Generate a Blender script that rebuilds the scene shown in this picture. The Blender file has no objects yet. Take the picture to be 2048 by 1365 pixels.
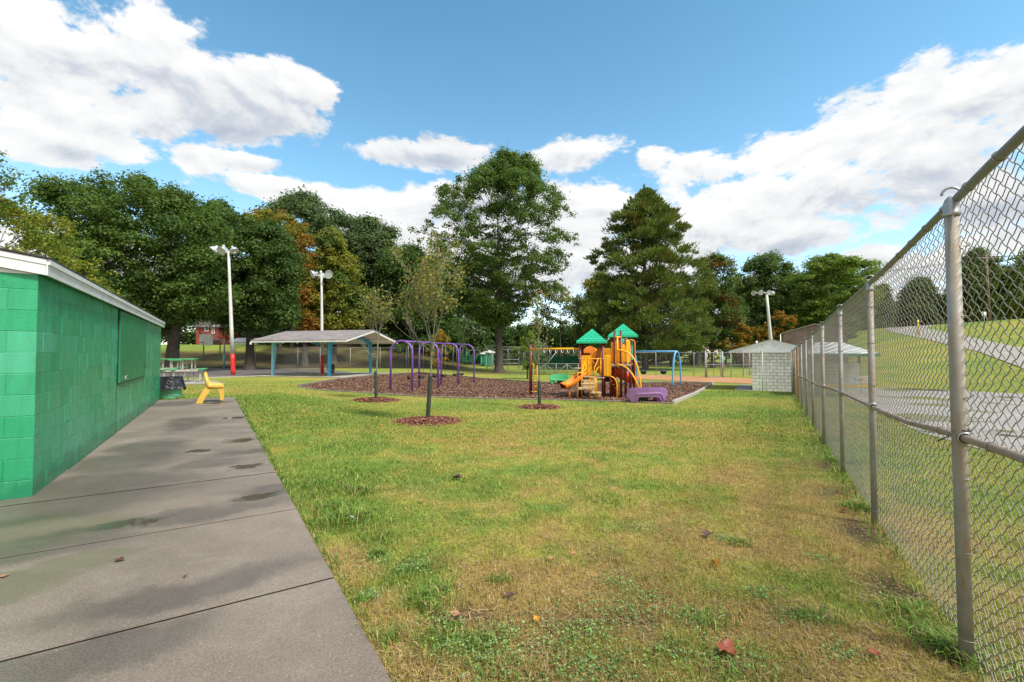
import bpy, bmesh, math, random
import numpy as np
from mathutils import Vector
R = math.radians
scene = bpy.context.scene
COL = scene.collection

# ------------------------------------------------------------------ camera
FPX = 910.0; PITCH = math.atan(23.5 / FPX); EYE = 1.40
cam = bpy.data.cameras.new('camera'); camo = bpy.data.objects.new('camera', cam)
COL.objects.link(camo); scene.camera = camo
cam.sensor_width = 36; cam.lens = FPX / 2048 * 36; cam.clip_start = 0.05; cam.clip_end = 3000
camo.location = (0, 0, EYE); camo.rotation_euler = (R(90) + PITCH, 0, 0)

def ray(px, py):
    u = (px - 1024) / FPX; v = (682.5 - py) / FPX
    c, s = math.cos(PITCH), math.sin(PITCH)
    return u, c - v * s, s + v * c
def P(px, py, Y):
    x, y, z = ray(px, py); k = Y / y
    return Vector((x * k, Y, EYE + z * k))

# ------------------------------------------------------------------ sky, sun, exposure
SUN_EL, SUN_AZ = R(54), R(128)          # azimuth clockwise from +Y: behind the camera, to the right
scene.view_settings.view_transform = 'Standard'; scene.view_settings.look = 'None'
scene.view_settings.exposure = 1.36; scene.view_settings.gamma = 1
world = bpy.data.worlds.new('World'); scene.world = world; world.use_nodes = True

class NT:
    """small node-graph helper"""
    def __init__(s, tree): s.t = tree; s.n = tree.nodes; s.l = tree.links
    def add(s, kind, **kw):
        n = s.n.new(kind)
        for k, v in kw.items(): setattr(n, k, v)
        return n
    def put(s, sock, v):
        if v is None: return
        if isinstance(v, bpy.types.NodeSocket): s.l.new(v, sock)
        else:
            try: sock.default_value = v
            except Exception: sock.default_value = (v[0], v[1], v[2], 1)
    def math(s, op, a, b=None, c=None, clamp=False):
        n = s.add('ShaderNodeMath', operation=op, use_clamp=clamp)
        for i, v in enumerate((a, b, c)):
            if v is not None: s.put(n.inputs[i], v)
        return n.outputs[0]
    def vmath(s, op, a, b=None):
        n = s.add('ShaderNodeVectorMath', operation=op); s.put(n.inputs[0], a)
        if b is not None: s.put(n.inputs[1], b)
        return n.outputs['Value'] if op in ('LENGTH', 'DOT_PRODUCT', 'DISTANCE') else n.outputs[0]
    def noise(s, vec, scale, detail=4, rough=.55, out='Fac', dist=0, lac=2):
        n = s.add('ShaderNodeTexNoise'); s.put(n.inputs['Vector'], vec)
        n.inputs['Scale'].default_value = scale; n.inputs['Detail'].default_value = detail
        n.inputs['Roughness'].default_value = rough; n.inputs['Distortion'].default_value = dist
        n.inputs['Lacunarity'].default_value = lac
        return n.outputs[out]
    def ramp(s, fac, stops, interp='LINEAR'):
        n = s.add('ShaderNodeValToRGB'); s.put(n.inputs[0], fac); e = n.color_ramp.elements
        n.color_ramp.interpolation = interp
        while len(e) < len(stops): e.new(.5)
        for i, (p, c) in enumerate(stops):
            e[i].position = p
            e[i].color = (c, c, c, 1) if isinstance(c, (int, float)) else (c[0], c[1], c[2], 1)
        return n.outputs[0]
    def step(s, v, a, b):
        n = s.add('ShaderNodeMapRange', interpolation_type='SMOOTHSTEP'); s.put(n.inputs[0], v)
        n.inputs[1].default_value = a; n.inputs[2].default_value = b
        return n.outputs[0]
    def mix(s, f, a, b, blend='MIX'):
        n = s.add('ShaderNodeMix', data_type='RGBA', blend_type=blend); s.put(n.inputs[0], f)
        s.put(n.inputs[6], a if isinstance(a, bpy.types.NodeSocket) else (*a[:3], 1))
        s.put(n.inputs[7], b if isinstance(b, bpy.types.NodeSocket) else (*b[:3], 1))
        return n.outputs[2]
    def comb(s, x, y, z):
        n = s.add('ShaderNodeCombineXYZ')
        for i, v in enumerate((x, y, z)): s.put(n.inputs[i], v)
        return n.outputs[0]

def build_world():
    g = NT(world.node_tree); g.n.clear()
    out = g.add('ShaderNodeOutputWorld')
    sky = g.add('ShaderNodeTexSky', sky_type='NISHITA'); sky.sun_disc = False
    sky.sun_elevation = SUN_EL; sky.sun_rotation = SUN_AZ; sky.air_density = 1.0; sky.dust_density = 0.6; sky.ozone_density = 1.5
    bg1 = g.add('ShaderNodeBackground'); bg1.inputs[1].default_value = 0.145
    co = g.add('ShaderNodeTexCoord').outputs['Generated']
    sep = g.add('ShaderNodeSeparateXYZ'); g.l.new(co, sep.inputs[0]); X, Y, Z = sep.outputs
    tc = g.ramp(Z, [(0, (.84, .79, .78)), (.12, (.74, .77, .77)), (.35, (.52, .72, .68)), (.6, (.40, .64, .615)), (1, (.38, .62, .60))])
    tint = g.mix(1.0, sky.outputs[0], tc, 'MULTIPLY'); g.l.new(tint, bg1.inputs[0])
    az = g.math('ARCTAN2', X, Y); el = g.math('ARCSINE', Z)
    # clouds: ellipses on the dome (azimuth, elevation), roughened by fractal noise
    def ae(px, py):
        x, y, z = ray(px, py); L = math.sqrt(x*x+y*y+z*z); return math.atan2(x, y), math.asin(z/L)
    B = [(20,60,190,180),(150,130,200,150),(290,130,150,105),(110,230,230,90),(300,240,160,75),(90,285,150,50),(230,265,150,60),(400,180,60,70),
         (540,205,130,75),(600,180,75,45),(480,250,110,50),(418,325,50,40),(520,328,80,22),
         (840,310,180,38),(900,300,110,40),(1150,315,105,44),
         (560,385,120,32),(700,400,190,42),(900,420,200,60),(800,470,160,60),(1140,440,130,80),(1170,520,150,70),(980,520,260,70),
         (1290,345,70,40),(1390,345,140,52),(1560,310,170,72),(1700,255,170,85),(1850,215,170,90),(2010,190,150,100),
         (1640,380,230,65),(1850,330,260,110),(1500,395,230,45),(1430,455,260,42),(1560,485,170,38),(1360,500,180,60),(1980,420,160,60),
         (1750,505,75,26),(1850,520,120,30),(1960,480,150,34),(2300,250,300,200),(-250,150,250,200),(2200,520,260,60),
         (1500,600,420,34),(600,560,700,60)]
    wv = g.noise(co, 3.2, 3, .5, 'Color'); wv = g.vmath('SUBTRACT', wv, (.5, .5, .5))
    ws = g.add('ShaderNodeSeparateXYZ'); g.l.new(wv, ws.inputs[0])
    az2 = g.math('MULTIPLY_ADD', ws.outputs[0], .17, az); el2 = g.math('MULTIPLY_ADD', ws.outputs[1], .10, el)
    cur = None; sh = None
    for (px, py, rx, ry) in B:
        a0, e0 = ae(px, py); a1, _ = ae(px + rx, py); _, e1 = ae(px, py - ry)
        ra = abs(a1 - a0) + .004; re = abs(e1 - e0) + .004
        dx = g.math('MULTIPLY', g.math('SUBTRACT', az2, a0), 1/ra); dy = g.math('MULTIPLY', g.math('SUBTRACT', el2, e0), 1/re)
        d = g.vmath('LENGTH', g.comb(dx, dy, 0.0)); v = g.math('SUBTRACT', 1.0, d)
        cur = v if cur is None else g.math('SMOOTH_MAX', cur, v, .22)
        hgt = g.math('MULTIPLY', dy, g.math('MAXIMUM', v, 0.0))       # + near a cloud's top, - near its base
        sh = hgt if sh is None else g.math('ADD', sh, hgt)
    # cloud detail, squeezed vertically so that billows lie flat
    cv = g.vmath('MULTIPLY', co, (1, 1, 1.9))
    n1 = g.noise(cv, 4.2, 14, .62, dist=.35); n2 = g.noise(cv, 15, 9, .66, dist=.2)
    # unseen broken cloud added overhead and behind the camera to whiten the ambient light
    back = g.math('MAXIMUM', g.math('MULTIPLY', g.step(Y, .10, -.25), .72), g.math('MULTIPLY', g.step(Z, .74, .90), .42)); cur = g.math('MAXIMUM', cur, g.math('MULTIPLY_ADD', back, 1.5, -.35 if False else -.6))
    dens = g.math('ADD', cur, g.math('MULTIPLY', g.math('SUBTRACT', n1, .5), 2.5))
    dens = g.math('ADD', dens, g.math('MULTIPLY', g.math('SUBTRACT', n2, .5), 1.15)); n4 = g.noise(cv, 60, 5, .6); dens = g.math('ADD', dens, g.math('MULTIPLY', g.math('SUBTRACT', n4, .5), .28))
    alpha = g.step(dens, .0, .32)
    up = g.vmath('ADD', cv, (0.0, 0.0, .035)); n3 = g.noise(up, 4.2, 8, .6, dist=.35); n1b = g.noise(cv, 4.2, 8, .6, dist=.35)
    lit = g.math('ADD', g.math('MULTIPLY', g.math('SUBTRACT', n1b, n3), 3.2), g.math('MULTIPLY', sh, .85))
    lown = g.noise(g.vmath('MULTIPLY', co, (1, 1, 3.2)), 2.6, 3, .5)
    lit = g.math('ADD', lit, g.math('MULTIPLY', g.math('SUBTRACT', lown, .5), 1.6))
    lit = g.math('SUBTRACT', lit, g.math('MULTIPLY', g.step(dens, .25, 1.3), .16))
    ccol = g.ramp(g.math('ADD', lit, .76, clamp=True), [(0, (.20, .225, .265)), (.30, (.255, .275, .305)), (.55, (.335, .343, .35)), (1, (.40, .402, .402))])
    bg2 = g.add('ShaderNodeBackground'); bg2.inputs[1].default_value = 1.0; g.l.new(ccol, bg2.inputs[0])
    m = g.add('ShaderNodeMixShader'); 
    alpha = g.math('MULTIPLY', alpha, g.step(Z, -.02, .02))
    g.l.new(alpha, m.inputs[0]); g.l.new(bg1.outputs[0], m.inputs[1]); g.l.new(bg2.outputs[0], m.inputs[2])
    g.l.new(m.outputs[0], out.inputs[0])
    world.cycles.sampling_method = 'MANUAL'; world.cycles.sample_map_resolution = 512
build_world()
sun = bpy.data.lights.new('sun', 'SUN'); suno = bpy.data.objects.new('sun', sun); COL.objects.link(suno)
sun.energy = 2.1; sun.angle = R(11); sun.color = (1.0, .955, .88)
sd = Vector((math.sin(SUN_AZ)*math.cos(SUN_EL), math.cos(SUN_AZ)*math.cos(SUN_EL), math.sin(SUN_EL)))
suno.rotation_euler = sd.to_track_quat('Z', 'Y').to_euler()

# ------------------------------------------------------------------ terrain
def sm(a, b, t):
    t = np.clip((np.asarray(t, float) - a) / (b - a), 0, 1); return t * t * (3 - 2 * t)
def H(x, y):
    x = np.asarray(x, float); y = np.asarray(y, float)
    u = x + .638 * y
    D = 1.09 * np.tanh(np.maximum(y, 0) / 33) * (.55 + .45 * sm(-12, -2, x)) * np.maximum(sm(.6, 5, u), sm(12, 30, y))
    q = sm(0, 8, x - .62 * y)
    t = np.clip(x - 23, -3, 45); hill = .155 * np.where(t < 3, (t + 3) ** 2 / 12, t) * q
    b = np.clip(y - 61, 0, 21); bank = .165 * b * sm(-8, -20, x)
    return -D + hill + bank
def h(x, y): return float(H(x, y))
def G(px, py, off=0.0):
    """the ground point seen at that place of the photograph"""
    dx, dy, dz = ray(px, py); t = 1.0
    for i in range(4000):
        if EYE + dz * t <= h(dx * t, dy * t) + off: break
        t += .01 + t * .004
    lo, hi = t - (.01 + t * .006), t
    for i in range(30):
        m = (lo + hi) / 2
        if EYE + dz * m <= h(dx * m, dy * m) + off: hi = m
        else: lo = m
    return Vector((dx * hi, dy * hi, h(dx * hi, dy * hi)))
def on(x, y, off=0): return Vector((x, y, h(x, y) + off))

# ------------------------------------------------------------------ tagging
ORG = {}
def tag(o, label=None, cat=None, group=None, kind=None):
    if label: o['label'] = label
    if cat: o['category'] = cat
    if group: o['group'] = group
    if kind: o['kind'] = kind
    return o
def thing(name, label, cat, loc=(0, 0, 0), group=None):
    o = bpy.data.objects.new(name, None); COL.objects.link(o); o.location = loc
    o.empty_display_size = .2; ORG[o.name] = Vector(loc)
    return tag(o, label, cat, group)
def link(name, me, parent=None, org=None):
    o = bpy.data.objects.new(name, me); COL.objects.link(o)
    if parent is not None:
        o.parent = parent; ORG[o.name] = ORG[parent.name]
    else:
        o.location = org or (0, 0, 0); ORG[o.name] = Vector(org or (0, 0, 0))
    return o
def dup(root, loc, rotz=None, label=None, scale=None, parent=None):
    c = root.copy(); COL.objects.link(c)
    if parent is None:
        c.location = loc; ORG[c.name] = Vector(loc)
        if rotz is not None: c.rotation_euler = (0, 0, rotz)
        if scale is not None: c.scale = scale if hasattr(scale, '__len__') else (scale,) * 3
        if label: c['label'] = label
    else:
        c.parent = parent; ORG[c.name] = ORG[parent.name]
    for ch in list(root.children): dup(ch, None, parent=c)
    return c

# ------------------------------------------------------------------ mesh building
def set_mesh(me, V, F4=None, F3=None, smooth=False):
    V = np.asarray(V, np.float32).reshape(-1, 3)
    F4 = np.zeros((0, 4), np.int32) if F4 is None else np.asarray(F4, np.int32).reshape(-1, 4)
    F3 = np.zeros((0, 3), np.int32) if F3 is None else np.asarray(F3, np.int32).reshape(-1, 3)
    me.vertices.add(len(V)); me.vertices.foreach_set('co', V.ravel())
    nl = F4.size + F3.size; me.loops.add(nl)
    me.loops.foreach_set('vertex_index', np.concatenate([F4.ravel(), F3.ravel()]).astype(np.int32))
    npoly = len(F4) + len(F3); me.polygons.add(npoly)
    st = np.concatenate([np.arange(len(F4)) * 4, F4.size + np.arange(len(F3)) * 3]).astype(np.int32)
    me.polygons.foreach_set('loop_start', st)
    me.polygons.foreach_set('use_smooth', np.full(npoly, smooth, bool))
    me.update(calc_edges=True); me.validate()
def np_obj(name, V, F4=None, F3=None, mat=None, parent=None, org=None, smooth=False, col=None):
    me = bpy.data.meshes.new(name)
    o0 = ORG[parent.name] if parent is not None else Vector(org or (0, 0, 0))
    V = np.asarray(V, float).reshape(-1, 3) - np.array(o0)
    set_mesh(me, V, F4, F3, smooth)
    if col is not None:
        a = me.color_attributes.new('tone', 'FLOAT_COLOR', 'POINT')
        c = np.ones((len(V), 4), np.float32); c[:, :3] = col; a.data.foreach_set('color', c.ravel())
    if mat: me.materials.append(mat)
    return link(name, me, parent, org)

def tubes(L, r, n=6, ref=(0, 0, 1)):
    """L: (M,K,3) polylines -> verts, quads.  r: number, (K,) or (M,K)"""
    L = np.asarray(L, float); M, K, _ = L.shape
    T = np.gradient(L, axis=1) if K > 2 else np.repeat(L[:, 1:] - L[:, :1], 2, axis=1)
    T /= np.linalg.norm(T, axis=2, keepdims=True) + 1e-9
    ref = np.broadcast_to(np.asarray(ref, float), T.shape).copy()
    bad = np.abs((T * ref).sum(2)) > .93
    alt = np.broadcast_to(np.array([1., .13, 0]), T.shape)
    anybad = bad.any(axis=1)
    ref[anybad] = alt[anybad]
    A = np.cross(T, ref); A /= np.linalg.norm(A, axis=2, keepdims=True) + 1e-9
    B = np.cross(T, A)
    r = np.broadcast_to(np.asarray(r, float), (M, K))
    an = np.arange(n) / n * 2 * np.pi
    V = L[:, :, None] + r[:, :, None, None] * (A[:, :, None] * np.cos(an)[None, None, :, None] + B[:, :, None] * np.sin(an)[None, None, :, None])
    idx = np.arange(M * K * n).reshape(M, K, n)
    a = idx[:, :-1]; b = idx[:, 1:]
    F = np.stack([a, np.roll(a, -1, 2), np.roll(b, -1, 2), b], -1).reshape(-1, 4)
    return V.reshape(-1, 3), F

class MB:
    def __init__(s): s.v = []; s.f = []; s.sm = []
    def add(s, V, F, smooth=False):
        o = len(s.v); s.v += [tuple(map(float, p)) for p in V]
        for f in F: s.f.append(tuple(int(i) + o for i in f)); s.sm.append(smooth)
        return s
    def box(s, c, d, x=(1, 0, 0), y=(0, 1, 0), z=(0, 0, 1), bev=0):
        """box centred at c with full sizes d along axes x, y, z"""
        c = Vector(c); x = Vector(x).normalized(); y = Vector(y).normalized(); z = Vector(z).normalized()
        if bev <= 0:
            V = [c + x*(d[0]/2*i) + y*(d[1]/2*j) + z*(d[2]/2*k) for k in (-1, 1) for i, j in ((-1,-1),(1,-1),(1,1),(-1,1))]
            F = [(3,2,1,0),(4,5,6,7),(0,1,5,4),(1,2,6,5),(2,3,7,6),(3,0,4,7)]
            return s.add(V, F)
        b = min(bev, min(d) * .45); a = [q/2 for q in d]
        V = []; ids = {}
        for i in (-1,1):
            for j in (-1,1):
                for k in (-1,1):
                    for w in range(3):
                        q = [a[0]-b, a[1]-b, a[2]-b]; q[w] = a[w]
                        ids[(i,j,k,w)] = len(V); V.append(c + x*q[0]*i + y*q[1]*j + z*q[2]*k)
        F = []
        for w in range(3):
            u, t = (w+1) % 3, (w+2) % 3
            for sg in (-1, 1):
                q = []
                for (p1, p2) in ((-1,-1),(1,-1),(1,1),(-1,1)):
                    k = [0,0,0]; k[w] = sg; k[u] = p1; k[t] = p2; q.append(ids[(*k, w)])
                F.append(q if sg > 0 else q[::-1])
        for w in range(3):                       # edges along axis w
            u, t = (w+1) % 3, (w+2) % 3
            for p1 in (-1,1):
                for p2 in (-1,1):
                    k0 = [0,0,0]; k0[u] = p1; k0[t] = p2; k1 = list(k0); k0[w] = -1; k1[w] = 1
                    q = [ids[(*k0,u)], ids[(*k1,u)], ids[(*k1,t)], ids[(*k0,t)]]
                    F.append(q if p1*p2 > 0 else q[::-1])
        for i in (-1,1):
            for j in (-1,1):
                for k in (-1,1):
                    q = [ids[(i,j,k,0)], ids[(i,j,k,1)], ids[(i,j,k,2)]]; F.append(q if i*j*k > 0 else q[::-1])
        return s.add(V, F)
    def bar(s, a, b, w, t, up=(0, 0, 1), bev=0):
        """a bar from a to b, w wide and t thick"""
        a = Vector(a); b = Vector(b); x = (b - a); L = x.length; x.normalize()
        y = Vector(up).cross(x)
        if y.length < 1e-4: y = Vector((0, 1, 0)).cross(x)
        y.normalize(); z = x.cross(y)
        return s.box((a + b) / 2, (L, w, t), x, y, z, bev)
    def tube(s, pts, r, n=10, cap=True):
        K = len(pts); V, F = tubes([[tuple(p) for p in pts]], np.array(r) if hasattr(r, '__len__') else r, n)
        s.add(V, F, True)
        if cap:
            o = len(s.v) - K * n
            s.f.append(tuple(o + i for i in range(n))[::-1]); s.sm.append(False)
            s.f.append(tuple(o + (K-1)*n + i for i in range(n))); s.sm.append(False)
        return s
    def lathe(s, c, prof, n=24, z=(0, 0, 1), smooth=True):
        """prof: (radius, height) pairs about the axis z through c"""
        c = Vector(c); z = Vector(z).normalized(); x = z.orthogonal().normalized(); y = z.cross(x)
        V = []; F = []
        for (r, hh) in prof:
            for i in range(n):
                a = 2*math.pi*i/n; V.append(c + z*hh + x*(r*math.cos(a)) + y*(r*math.sin(a)))
        for k in range(len(prof)-1):
            for i in range(n): j = (i+1) % n; F.append((k*n+i, k*n+j, (k+1)*n+j, (k+1)*n+i))
        return s.add(V, F, smooth)
    def prism(s, poly, off):
        """polygon (3D points) extruded by vector off"""
        off = Vector(off); n = len(poly); P0 = [Vector(p) for p in poly]; V = P0 + [p + off for p in P0]
        return s.add(V, [tuple(range(n))[::-1], tuple(range(n, 2*n))] + [(i, (i+1) % n, (i+1) % n + n, i + n) for i in range(n)])
    def quad(s, a, b, c, d): return s.add([a, b, c, d], [(0, 1, 2, 3)])
    def build(s, name, mat, parent=None, org=None, fix=True):
        me = bpy.data.meshes.new(name)
        o0 = ORG[parent.name] if parent is not None else Vector(org or (0, 0, 0))
        me.from_pydata([tuple(Vector(p) - o0) for p in s.v], [], s.f)
        me.polygons.foreach_set('use_smooth', s.sm)
        if fix:
            bm = bmesh.new(); bm.from_mesh(me); bmesh.ops.recalc_face_normals(bm, faces=bm.faces); bm.to_mesh(me); bm.free()
        me.materials.append(mat)
        return link(name, me, parent, org)
def arc(c, r, a0, a1, n, ex=(1, 0, 0), ey=(0, 0, 1)):
    c = Vector(c); ex = Vector(ex); ey = Vector(ey)
    return [c + ex*(r*math.cos(R(a0+(a1-a0)*i/n))) + ey*(r*math.sin(R(a0+(a1-a0)*i/n))) for i in range(n+1)]
def bez(a, b, c, d, n=10):
    a, b, c, d = map(Vector, (a, b, c, d)); o = []
    for i in range(n+1):
        t = i/n; o.append(a*(1-t)**3 + b*(3*t*(1-t)**2) + c*(3*t*t*(1-t)) + d*t**3)
    return o
def drape(name, poly, mat, off=.004, step=1.0, label=None, kind='structure', cat=None):
    """a flat sheet of that outline laid on the terrain"""
    bm = bmesh.new(); vs = [bm.verts.new((p[0], p[1], 0)) for p in poly]; bm.faces.new(vs)
    xs = [p[0] for p in poly]; ys = [p[1] for p in poly]
    for lo, hi, nrm, k in ((min(xs), max(xs), (1,0,0), 0), (min(ys), max(ys), (0,1,0), 1)):
        q = lo + step
        while q < hi:
            c = [0,0,0]; c[k] = q
            bmesh.ops.bisect_plane(bm, geom=bm.verts[:]+bm.edges[:]+bm.faces[:], plane_co=c, plane_no=nrm); q += step
    bmesh.ops.triangulate(bm, faces=bm.faces[:])
    for v in bm.verts: v.co.z = h(v.co.x, v.co.y) + off
    bmesh.ops.recalc_face_normals(bm, faces=bm.faces)
    if sum(f.normal.z for f in bm.faces) < 0: bmesh.ops.reverse_faces(bm, faces=bm.faces)
    me = bpy.data.meshes.new(name); bm.to_mesh(me); bm.free(); me.materials.append(mat)
    for p in me.polygons: p.use_smooth = True
    return tag(link(name, me), label, cat, None, kind)
def inpoly(x, y, poly):
    x = np.asarray(x); y = np.asarray(y); c = np.zeros(x.shape, bool); n = len(poly)
    for i in range(n):
        x1, y1 = poly[i][0], poly[i][1]; x2, y2 = poly[(i+1) % n][0], poly[(i+1) % n][1]
        if y1 == y2: continue
        k = ((y1 > y) != (y2 > y)) & (x < (x2-x1)*(y-y1)/(y2-y1)+x1); c ^= k
    return c
_rs = np.random.RandomState(5); _T = _rs.rand(257, 257)
def vnoise(x, y, s):
    x = np.asarray(x, float)*s + 1000.3; y = np.asarray(y, float)*s + 1000.7
    xi = np.floor(x).astype(int); yi = np.floor(y).astype(int); fx = x-xi; fy = y-yi; fx = fx*fx*(3-2*fx); fy = fy*fy*(3-2*fy)
    t = lambda a, b: _T[a % 257, b % 257]
    return (t(xi,yi)*(1-fx)+t(xi+1,yi)*fx)*(1-fy)+(t(xi,yi+1)*(1-fx)+t(xi+1,yi+1)*fx)*fy

# ------------------------------------------------------------------ materials
def new_mat(name):
    m = bpy.data.materials.new(name); m.use_nodes = True; g = NT(m.node_tree)
    return m, g, g.n['Principled BSDF']
def pm(name, c, rough=.6, var=.12, scale=4, bump=.0, bscale=60, metal=0, spec=.5, dirt=None, dirt_amt=.5, dscale=3, c2=None, coat=0):
    """painted / plain material: base colour with gentle noise, optional dirt patches and fine bump"""
    m, g, b = new_mat(name); co = g.add('ShaderNodeTexCoord').outputs['Object']
    n = g.noise(co, scale, 5, .6); lo = [k*(1-var) for k in c]; hi = [min(1, k*(1+var)) for k in (c2 or c)]
    col = g.ramp(n, [(.3, lo), (.7, hi)])
    if dirt: col = g.mix(g.math('MULTIPLY', g.step(g.noise(co, dscale, 7, .65), .5, .68), dirt_amt), col, dirt)
    g.l.new(col, b.inputs['Base Color']); b.inputs['Metallic'].default_value = metal
    b.inputs['Specular IOR Level'].default_value = spec; b.inputs['Coat Weight'].default_value = coat
    rr = g.ramp(g.noise(co, scale*2.3, 3), [(.3, max(0, rough-.08)), (.7, min(1, rough+.08))]); g.l.new(rr, b.inputs['Roughness'])
    if bump:
        bn = g.add('ShaderNodeBump'); bn.inputs['Strength'].default_value = 1; bn.inputs['Distance'].default_value = bump
        g.l.new(g.noise(co, bscale, 4, .6), bn.inputs['Height']); g.l.new(bn.outputs[0], b.inputs['Normal'])
    return m
M = {}
M['white'] = pm('white_paint', (.72, .71, .68), .45, .06, 2, dirt=(.45, .43, .38), dirt_amt=.35)
M['siding'] = None
M['green_paint'] = pm('green_gloss', (.012, .26, .115), .35, .15)
M['plastic_yellow'] = pm('yellow_plastic', (.72, .42, .07), .38, .10, 3, .0006, 200)
M['plastic_purple'] = pm('purple_plastic', (.42, .21, .54), .42, .10, 2.5, dirt=(.36, .22, .5), dirt_amt=.35)
M['plastic_green'] = pm('green_plastic', (.07, .40, .15), .42, .12, 3)
M['plastic_teal'] = pm('teal_plastic', (.012, .42, .22), .4, .12, 4)
M['orange'] = pm('orange_plastic', (.97, .27, .02), .35, .08, 3)
M['red_orange'] = pm('red_orange_plastic', (.78, .10, .02), .35, .08, 3)
M['yellow'] = pm('yellow_steel', (.95, .44, .010), .35, .06, 3)
M['maroon'] = pm('maroon_steel', (.16, .022, .018), .4, .15, 3)
M['purple'] = pm('purple_steel', (.19, .075, .36), .35, .16, 2.5, dirt=(.30, .17, .46), dirt_amt=.6)
M['blue'] = pm('light_blue_steel', (.13, .42, .72), .4, .10, 2)
M['shelter_blue'] = pm('shelter_blue_steel', (.04, .30, .50), .4, .12, 2)
M['sky_blue'] = pm('pale_blue_paint', (.22, .50, .66), .45, .1, 2)
M['red'] = pm('red_paint', (.70, .03, .03), .4, .06, 2)
M['tan'] = pm('tan_deck', (.44, .33, .19), .6, .12, 6)
M['black'] = pm('black_rubber', (.018, .018, .02), .5, .2)
M['darkhole'] = pm('dark_gap', (.012, .012, .012), .8, .1)
M['galv'] = pm('galvanised_steel', (.38, .38, .365), .42, .14, 6, metal=.55, dirt=(.30, .20, .10), dirt_amt=.35, dscale=2)
M['galv_far'] = pm('far_galvanised_steel', (.30, .30, .29), .55, .1, 3, metal=.2)
M['lightsteel'] = pm('weathered_pole_white', (.60, .59, .56), .5, .08, 1.5, dirt=(.42, .40, .36), dirt_amt=.4)
M['lamp'] = pm('lamp_housing', (.62, .63, .64), .3, .08, 5, metal=.4)
M['chain'] = pm('swing_chain', (.22, .22, .21), .45, .1, 9, metal=.6)
M['concrete'] = pm('pale_concrete', (.34, .315, .275), .65, .16, .9, .002, 90, dirt=(.20, .18, .15), dirt_amt=.6, dscale=.8)
M['asphalt'] = pm('court_asphalt', (.115, .098, .09), .8, .2, .5, .002, 80, dirt=(.085, .065, .055), dirt_amt=.7, dscale=.3)
M['wood_grey'] = pm('weathered_wood', (.36, .34, .29), .8, .2, 5, .001, 90)
M['timber'] = pm('border_timber', (.20, .165, .13), .85, .25, 3, .002, 60)
M['bark'] = pm('tree_bark', (.062, .048, .036), .9, .35, 3, .03, 9, c2=(.068, .056, .044))
M['bark_light'] = pm('sapling_bark', (.19, .185, .135), .85, .25, 8, .004, 60)
M['guard'] = pm('tree_guard_tube', (.035, .043, .035), .55, .3, 6, .004, 30)
M['brown_board'] = pm('brown_board', (.13, .045, .035), .7, .2, 3)
M['banner_white'] = pm('banner_white', (.72, .73, .74), .5, .05)
M['ink_dark'] = pm('banner_dark_ink', (.12, .13, .13), .6, .05)
M['ink_orange'] = pm('banner_orange_ink', (.85, .35, .04), .6, .05)
M['warn_yellow'] = pm('yellow_rail_cap', (.80, .48, .05), .5, .1)
M['mesh_green'] = pm('windscreen_fabric', (.014, .125, .06), .9, .25, 1.2)
M['dark_green'] = pm('dark_green_paint', (.02, .075, .045), .5, .2)
M['glass_dark'] = pm('window_glass', (.03, .035, .04), .1, .1)

# ------------------------------------------------------------------ turf colour (green, straw and bare patches)
def _patches(L): return [(G(px, py), rx, ry, a) for px, py, rx, ry, a in L]
LUSH = _patches([(665,965,.55,.8,.9),(700,1040,.35,.45,.8),(745,1085,.18,.2,.9),(860,1190,.14,.35,.9),(930,1290,.2,.14,.8),(650,900,.5,.7,.5),
                 (560,800,1.6,2.2,.55),(800,1150,.15,.15,.7),(1230,1330,.3,.12,.5),(1250,1240,.35,.12,.5),(1600,1150,.3,.3,.4),(1400,1020,.8,.5,.2),
                 (1470,785,3,1.6,1.0),(1540,792,3,.8,1.1),(1680,900,.5,1,.4),(620,780,3,2,.3),(900,960,1.2,.5,.35),(1180,1180,.3,.15,.4),(1690,1240,.25,.1,.5)])
DRY = _patches([(1000,1150,.9,.35,.55),(1100,1220,.6,.2,.6),(1250,1200,.6,.2,.5),(640,915,.45,.2,.5),(690,1110,.2,.3,.7),(760,1260,.2,.25,.7),(960,1260,.35,.15,.9),
                (1150,1345,.9,.12,.8),(1620,1110,.6,.3,.6),(1650,1270,.5,.22,.75),(1400,965,.5,.12,.45),(1040,1080,.5,.2,.35),(1330,1240,.4,.15,.4)])
BARE = _patches([(612,1021,.16,.09,1.2),(820,1125,.14,.06,.8),(930,1235,.22,.08,.8),(1200,1240,.35,.07,.8),(1660,985,.5,.2,.8),(1720,1060,.28,.3,.9),(1800,1180,.22,.25,1.),
                 (880,1300,.2,.07,.6),(1060,1300,.3,.08,.6),(1290,1260,.3,.07,.7),(1400,1330,.35,.06,.7),(1890,1300,.1,.2,1.1),(998,746,7,4.5,.95),(1640,930,.8,.3,.5),(1180,975,.12,.08,.4)])
def _acc(L, x, y):
    o = np.zeros(np.shape(x))
    for c, rx, ry, a in L:
        d = ((x-c.x)/rx)**2 + ((y-c.y)/ry)**2; o += a*np.exp(-d*1.1)
    return o
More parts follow.
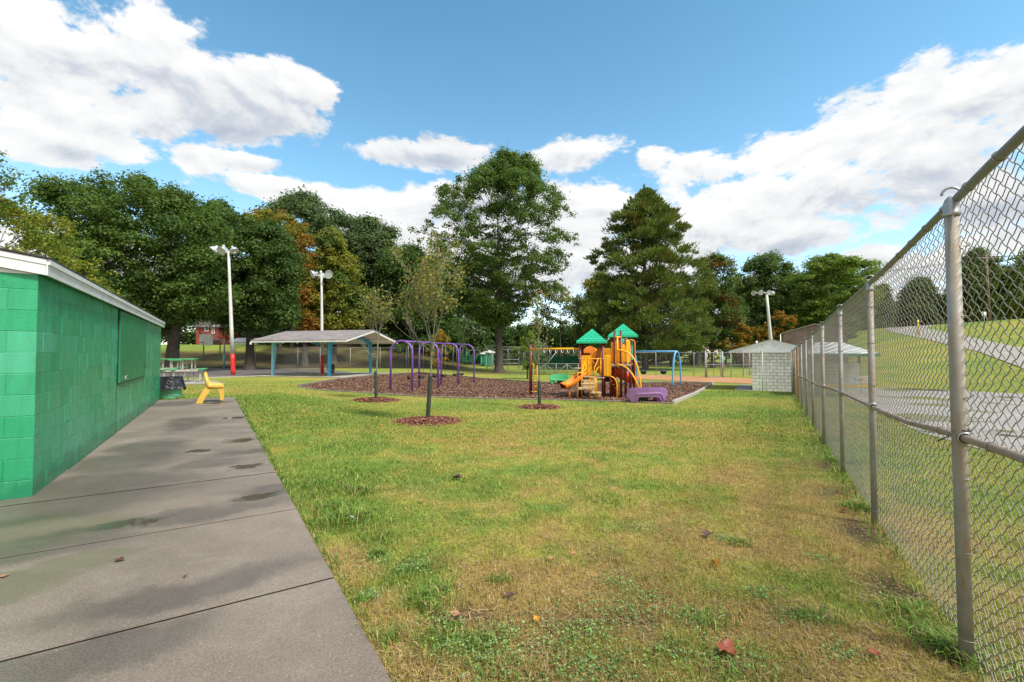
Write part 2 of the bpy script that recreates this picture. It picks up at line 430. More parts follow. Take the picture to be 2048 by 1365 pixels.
def turf(x, y):
    x = np.asarray(x, float); y = np.asarray(y, float); r = np.hypot(x, y)
    n1 = vnoise(x, y, .55); n2 = vnoise(x+40, y, 1.7); n3 = vnoise(x, y+70, 5.5); n4 = vnoise(x+9, y+9, .16); n5 = vnoise(x, y, 17)
    fine = np.clip(1.3 - r/16, .4, 1)
    g = .65 - .12*sm(-7, -2, -r)*sm(-.4, 1.2, x) + .55*(n1-.5) + .7*(n2-.5)*fine + .85*(n3-.5)*fine + .55*(n5-.5)*fine + .45*(n4-.5) + .35*(vnoise(x, y+31, .075)-.5)*sm(15, 30, r) + .10*sm(30, 60, y)
    g += _acc(LUSH, x, y) - _acc(DRY, x, y)
    bare = (.55*(vnoise(x+3, y, 2.4)-.42) + .75*(n5-.5) + .35*(vnoise(x, y+2, 9)-.5))*fine*sm(-11, -2.5, -r) + _acc(BARE, x, y)
    w = x - (.87+.578*y); bare += .8*np.exp(-((w+.12)/.16)**2)*(vnoise(x, y, 3)) + .5*np.exp(-((w+.5)/.3)**2)*(vnoise(x, y+5, 1.3)-.35)
    return np.clip(g, 0, 1), np.clip(bare, 0, 1)
def turf_rgb(g, bare, rnd=None):
    g = g[..., None]; bare = bare[..., None]
    straw = np.array([.40, .270, .085]); yg = np.array([.325, .310, .055]); green = np.array([.165, .255, .042]); soil = np.array([.095, .055, .034])
    c = np.where(g < .45, straw+(yg-straw)*(g/.45), yg+(green-yg)*((g-.45)/.55))
    return c*(1-bare)+soil*bare

def turf_mat():
    m, g, b = new_mat('turf_ground'); at = g.add('ShaderNodeAttribute'); at.attribute_name = 'tone'
    co = g.add('ShaderNodeNewGeometry').outputs['Position']
    n = g.noise(co, 38, 5, .7); n2 = g.noise(co, 6, 5, .65); n3 = g.noise(co, 1.1, 4, .6)
    f = g.math('MULTIPLY', g.ramp(n, [(.28, .50), (.5, .92), (.74, 1.42)]), g.ramp(n2, [(.3, .74), (.7, 1.22)]))
    f = g.math('MULTIPLY', f, g.ramp(n3, [(.3, .88), (.7, 1.1)]))
    c = g.vmath('MULTIPLY', at.outputs['Color'], g.comb(f, f, f))
    c = g.mix(g.step(g.noise(co, 55, 3, .6), .60, .74), c, (.40, .30, .12))
    c = g.mix(g.math('MULTIPLY', g.step(g.noise(co, 17, 4, .7), .56, .72), .45), c, (.085, .14, .02))
    g.l.new(c, b.inputs['Base Color']); b.inputs['Roughness'].default_value = .95; b.inputs['Specular IOR Level'].default_value = .15
    bn = g.add('ShaderNodeBump'); bn.inputs['Distance'].default_value = .03; bn.inputs['Strength'].default_value = .9
    g.l.new(g.noise(co, 30, 4, .7), bn.inputs['Height']); g.l.new(bn.outputs[0], b.inputs['Normal'])
    return m
M['turf'] = turf_mat()
def leafy(name, use_attr=True, c=None, var=.25, trans=.3, rough=.6, hue=None, nscale=.35, spec=.3):
    m, g, b = new_mat(name); geo = g.add('ShaderNodeNewGeometry'); rnd = geo.outputs['Random Per Island']
    if use_attr:
        at = g.add('ShaderNodeAttribute'); at.attribute_name = 'tone'; col = at.outputs['Color']
    else:
        col = g.ramp(rnd, [(i/(len(c)-1), k) for i, k in enumerate(c)]) if len(c) > 1 else c[0]
        if hue:      # a second palette in drifts through the crown
            c2 = g.ramp(rnd, [(i/(len(hue)-1) if len(hue) > 1 else 0, k) for i, k in enumerate(hue)]) if len(hue) > 1 else hue[0]
            oi = g.add('ShaderNodeTexCoord').outputs['Object']
            col = g.mix(g.step(g.noise(oi, nscale, 3, .6), .50, .60), col, c2)
    if use_attr:
        f = g.math('MULTIPLY_ADD', rnd, var*2, 1-var); col = g.vmath('MULTIPLY', col, g.comb(f, f, f))
    g.l.new(col, b.inputs['Base Color']) if isinstance(col, bpy.types.NodeSocket) else None
    b.inputs['Roughness'].default_value = rough; b.inputs['Specular IOR Level'].default_value = spec
    tr = g.add('ShaderNodeBsdfTranslucent'); g.put(tr.inputs[0], g.vmath('MULTIPLY', col, (1.25, 1.35, .7)) if isinstance(col, bpy.types.NodeSocket) else col)
    mx = g.add('ShaderNodeMixShader'); mx.inputs[0].default_value = trans
    out = g.n['Material Output']; g.l.new(b.outputs[0], mx.inputs[1]); g.l.new(tr.outputs[0], mx.inputs[2]); g.l.new(mx.outputs[0], out.inputs[0])
    return m
M['blade'] = leafy('grass_blade', True, var=.46, trans=.25)

# ------------------------------------------------------------------ ground sheet
def axis(lo, hi, d0, k):
    o = [0.0]
    while o[-1] < hi: o.append(o[-1] + d0 + abs(o[-1])*k)
    n = [0.0]
    while n[-1] > lo: n.append(n[-1] - d0 - abs(n[-1])*k)
    return np.array(n[::-1] + o[1:])
def ground():
    xs = axis(-700, 700, .14, .022); ys = axis(-60, 1500, .14, .022); X, Y = np.meshgrid(xs, ys)
    Z = H(X, Y); n, m = X.shape; i = np.arange(n*m).reshape(n, m)
    F = np.stack([i[:-1, :-1], i[:-1, 1:], i[1:, 1:], i[1:, :-1]], -1).reshape(-1, 4)
    g, ba = turf(X.ravel(), Y.ravel())
    bx = X.ravel(); by = Y.ravel()
    c = turf_rgb(g, ba)
    lit = np.clip(1.0*sm(56.5, 58.5, by)*(1-sm(71, 78, by))*(1-sm(-9, -5, bx)) + .9*sm(84, 88, by)*(1-sm(28, 34, bx)), 0, 1)[:, None]      # leaf litter and painted tree shadow: bank below the houses, floor of the wood
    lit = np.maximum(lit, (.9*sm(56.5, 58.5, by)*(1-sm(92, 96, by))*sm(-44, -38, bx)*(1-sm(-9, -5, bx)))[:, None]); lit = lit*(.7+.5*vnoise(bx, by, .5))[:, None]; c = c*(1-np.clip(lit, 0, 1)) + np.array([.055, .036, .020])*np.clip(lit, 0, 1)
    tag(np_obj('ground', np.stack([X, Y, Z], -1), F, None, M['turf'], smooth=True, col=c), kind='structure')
ground()

# ------------------------------------------------------------------ walkway of wet concrete slabs
CA = Vector((-4.61, 4.41, 0)); CD = Vector((-.539, .8423, 0)); CN = Vector((.8423, .539, 0))    # building corner, wall direction, outward normal
def W(t, w, z=0): return CA + CD*t + CN*w + Vector((0, 0, z))
def wet_mat():
    m, g, b = new_mat('wet_concrete'); co = g.add('ShaderNodeNewGeometry').outputs['Position']
    base = g.ramp(g.noise(co, .9, 6, .62), [(.3, (.140, .109, .083)), (.5, (.188, .149, .114)), (.7, (.245, .200, .156))])
    sp = g.ramp(g.noise(co, 170, 3, .7), [(.3, .60), (.5, 1.0), (.72, 1.6)]); base = g.vmath('MULTIPLY', base, g.comb(sp, sp, sp))
    base = g.mix(g.math('MULTIPLY', g.step(g.noise(co, 85, 2, .6), .67, .74), .55), base, (.42, .38, .32))        # pale aggregate
    sand = g.math('MULTIPLY', g.step(g.noise(g.vmath('MULTIPLY', co, (1, 2.4, 1)), .9, 5, .6), .55, .72), .35)
    base = g.mix(sand, base, (.36, .31, .245))
    def blot(L, warp=.35, ns=2.2):
        w = g.vmath('MULTIPLY', g.vmath('SUBTRACT', g.noise(co, ns, 4, .6, 'Color'), (.5, .5, .5)), (warp, warp, 0)); q = g.vmath('ADD', co, w); o = None
        for px, py, rx, ry in L:
            c = G(px, py); d = g.vmath('SUBTRACT', q, tuple(c))
            # axes along / across the walk
            a = g.math('MULTIPLY', g.vmath('DOT_PRODUCT', d, tuple(CN)), 1/rx); e = g.math('MULTIPLY', g.vmath('DOT_PRODUCT', d, tuple(CD)), 1/ry)
            v = g.step(g.vmath('LENGTH', g.comb(a, e, 0.0)), 1.15, .55); o = v if o is None else g.math('MAXIMUM', o, v)
        return o
    pud = blot([(515,998,.24,.13),(258,1052,.28,.10),(495,937,.2,.16),(392,905,.18,.14),(478,884,.25,.22),(466,838,.3,.2),(430,808,.4,.3)], .55, 4)
    damp = blot([(150,985,1.2,.35),(100,1020,1.3,.5),(260,925,.6,.8),(40,1110,.8,.3),(200,970,.8,.6),(300,900,.5,.9),(370,850,.4,1.2),(420,930,.5,.4),(560,985,.5,.25),(330,1040,1.0,.22),(500,905,.6,.3),(120,1330,.7,.25),(400,1170,.8,.2),(350,810,.6,.8)], .9, 1.1)
    algae = blot([(60,1075,.7,.35),(10,1180,.4,.3),(160,1130,.35,.2),(20,1060,.6,.3)], .6, 1.6)
    base = g.mix(g.math('MULTIPLY', algae, .55), base, (.10, .105, .045))
    d1 = g.math('MULTIPLY_ADD', damp, -.36, 1.0); base = g.vmath('MULTIPLY', base, g.comb(d1, d1, d1))
    base = g.mix(g.math('MULTIPLY', pud, .62), base, (.05, .046, .034))
    g.l.new(base, b.inputs['Base Color'])
    r = g.ramp(g.noise(co, 1.6, 5, .65), [(.3, .55), (.7, .75)])
    r = g.math('MULTIPLY', r, g.math('MULTIPLY_ADD', damp, -.38, 1.0)); r = g.math('MULTIPLY', r, g.math('MULTIPLY_ADD', pud, -.85, 1.0))
    g.l.new(r, b.inputs['Roughness'])
    bn = g.add('ShaderNodeBump'); bn.inputs['Distance'].default_value = .0012
    g.l.new(g.math('MULTIPLY_ADD', pud, -1.0, 1.0), bn.inputs['Strength']); g.l.new(g.noise(co, 220, 3, .6), bn.inputs['Height']); g.l.new(bn.outputs[0], b.inputs['Normal'])
    return m
M['wet'] = wet_mat()
def walkway():
    mb = MB(); fill = MB(); ts = [-12.1 + 1.48*k for k in range(16)]; ts = [t for t in ts if t < 10] + [10.55]
    for a, c in zip(ts[:-1], ts[1:]):
        g2 = .012
        for lo, hi in ((a, c),):
            l0 = -6.6 if lo < -.2 else 0.004
            q = [(lo+g2, l0), (lo+g2, 2.06-.017*lo), (hi-g2, 2.06-.017*hi), (hi-g2, l0)]
            if lo < 0 < hi: q = [(lo+g2, -6.6), (lo+g2, 2.06-.017*lo), (hi-g2, 2.06-.017*hi), (hi-g2, .004), (-.004, .004), (-.004, -6.6)]
            top = [W(t, w, .016) for t, w in q]; ce = sum(top, Vector())/len(top)
            inn = [p + (ce-p).normalized()*.009 + Vector((0, 0, .004)) for p in top]; n = len(q)
            low = [Vector((p.x, p.y, -.08)) for p in top]
            mb.add(low+top+inn, [(i, (i+1) % n, (i+1) % n+n, i+n) for i in range(n)] + [(i+n, (i+1) % n+n, (i+1) % n+2*n, i+2*n) for i in range(n)] + [tuple(range(2*n, 3*n))])
    wo = mb.build('walkway', M['wet']); wo.data.materials.append(pm('slab_edge_dirt', (.02, .016, .012), .95, .3, 20)); tag(wo, kind='structure')
    for p in wo.data.polygons: p.material_index = 1 if abs(p.normal.z) < .3 else 0
    f = MB(); f.quad(W(-12, -6.5, .005), W(-12, 2.1, .005), W(-.01, 2.03, .005), W(-.01, -6.5, .005)); f.quad(W(-.01, .01, .005), W(-.01, 2.0, .005), W(10.5, 1.85, .005), W(10.5, .01, .005))
    tag(f.build('walkway_bed', pm('joint_soil', (.007, .006, .005), .95, .3, 20)), kind='structure')
walkway()

# ------------------------------------------------------------------ green block building
def block_mat(name, c, c2, seam, rough=.42, edge=None, streak=None):
    m, g, b = new_mat(name); co = g.add('ShaderNodeTexCoord').outputs['Object']; rnd = g.add('ShaderNodeNewGeometry').outputs['Random Per Island']
    col = g.ramp(rnd, [(0, c), (.35, [(p+q)/2 for p, q in zip(c, c2)]), (.7, c), (1, c2)])
    st = g.noise(g.vmath('MULTIPLY', co, (3, 3, .5)), 2.4, 5, .6); f = g.ramp(st, [(.3, .82), (.7, 1.14)]); col = g.vmath('MULTIPLY', col, g.comb(f, f, f))
    if streak:       # dark growth creeping up from the foot of the wall in ragged tongues, drips below the shutter
        sz = g.add('ShaderNodeSeparateXYZ'); g.l.new(co, sz.inputs[0])
        k = g.math('ADD', g.step(sz.outputs[2], .55, .0), g.math('MULTIPLY', g.noise(g.vmath('MULTIPLY', co, (2.2, 2.2, .8)), 2, 5, .65), 1.3))
        col = g.mix(g.math('MULTIPLY', g.step(k, 1.18, 1.55), .75), col, streak)
        col = g.mix(g.math('MULTIPLY', g.step(g.noise(g.vmath('MULTIPLY', co, (5, 5, 1.2)), 1.5, 4, .6), .62, .74), .35), col, streak)
    g.l.new(col, b.inputs['Base Color']); rr = g.ramp(g.noise(co, 3.5, 4), [(.3, rough-.1), (.7, rough+.14)]); g.l.new(rr, b.inputs['Roughness'])
    bn = g.add('ShaderNodeBump'); bn.inputs['Distance'].default_value = .005; g.l.new(g.noise(co, 60, 6, .75), bn.inputs['Height']); g.l.new(bn.outputs[0], b.inputs['Normal'])
    return m
M['green_block'] = block_mat('green_painted_block', (.022, .325, .135), (.075, .42, .235), None, .28, streak=(.008, .17, .07))
M['grey_block'] = block_mat('grey_concrete_block', (.74, .71, .65), (.86, .83, .76), None, .8)
def block_wall(mb, A, d, L, n, z0, rows, rh=.2032, bw=.4064, seed=0, jw=.005, jd=.0042, open_=False, top=None):
    """courses of blocks with raked joints; every block an island of its own"""
    rnd = random.Random(seed); A = Vector(A)
    for r in range(rows):
        s = -(bw/2 if r % 2 else 0); za = z0 + r*rh; zb = za + rh
        if top is not None: zb = min(zb, top)
        while s < L - .01:
            a, b = max(s, 0), min(s+bw, L); s += bw
            if b - a < .02 or zb - za < .03: continue
            pr = rnd.uniform(-.0012, .0012)
            o = lambda t, z, k: A + d*t + n*k + Vector((0, 0, z))
            out = [o(a, za, -jd), o(b, za, -jd), o(b, zb, -jd), o(a, zb, -jd)]
            ja = jw if a > 0 else .0; jb = jw if b < L else .0
            inn = [o(a+ja, za+jw, pr), o(b-jb, za+jw, pr), o(b-jb, zb-jw, pr), o(a+ja, zb-jw, pr)]
            if open_: out = [o(a+ja, za+jw, -jd), o(b-jb, za+jw, -jd), o(b-jb, zb-jw, -jd), o(a+ja, zb-jw, -jd)]
            mb.add(out+inn, [(0,1,5,4),(1,2,6,5),(2,3,7,6),(3,0,4,7),(4,5,6,7)])
def bld():
    L, D, Ht = 10.85, 6.2, 2.16
    t = thing('concession_building', 'long green painted block building with white fascia and closed shutter beside the walkway', 'building', tuple(CA))
    nl = -CN; mb = MB(); P0 = CA.copy()
    block_wall(mb, P0, CD, L, CN, -.02, 11, seed=1)
    block_wall(mb, P0, nl, D, -CD, -.02, 11, seed=2, bw=.4064)
    block_wall(mb, P0+CD*L, nl, D, CD, -.02, 11, seed=3); block_wall(mb, P0+nl*D, CD, L, nl, -.02, 11, seed=4)
    mb.build('block_wall', M['green_block'], t)
    jf = MB(); c = P0+CD*(L/2)+nl*(D/2)+Vector((0, 0, 1.08)); jf.box(c, (L-.012, D-.012, 2.18), CD, CN, (0, 0, 1)); jf.build('wall_core', pm('green_joint', (.006, .12, .05), .7), t)
    # control joint and its caulk
    cj = MB(); cj.box(P0+CD*4.10+CN*.001+Vector((0, 0, 1.08)), (.014, .006, 2.14), CD, CN, (0, 0, 1)); cj.build('control_joint', M['darkhole'], t)
    # shutter
    sh = MB(); sh.box(P0+CD*5.77+CN*.016+Vector((0, 0, 1.50)), (3.22, .032, 1.27), CD, CN, (0, 0, 1), .006)
    so = sh.build('shutter', block_mat('shutter_paint', (.012, .235, .09), (.012, .235, .09), None, .36), t)
    g1 = MB(); g1.box(P0+CD*5.77+CN*.004+Vector((0, 0, 1.50)), (3.26, .014, 1.31), CD, CN, (0, 0, 1)); g1.build('shutter_gap', M['darkhole'], t)
    lt = MB(); lt.box(P0+CD*4.80+CN*.036+Vector((0, 0, .945)), (.17, .012, .055), CD, CN, (0, 0, 1)); lt.build('latch_plate', M['lightsteel'], so)
    lt = MB(); lt.box(P0+CD*4.80+CN*.043+Vector((0, 0, .948)), (.12, .006, .028), CD, CN, (0, 0, 1)); lt.build('latch_slot', M['darkhole'], so)
    lt = MB(); lt.box(P0+CD*7.25+CN*.036+Vector((0, 0, 1.1)), (.05, .012, .09), CD, CN, (0, 0, 1)); lt.build('hasp', M['darkhole'], so)
    # eave fascia (two boards), rake boards, siding in the gable, roof
    o, og, sl = .065, .045, .16
    f = MB(); zf = 2.155
    a = P0 - CD*og + CN*o; b_ = P0 + CD*(L+og) + CN*o
    f.bar(a+Vector((0, 0, zf+.05)), b_+Vector((0, 0, zf+.05)), .022, .10); f.bar(a+CN*.012+Vector((0, 0, zf+.128)), b_+CN*.012+Vector((0, 0, zf+.128)), .03, .052)
    b2 = P0 + nl*(D+o)
    f.build('fascia_board', M['white'], t)
    hr = D/2 + o; top = sl*hr
    for e, sg in ((-og, -1), (L+og, 1)):
        r = MB()
        for s0, s1 in ((CN*o, nl*(D/2)), (nl*(D+o), nl*(D/2))):
            p = P0 + CD*e + s0; q = P0 + CD*e + s1
            for z1, z2, k in ((zf, zf+.10, 0), (zf+.102, zf+.154, .008)):
                V = [p+Vector((0, 0, z1)), q+Vector((0, 0, z1+top)), q+Vector((0, 0, z2+top)), p+Vector((0, 0, z2))]
                V = [v + CD*sg*k for v in V]; r.prism(V, -CD*sg*.024)
        r.build('rake_board', M['white'], t)
    for e, sg in ((.0, -1), (L, 1)):
        sd_ = MB()
        p = P0+CD*(e+sg*.012); V = [p+nl*.0+Vector((0, 0, 2.16)), p+nl*D+Vector((0, 0, 2.16)), p+nl*(D/2)+Vector((0, 0, 2.16+sl*D/2+.02))]; sd_.prism(V, -CD*sg*.02)
        for k in range(int(D/.2)):
            q = p + nl*(.1+k*.2) + CD*sg*.004; hh = sl*min(.1+k*.2, D-.1-k*.2)
            if hh > .03: sd_.box(q+Vector((0, 0, 2.16+hh/2)), (.006, .012, hh), nl, CD, (0, 0, 1))
        sd_.build('gable_siding', M['white'], t)
    rf = MB()
    for s0 in (CN*(o+.03), nl*(D+o+.03)):
        p = P0-CD*(og+.02)+s0+Vector((0, 0, zf+.158)); q = P0-CD*(og+.02)+nl*(D/2)+Vector((0, 0, zf+.158+top)); e = CD*(L+2*og+.04)
        rf.prism([p, q, q+e, p+e], (0, 0, .014))
    rf.build('roof', pm('dark_shingle', (.05, .045, .042), .9, .3, 9, .004, 60), t)
bld()

# ------------------------------------------------------------------ trash barrel with black bag, yellow chair
def plastic_bag_mat():
    m, g, b = new_mat('black_bag_plastic'); co = g.add('ShaderNodeTexCoord').outputs['Object']
    b.inputs['Base Color'].default_value = (.012, .012, .015, 1); b.inputs['Roughness'].default_value = .3
    bn = g.add('ShaderNodeBump'); bn.inputs['Distance'].default_value = .03; g.l.new(g.noise(co, 9, 5, .6, dist=1.2), bn.inputs['Height']); g.l.new(bn.outputs[0], b.inputs['Normal'])
    return m
M['bag'] = plastic_bag_mat()
def bag_mesh(mb, c, r, z0, z1, seed, flare=.07, n=40):
    rnd = random.Random(seed); ph = [rnd.uniform(0, 6.28) for _ in range(6)]; rows = 9; V = []; F = []
    for k in range(rows+1):
        f = k/rows
        for i in range(n):
            a = 2*math.pi*i/n; w = sum(math.sin(a*q+ph[j])*w0 for j, (q, w0) in enumerate(((3, .014), (5, .012), (9, .012), (14, .008), (21, .005))))
            rr = r + .012 + flare*f**1.3 + w*(.3+f); z = z1 - (z1-z0)*f + (w*1.8*f if k == rows else 0) + rnd.uniform(-.006, .006)
            V.append((c.x+rr*math.cos(a), c.y+rr*math.sin(a), c.z+z))
    for k in range(rows):
        for i in range(n): j = (i+1) % n; F.append((k*n+i, (k+1)*n+i, (k+1)*n+j, k*n+j))
    mb.add(V, F, True)
    o = len(V); V2 = [(c.x+(r+.004)*math.cos(2*math.pi*i/n), c.y+(r+.004)*math.sin(2*math.pi*i/n), c.z+z1+.012) for i in range(n)]
    V3 = [(c.x+(r-.03)*math.cos(2*math.pi*i/n), c.y+(r-.03)*math.sin(2*math.pi*i/n), c.z+z1-.22) for i in range(n)]
    mb.add(V[:n]+V2+V3, [(i, (i+1) % n, n+(i+1) % n, n+i) for i in range(n)] + [(n+i, n+(i+1) % n, 2*n+(i+1) % n, 2*n+i) for i in range(n)] + [tuple(range(2*n, 3*n))], True)
def barrel():
    p = G(342, 798); s = p.y*1.0/FPX; c = Vector((p.x, p.y, h(p.x, p.y)+.020)); r = 17.5*s*1.02; top = 42*s
    t = thing('trash_barrel', 'squat mint green steel drum with black bag at the green building corner', 'trash can', tuple(c))
    mb = MB(); hh = top-.02; mb.lathe(c, [(r*.97, 0), (r, .012), (r, hh*.42), (r*1.03, hh*.44), (r*1.03, hh*.46), (r, hh*.48), (r, hh*.98), (r*1.02, hh)], 40)
    mb.build('drum', pm('mint_drum_paint', (.14, .52, .34), .45, .1, 5, dirt=(.16, .06, .04), dirt_amt=.8, dscale=5), t)
    mb = MB(); bag_mesh(mb, c, r, top*.42, top, 4, .09); mb.build('bag', M['bag'], t)
barrel()
def chair():
    p0 = G(398, 808.5); p1 = G(443, 804); Y = p0.y; s = Y/FPX
    def q(px, py): v = P(px, py, Y); return Vector(((px-398)*s/1.197, 0, v.z))      # x runs out from the building, y along the walk
    zg = .020; x0 = P(398, 808, Y).x; y0_ = Y; zoff = zg - P(398, 808.5, Y).z
    t = thing('moulded_chair', 'yellow moulded plastic chair facing right on the far end of the walkway', 'chair', (x0, Y, zg))
    def fin(o):
        for v in o.data.vertices:
            c = v.co.copy(); w = CN*(c.x+x0) + CD*(c.y+Y-Y) ; v.co = Vector((w.x, w.y, c.z))
        return o
    y0, y1 = Y, Y+.52
    def cl(L): return [q(a, b)+Vector((0, 0, zoff)) for a, b in L]
    shell = cl([(406,748.5),(409.5,746.8),(412,748.5),(414.5,757),(417,764.5),(421.5,769.5),(430,770.8),(441,771.8),(446,773.2),(448.6,776),(448.4,779.2),(444.5,781),
                (434,781),(424,781.2),(416.5,781.5),(413,779),(410,770),(407.6,760)])
    mb = MB(); n = len(shell)
    # cross-sections: rounded rims at both sides, scooped between
    prof = [(0, .012, 1.0), (.03, 0, 1), (.07, 0, 1), (.12, .0, .55), (.26, .0, .42), (.40, 0, .55), (.45, 0, 1), (.49, 0, 1), (.52, .012, 1.0)]
    ctr = sum(shell, Vector())/n; rings = []
    inner = set(range(2, 8))
    for (dy, ins, thick) in prof:
        ring = []
        for i, v in enumerate(shell):
            w = v.copy()
            if i in inner and thick < 1:
                opp = shell[{2: 17, 3: 16, 4: 15, 5: 14, 6: 13, 7: 12}[i]]; w = opp + (v-opp)*thick
            w = w + (ctr-w)*ins*2; w.y = y0+dy; ring.append(w)
        rings.append(ring)
    V = [v for r in rings for v in r]; F = [tuple(range(n)), tuple(range((len(prof)-1)*n, len(prof)*n))[::-1]]
    for k in range(len(prof)-1):
        for i in range(n): j = (i+1) % n; F.append((k*n+i, k*n+j, (k+1)*n+j, (k+1)*n+i))
    mb.add(V, F, True); fin(mb.build('seat_shell', M['plastic_yellow'], t))
    def leg(pts, ya, yb, nm):
        L = MB(); A = [Vector((v.x, ya, v.z)) for v in cl(pts)]; L.prism(A, (0, yb-ya, 0)); o = fin(L.build(nm, M['plastic_yellow'], t))
    rear = [(410.5,776),(421,781.5),(412,795),(405,808.5),(391.5,808.5),(401,790)]
    front = [(436,780.5),(447.2,780.5),(448,790),(447.6,804.2),(440.5,804.2),(439.5,792)]
    for ya in (y0+.004, y1-.075): leg(rear, ya, ya+.07, 'leg'); leg(front, ya, ya+.07, 'leg')
chair()

# ------------------------------------------------------------------ picnic tables beyond the building
def picnic():
    c0 = G(384, 769); k = 46*c0.y/FPX/.98
    T = thing('picnic_table', 'rightmost green topped picnic table of the three behind the trash barrel', 'picnic table', (0, 0, 0), 'green topped picnic tables')
    mb = MB()
    for i in range(4): mb.box((0, -.27+i*.18, .965), (1.5, .165, .035), bev=.006)
    mb.build('tabletop', M['plastic_green'], T)
    for sy in (-1, 1):
        s = MB()
        for i in range(2): s.box((0, sy*(.62+i*.15), .53), (1.5, .14, .035), bev=.006)
        s.build('bench_seat', M['plastic_green'], T)
    for sx in (-1, 1):
        L = MB(); x = sx*.55
        for sy in (-1, 1):
            L.bar((x, sy*.22, .94), (x, sy*.22, .5), .07, .07, bev=.01); L.bar((x, sy*.66, .5), (x, sy*.62, 0.0), .08, .08, bev=.01)
        L.bar((x, -.78, .48), (x, .78, .48), .07, .09); L.bar((x, -.3, .93), (x, .3, .93), .06, .05)
        L.build('leg_frame', M['wood_grey'], T)
    b = MB(); b.bar((-.55, 0, .5), (.55, 0, .5), .05, .07); b.build('stretcher', M['wood_grey'], T)
    L2 = [(366, 769, 2.05, None), (347, 768, 1.95, 'green topped picnic table just behind the black bag of the trash barrel'), (330, 762, 1.9, 'partly hidden green picnic table showing past the corner of the green building')]
    for i, (px, py, rz, lab) in enumerate(L2):
        p = G(px, py - 4); o = T if i == 0 else dup(T, p, rz, lab)
        o.location = (p.x, p.y+.5, h(p.x, p.y)+.03); o.rotation_euler = (0, 0, rz); s = (47, 44, 40)[i]*p.y/FPX/1.0; o.scale = (s*.85, s*.72, s)
    sl = [G(300, 771), G(452, 769), G(432, 763), G(392, 760), G(300, 760)]
    drape('picnic_slab', [(p.x, p.y) for p in sl], M['concrete'], .022, .7)
picnic()

# ------------------------------------------------------------------ court, slabs, infield, lot and road
def poly_px(L): return [tuple(G(a, b))[:2] for a, b in L]
drape('court', poly_px([(250,757),(300,757),(500,752),(680,748),(700,744),(640,738.5),(560,737.5),(420,737),(250,737)]), M['asphalt'], .012, 1.2)
def curb(name, pts, w, t, mat, kind='structure', lift=.0):
    mb = MB()
    for a, b in zip(pts[:-1], pts[1:]):
        n = max(1, int((b-a).length/3))
        for i in range(n):
            p = a + (b-a)*(i/n); q = a + (b-a)*((i+1)/n); p = on(p.x, p.y, t/2-.02+lift); q = on(q.x, q.y, t/2-.02+lift); mb.bar(p, q, w, t)
    return tag(mb.build(name, mat), kind=kind)
curb('court_kerb', [G(396, 757), G(480, 754.5), G(540, 752.4)], .3, .1, M['concrete'])
SH0 = Vector((-12.44, 34.0, 0)); SX = Vector((-.96, .28, 0)).normalized(); SY = Vector((.28, .96, 0)).normalized()
def S(l, d, z=0): p = SH0 + SX*l + SY*d; return Vector((p.x, p.y, z))
wetslab = wet_slab = None
def slab_mat():
    m, g, b = new_mat('wet_slab'); co = g.add('ShaderNodeNewGeometry').outputs['Position']
    c = g.ramp(g.noise(co, .45, 5, .6), [(.3, (.34, .31, .27)), (.7, (.50, .46, .40))]); g.l.new(c, b.inputs['Base Color'])
    g.l.new(g.ramp(g.noise(g.vmath('MULTIPLY', co, (1, .4, 1)), .35, 3), [(.36, .12), (.52, .7)]), b.inputs['Roughness']); return m
M['slab'] = slab_mat()
sp = [S(9.6, -.2), S(-1.2, -.2), S(-3.2, 2.0), S(-3.4, 9.0), S(9.4, 9.0)]
drape('shelter_slab', [(p.x, p.y) for p in sp], M['slab'], .03, 1.0)
infield = drape('infield_dirt', poly_px([(1228,752),(1300,750.5),(1360,752),(1460,756),(1506,758),(1530,752),(1560,750),(1600,752),(1620,764),(1506,768.5),(1440,766),(1360,763),(1290,759.5),(1228,758)]),
      pm('orange_infield', (.42, .20, .085), .95, .16, .5, .004, 40, dirt=(.36, .22, .16), dirt_amt=.6, dscale=.25), .02, 1.0)
def lot_mat():
    m, g, b = new_mat('wet_lot_asphalt'); co = g.add('ShaderNodeNewGeometry').outputs['Position']
    c = g.ramp(g.noise(co, .5, 6, .65), [(.3, (.25, .225, .195)), (.7, (.34, .31, .27))])
    w = g.step(g.noise(g.vmath('MULTIPLY', co, (1, .8, 1)), .32, 4, .6), .56, .61); c = g.mix(g.math('MULTIPLY', w, .8), c, (.05, .048, .045)); g.l.new(c, b.inputs['Base Color'])
    g.l.new(g.math('MULTIPLY_ADD', w, -.55, .62), b.inputs['Roughness']); return m
M['lot'] = lot_mat()
drape('parking_lot', [(5.2, -6), (7.4, 6.2), (8.7, 9.7), (12.9, 17), (15.9, 22), (19.6, 27.8), (22.6, 27), (23.2, 20), (22.5, 10), (22, -6)], M['lot'], .014, 1.0)
drape('hill_road', [(26.5, 14), (30.4, 27), (38, 37), (49, 54), (60, 72), (80, 100), (92, 96), (74, 78), (62, 68), (52, 53), (40.5, 36.5), (37, 27), (34, 14)], pm('hill_road_asphalt', (.33, .30, .255), .85, .1, .4, .002, 50), .05, 1.5)

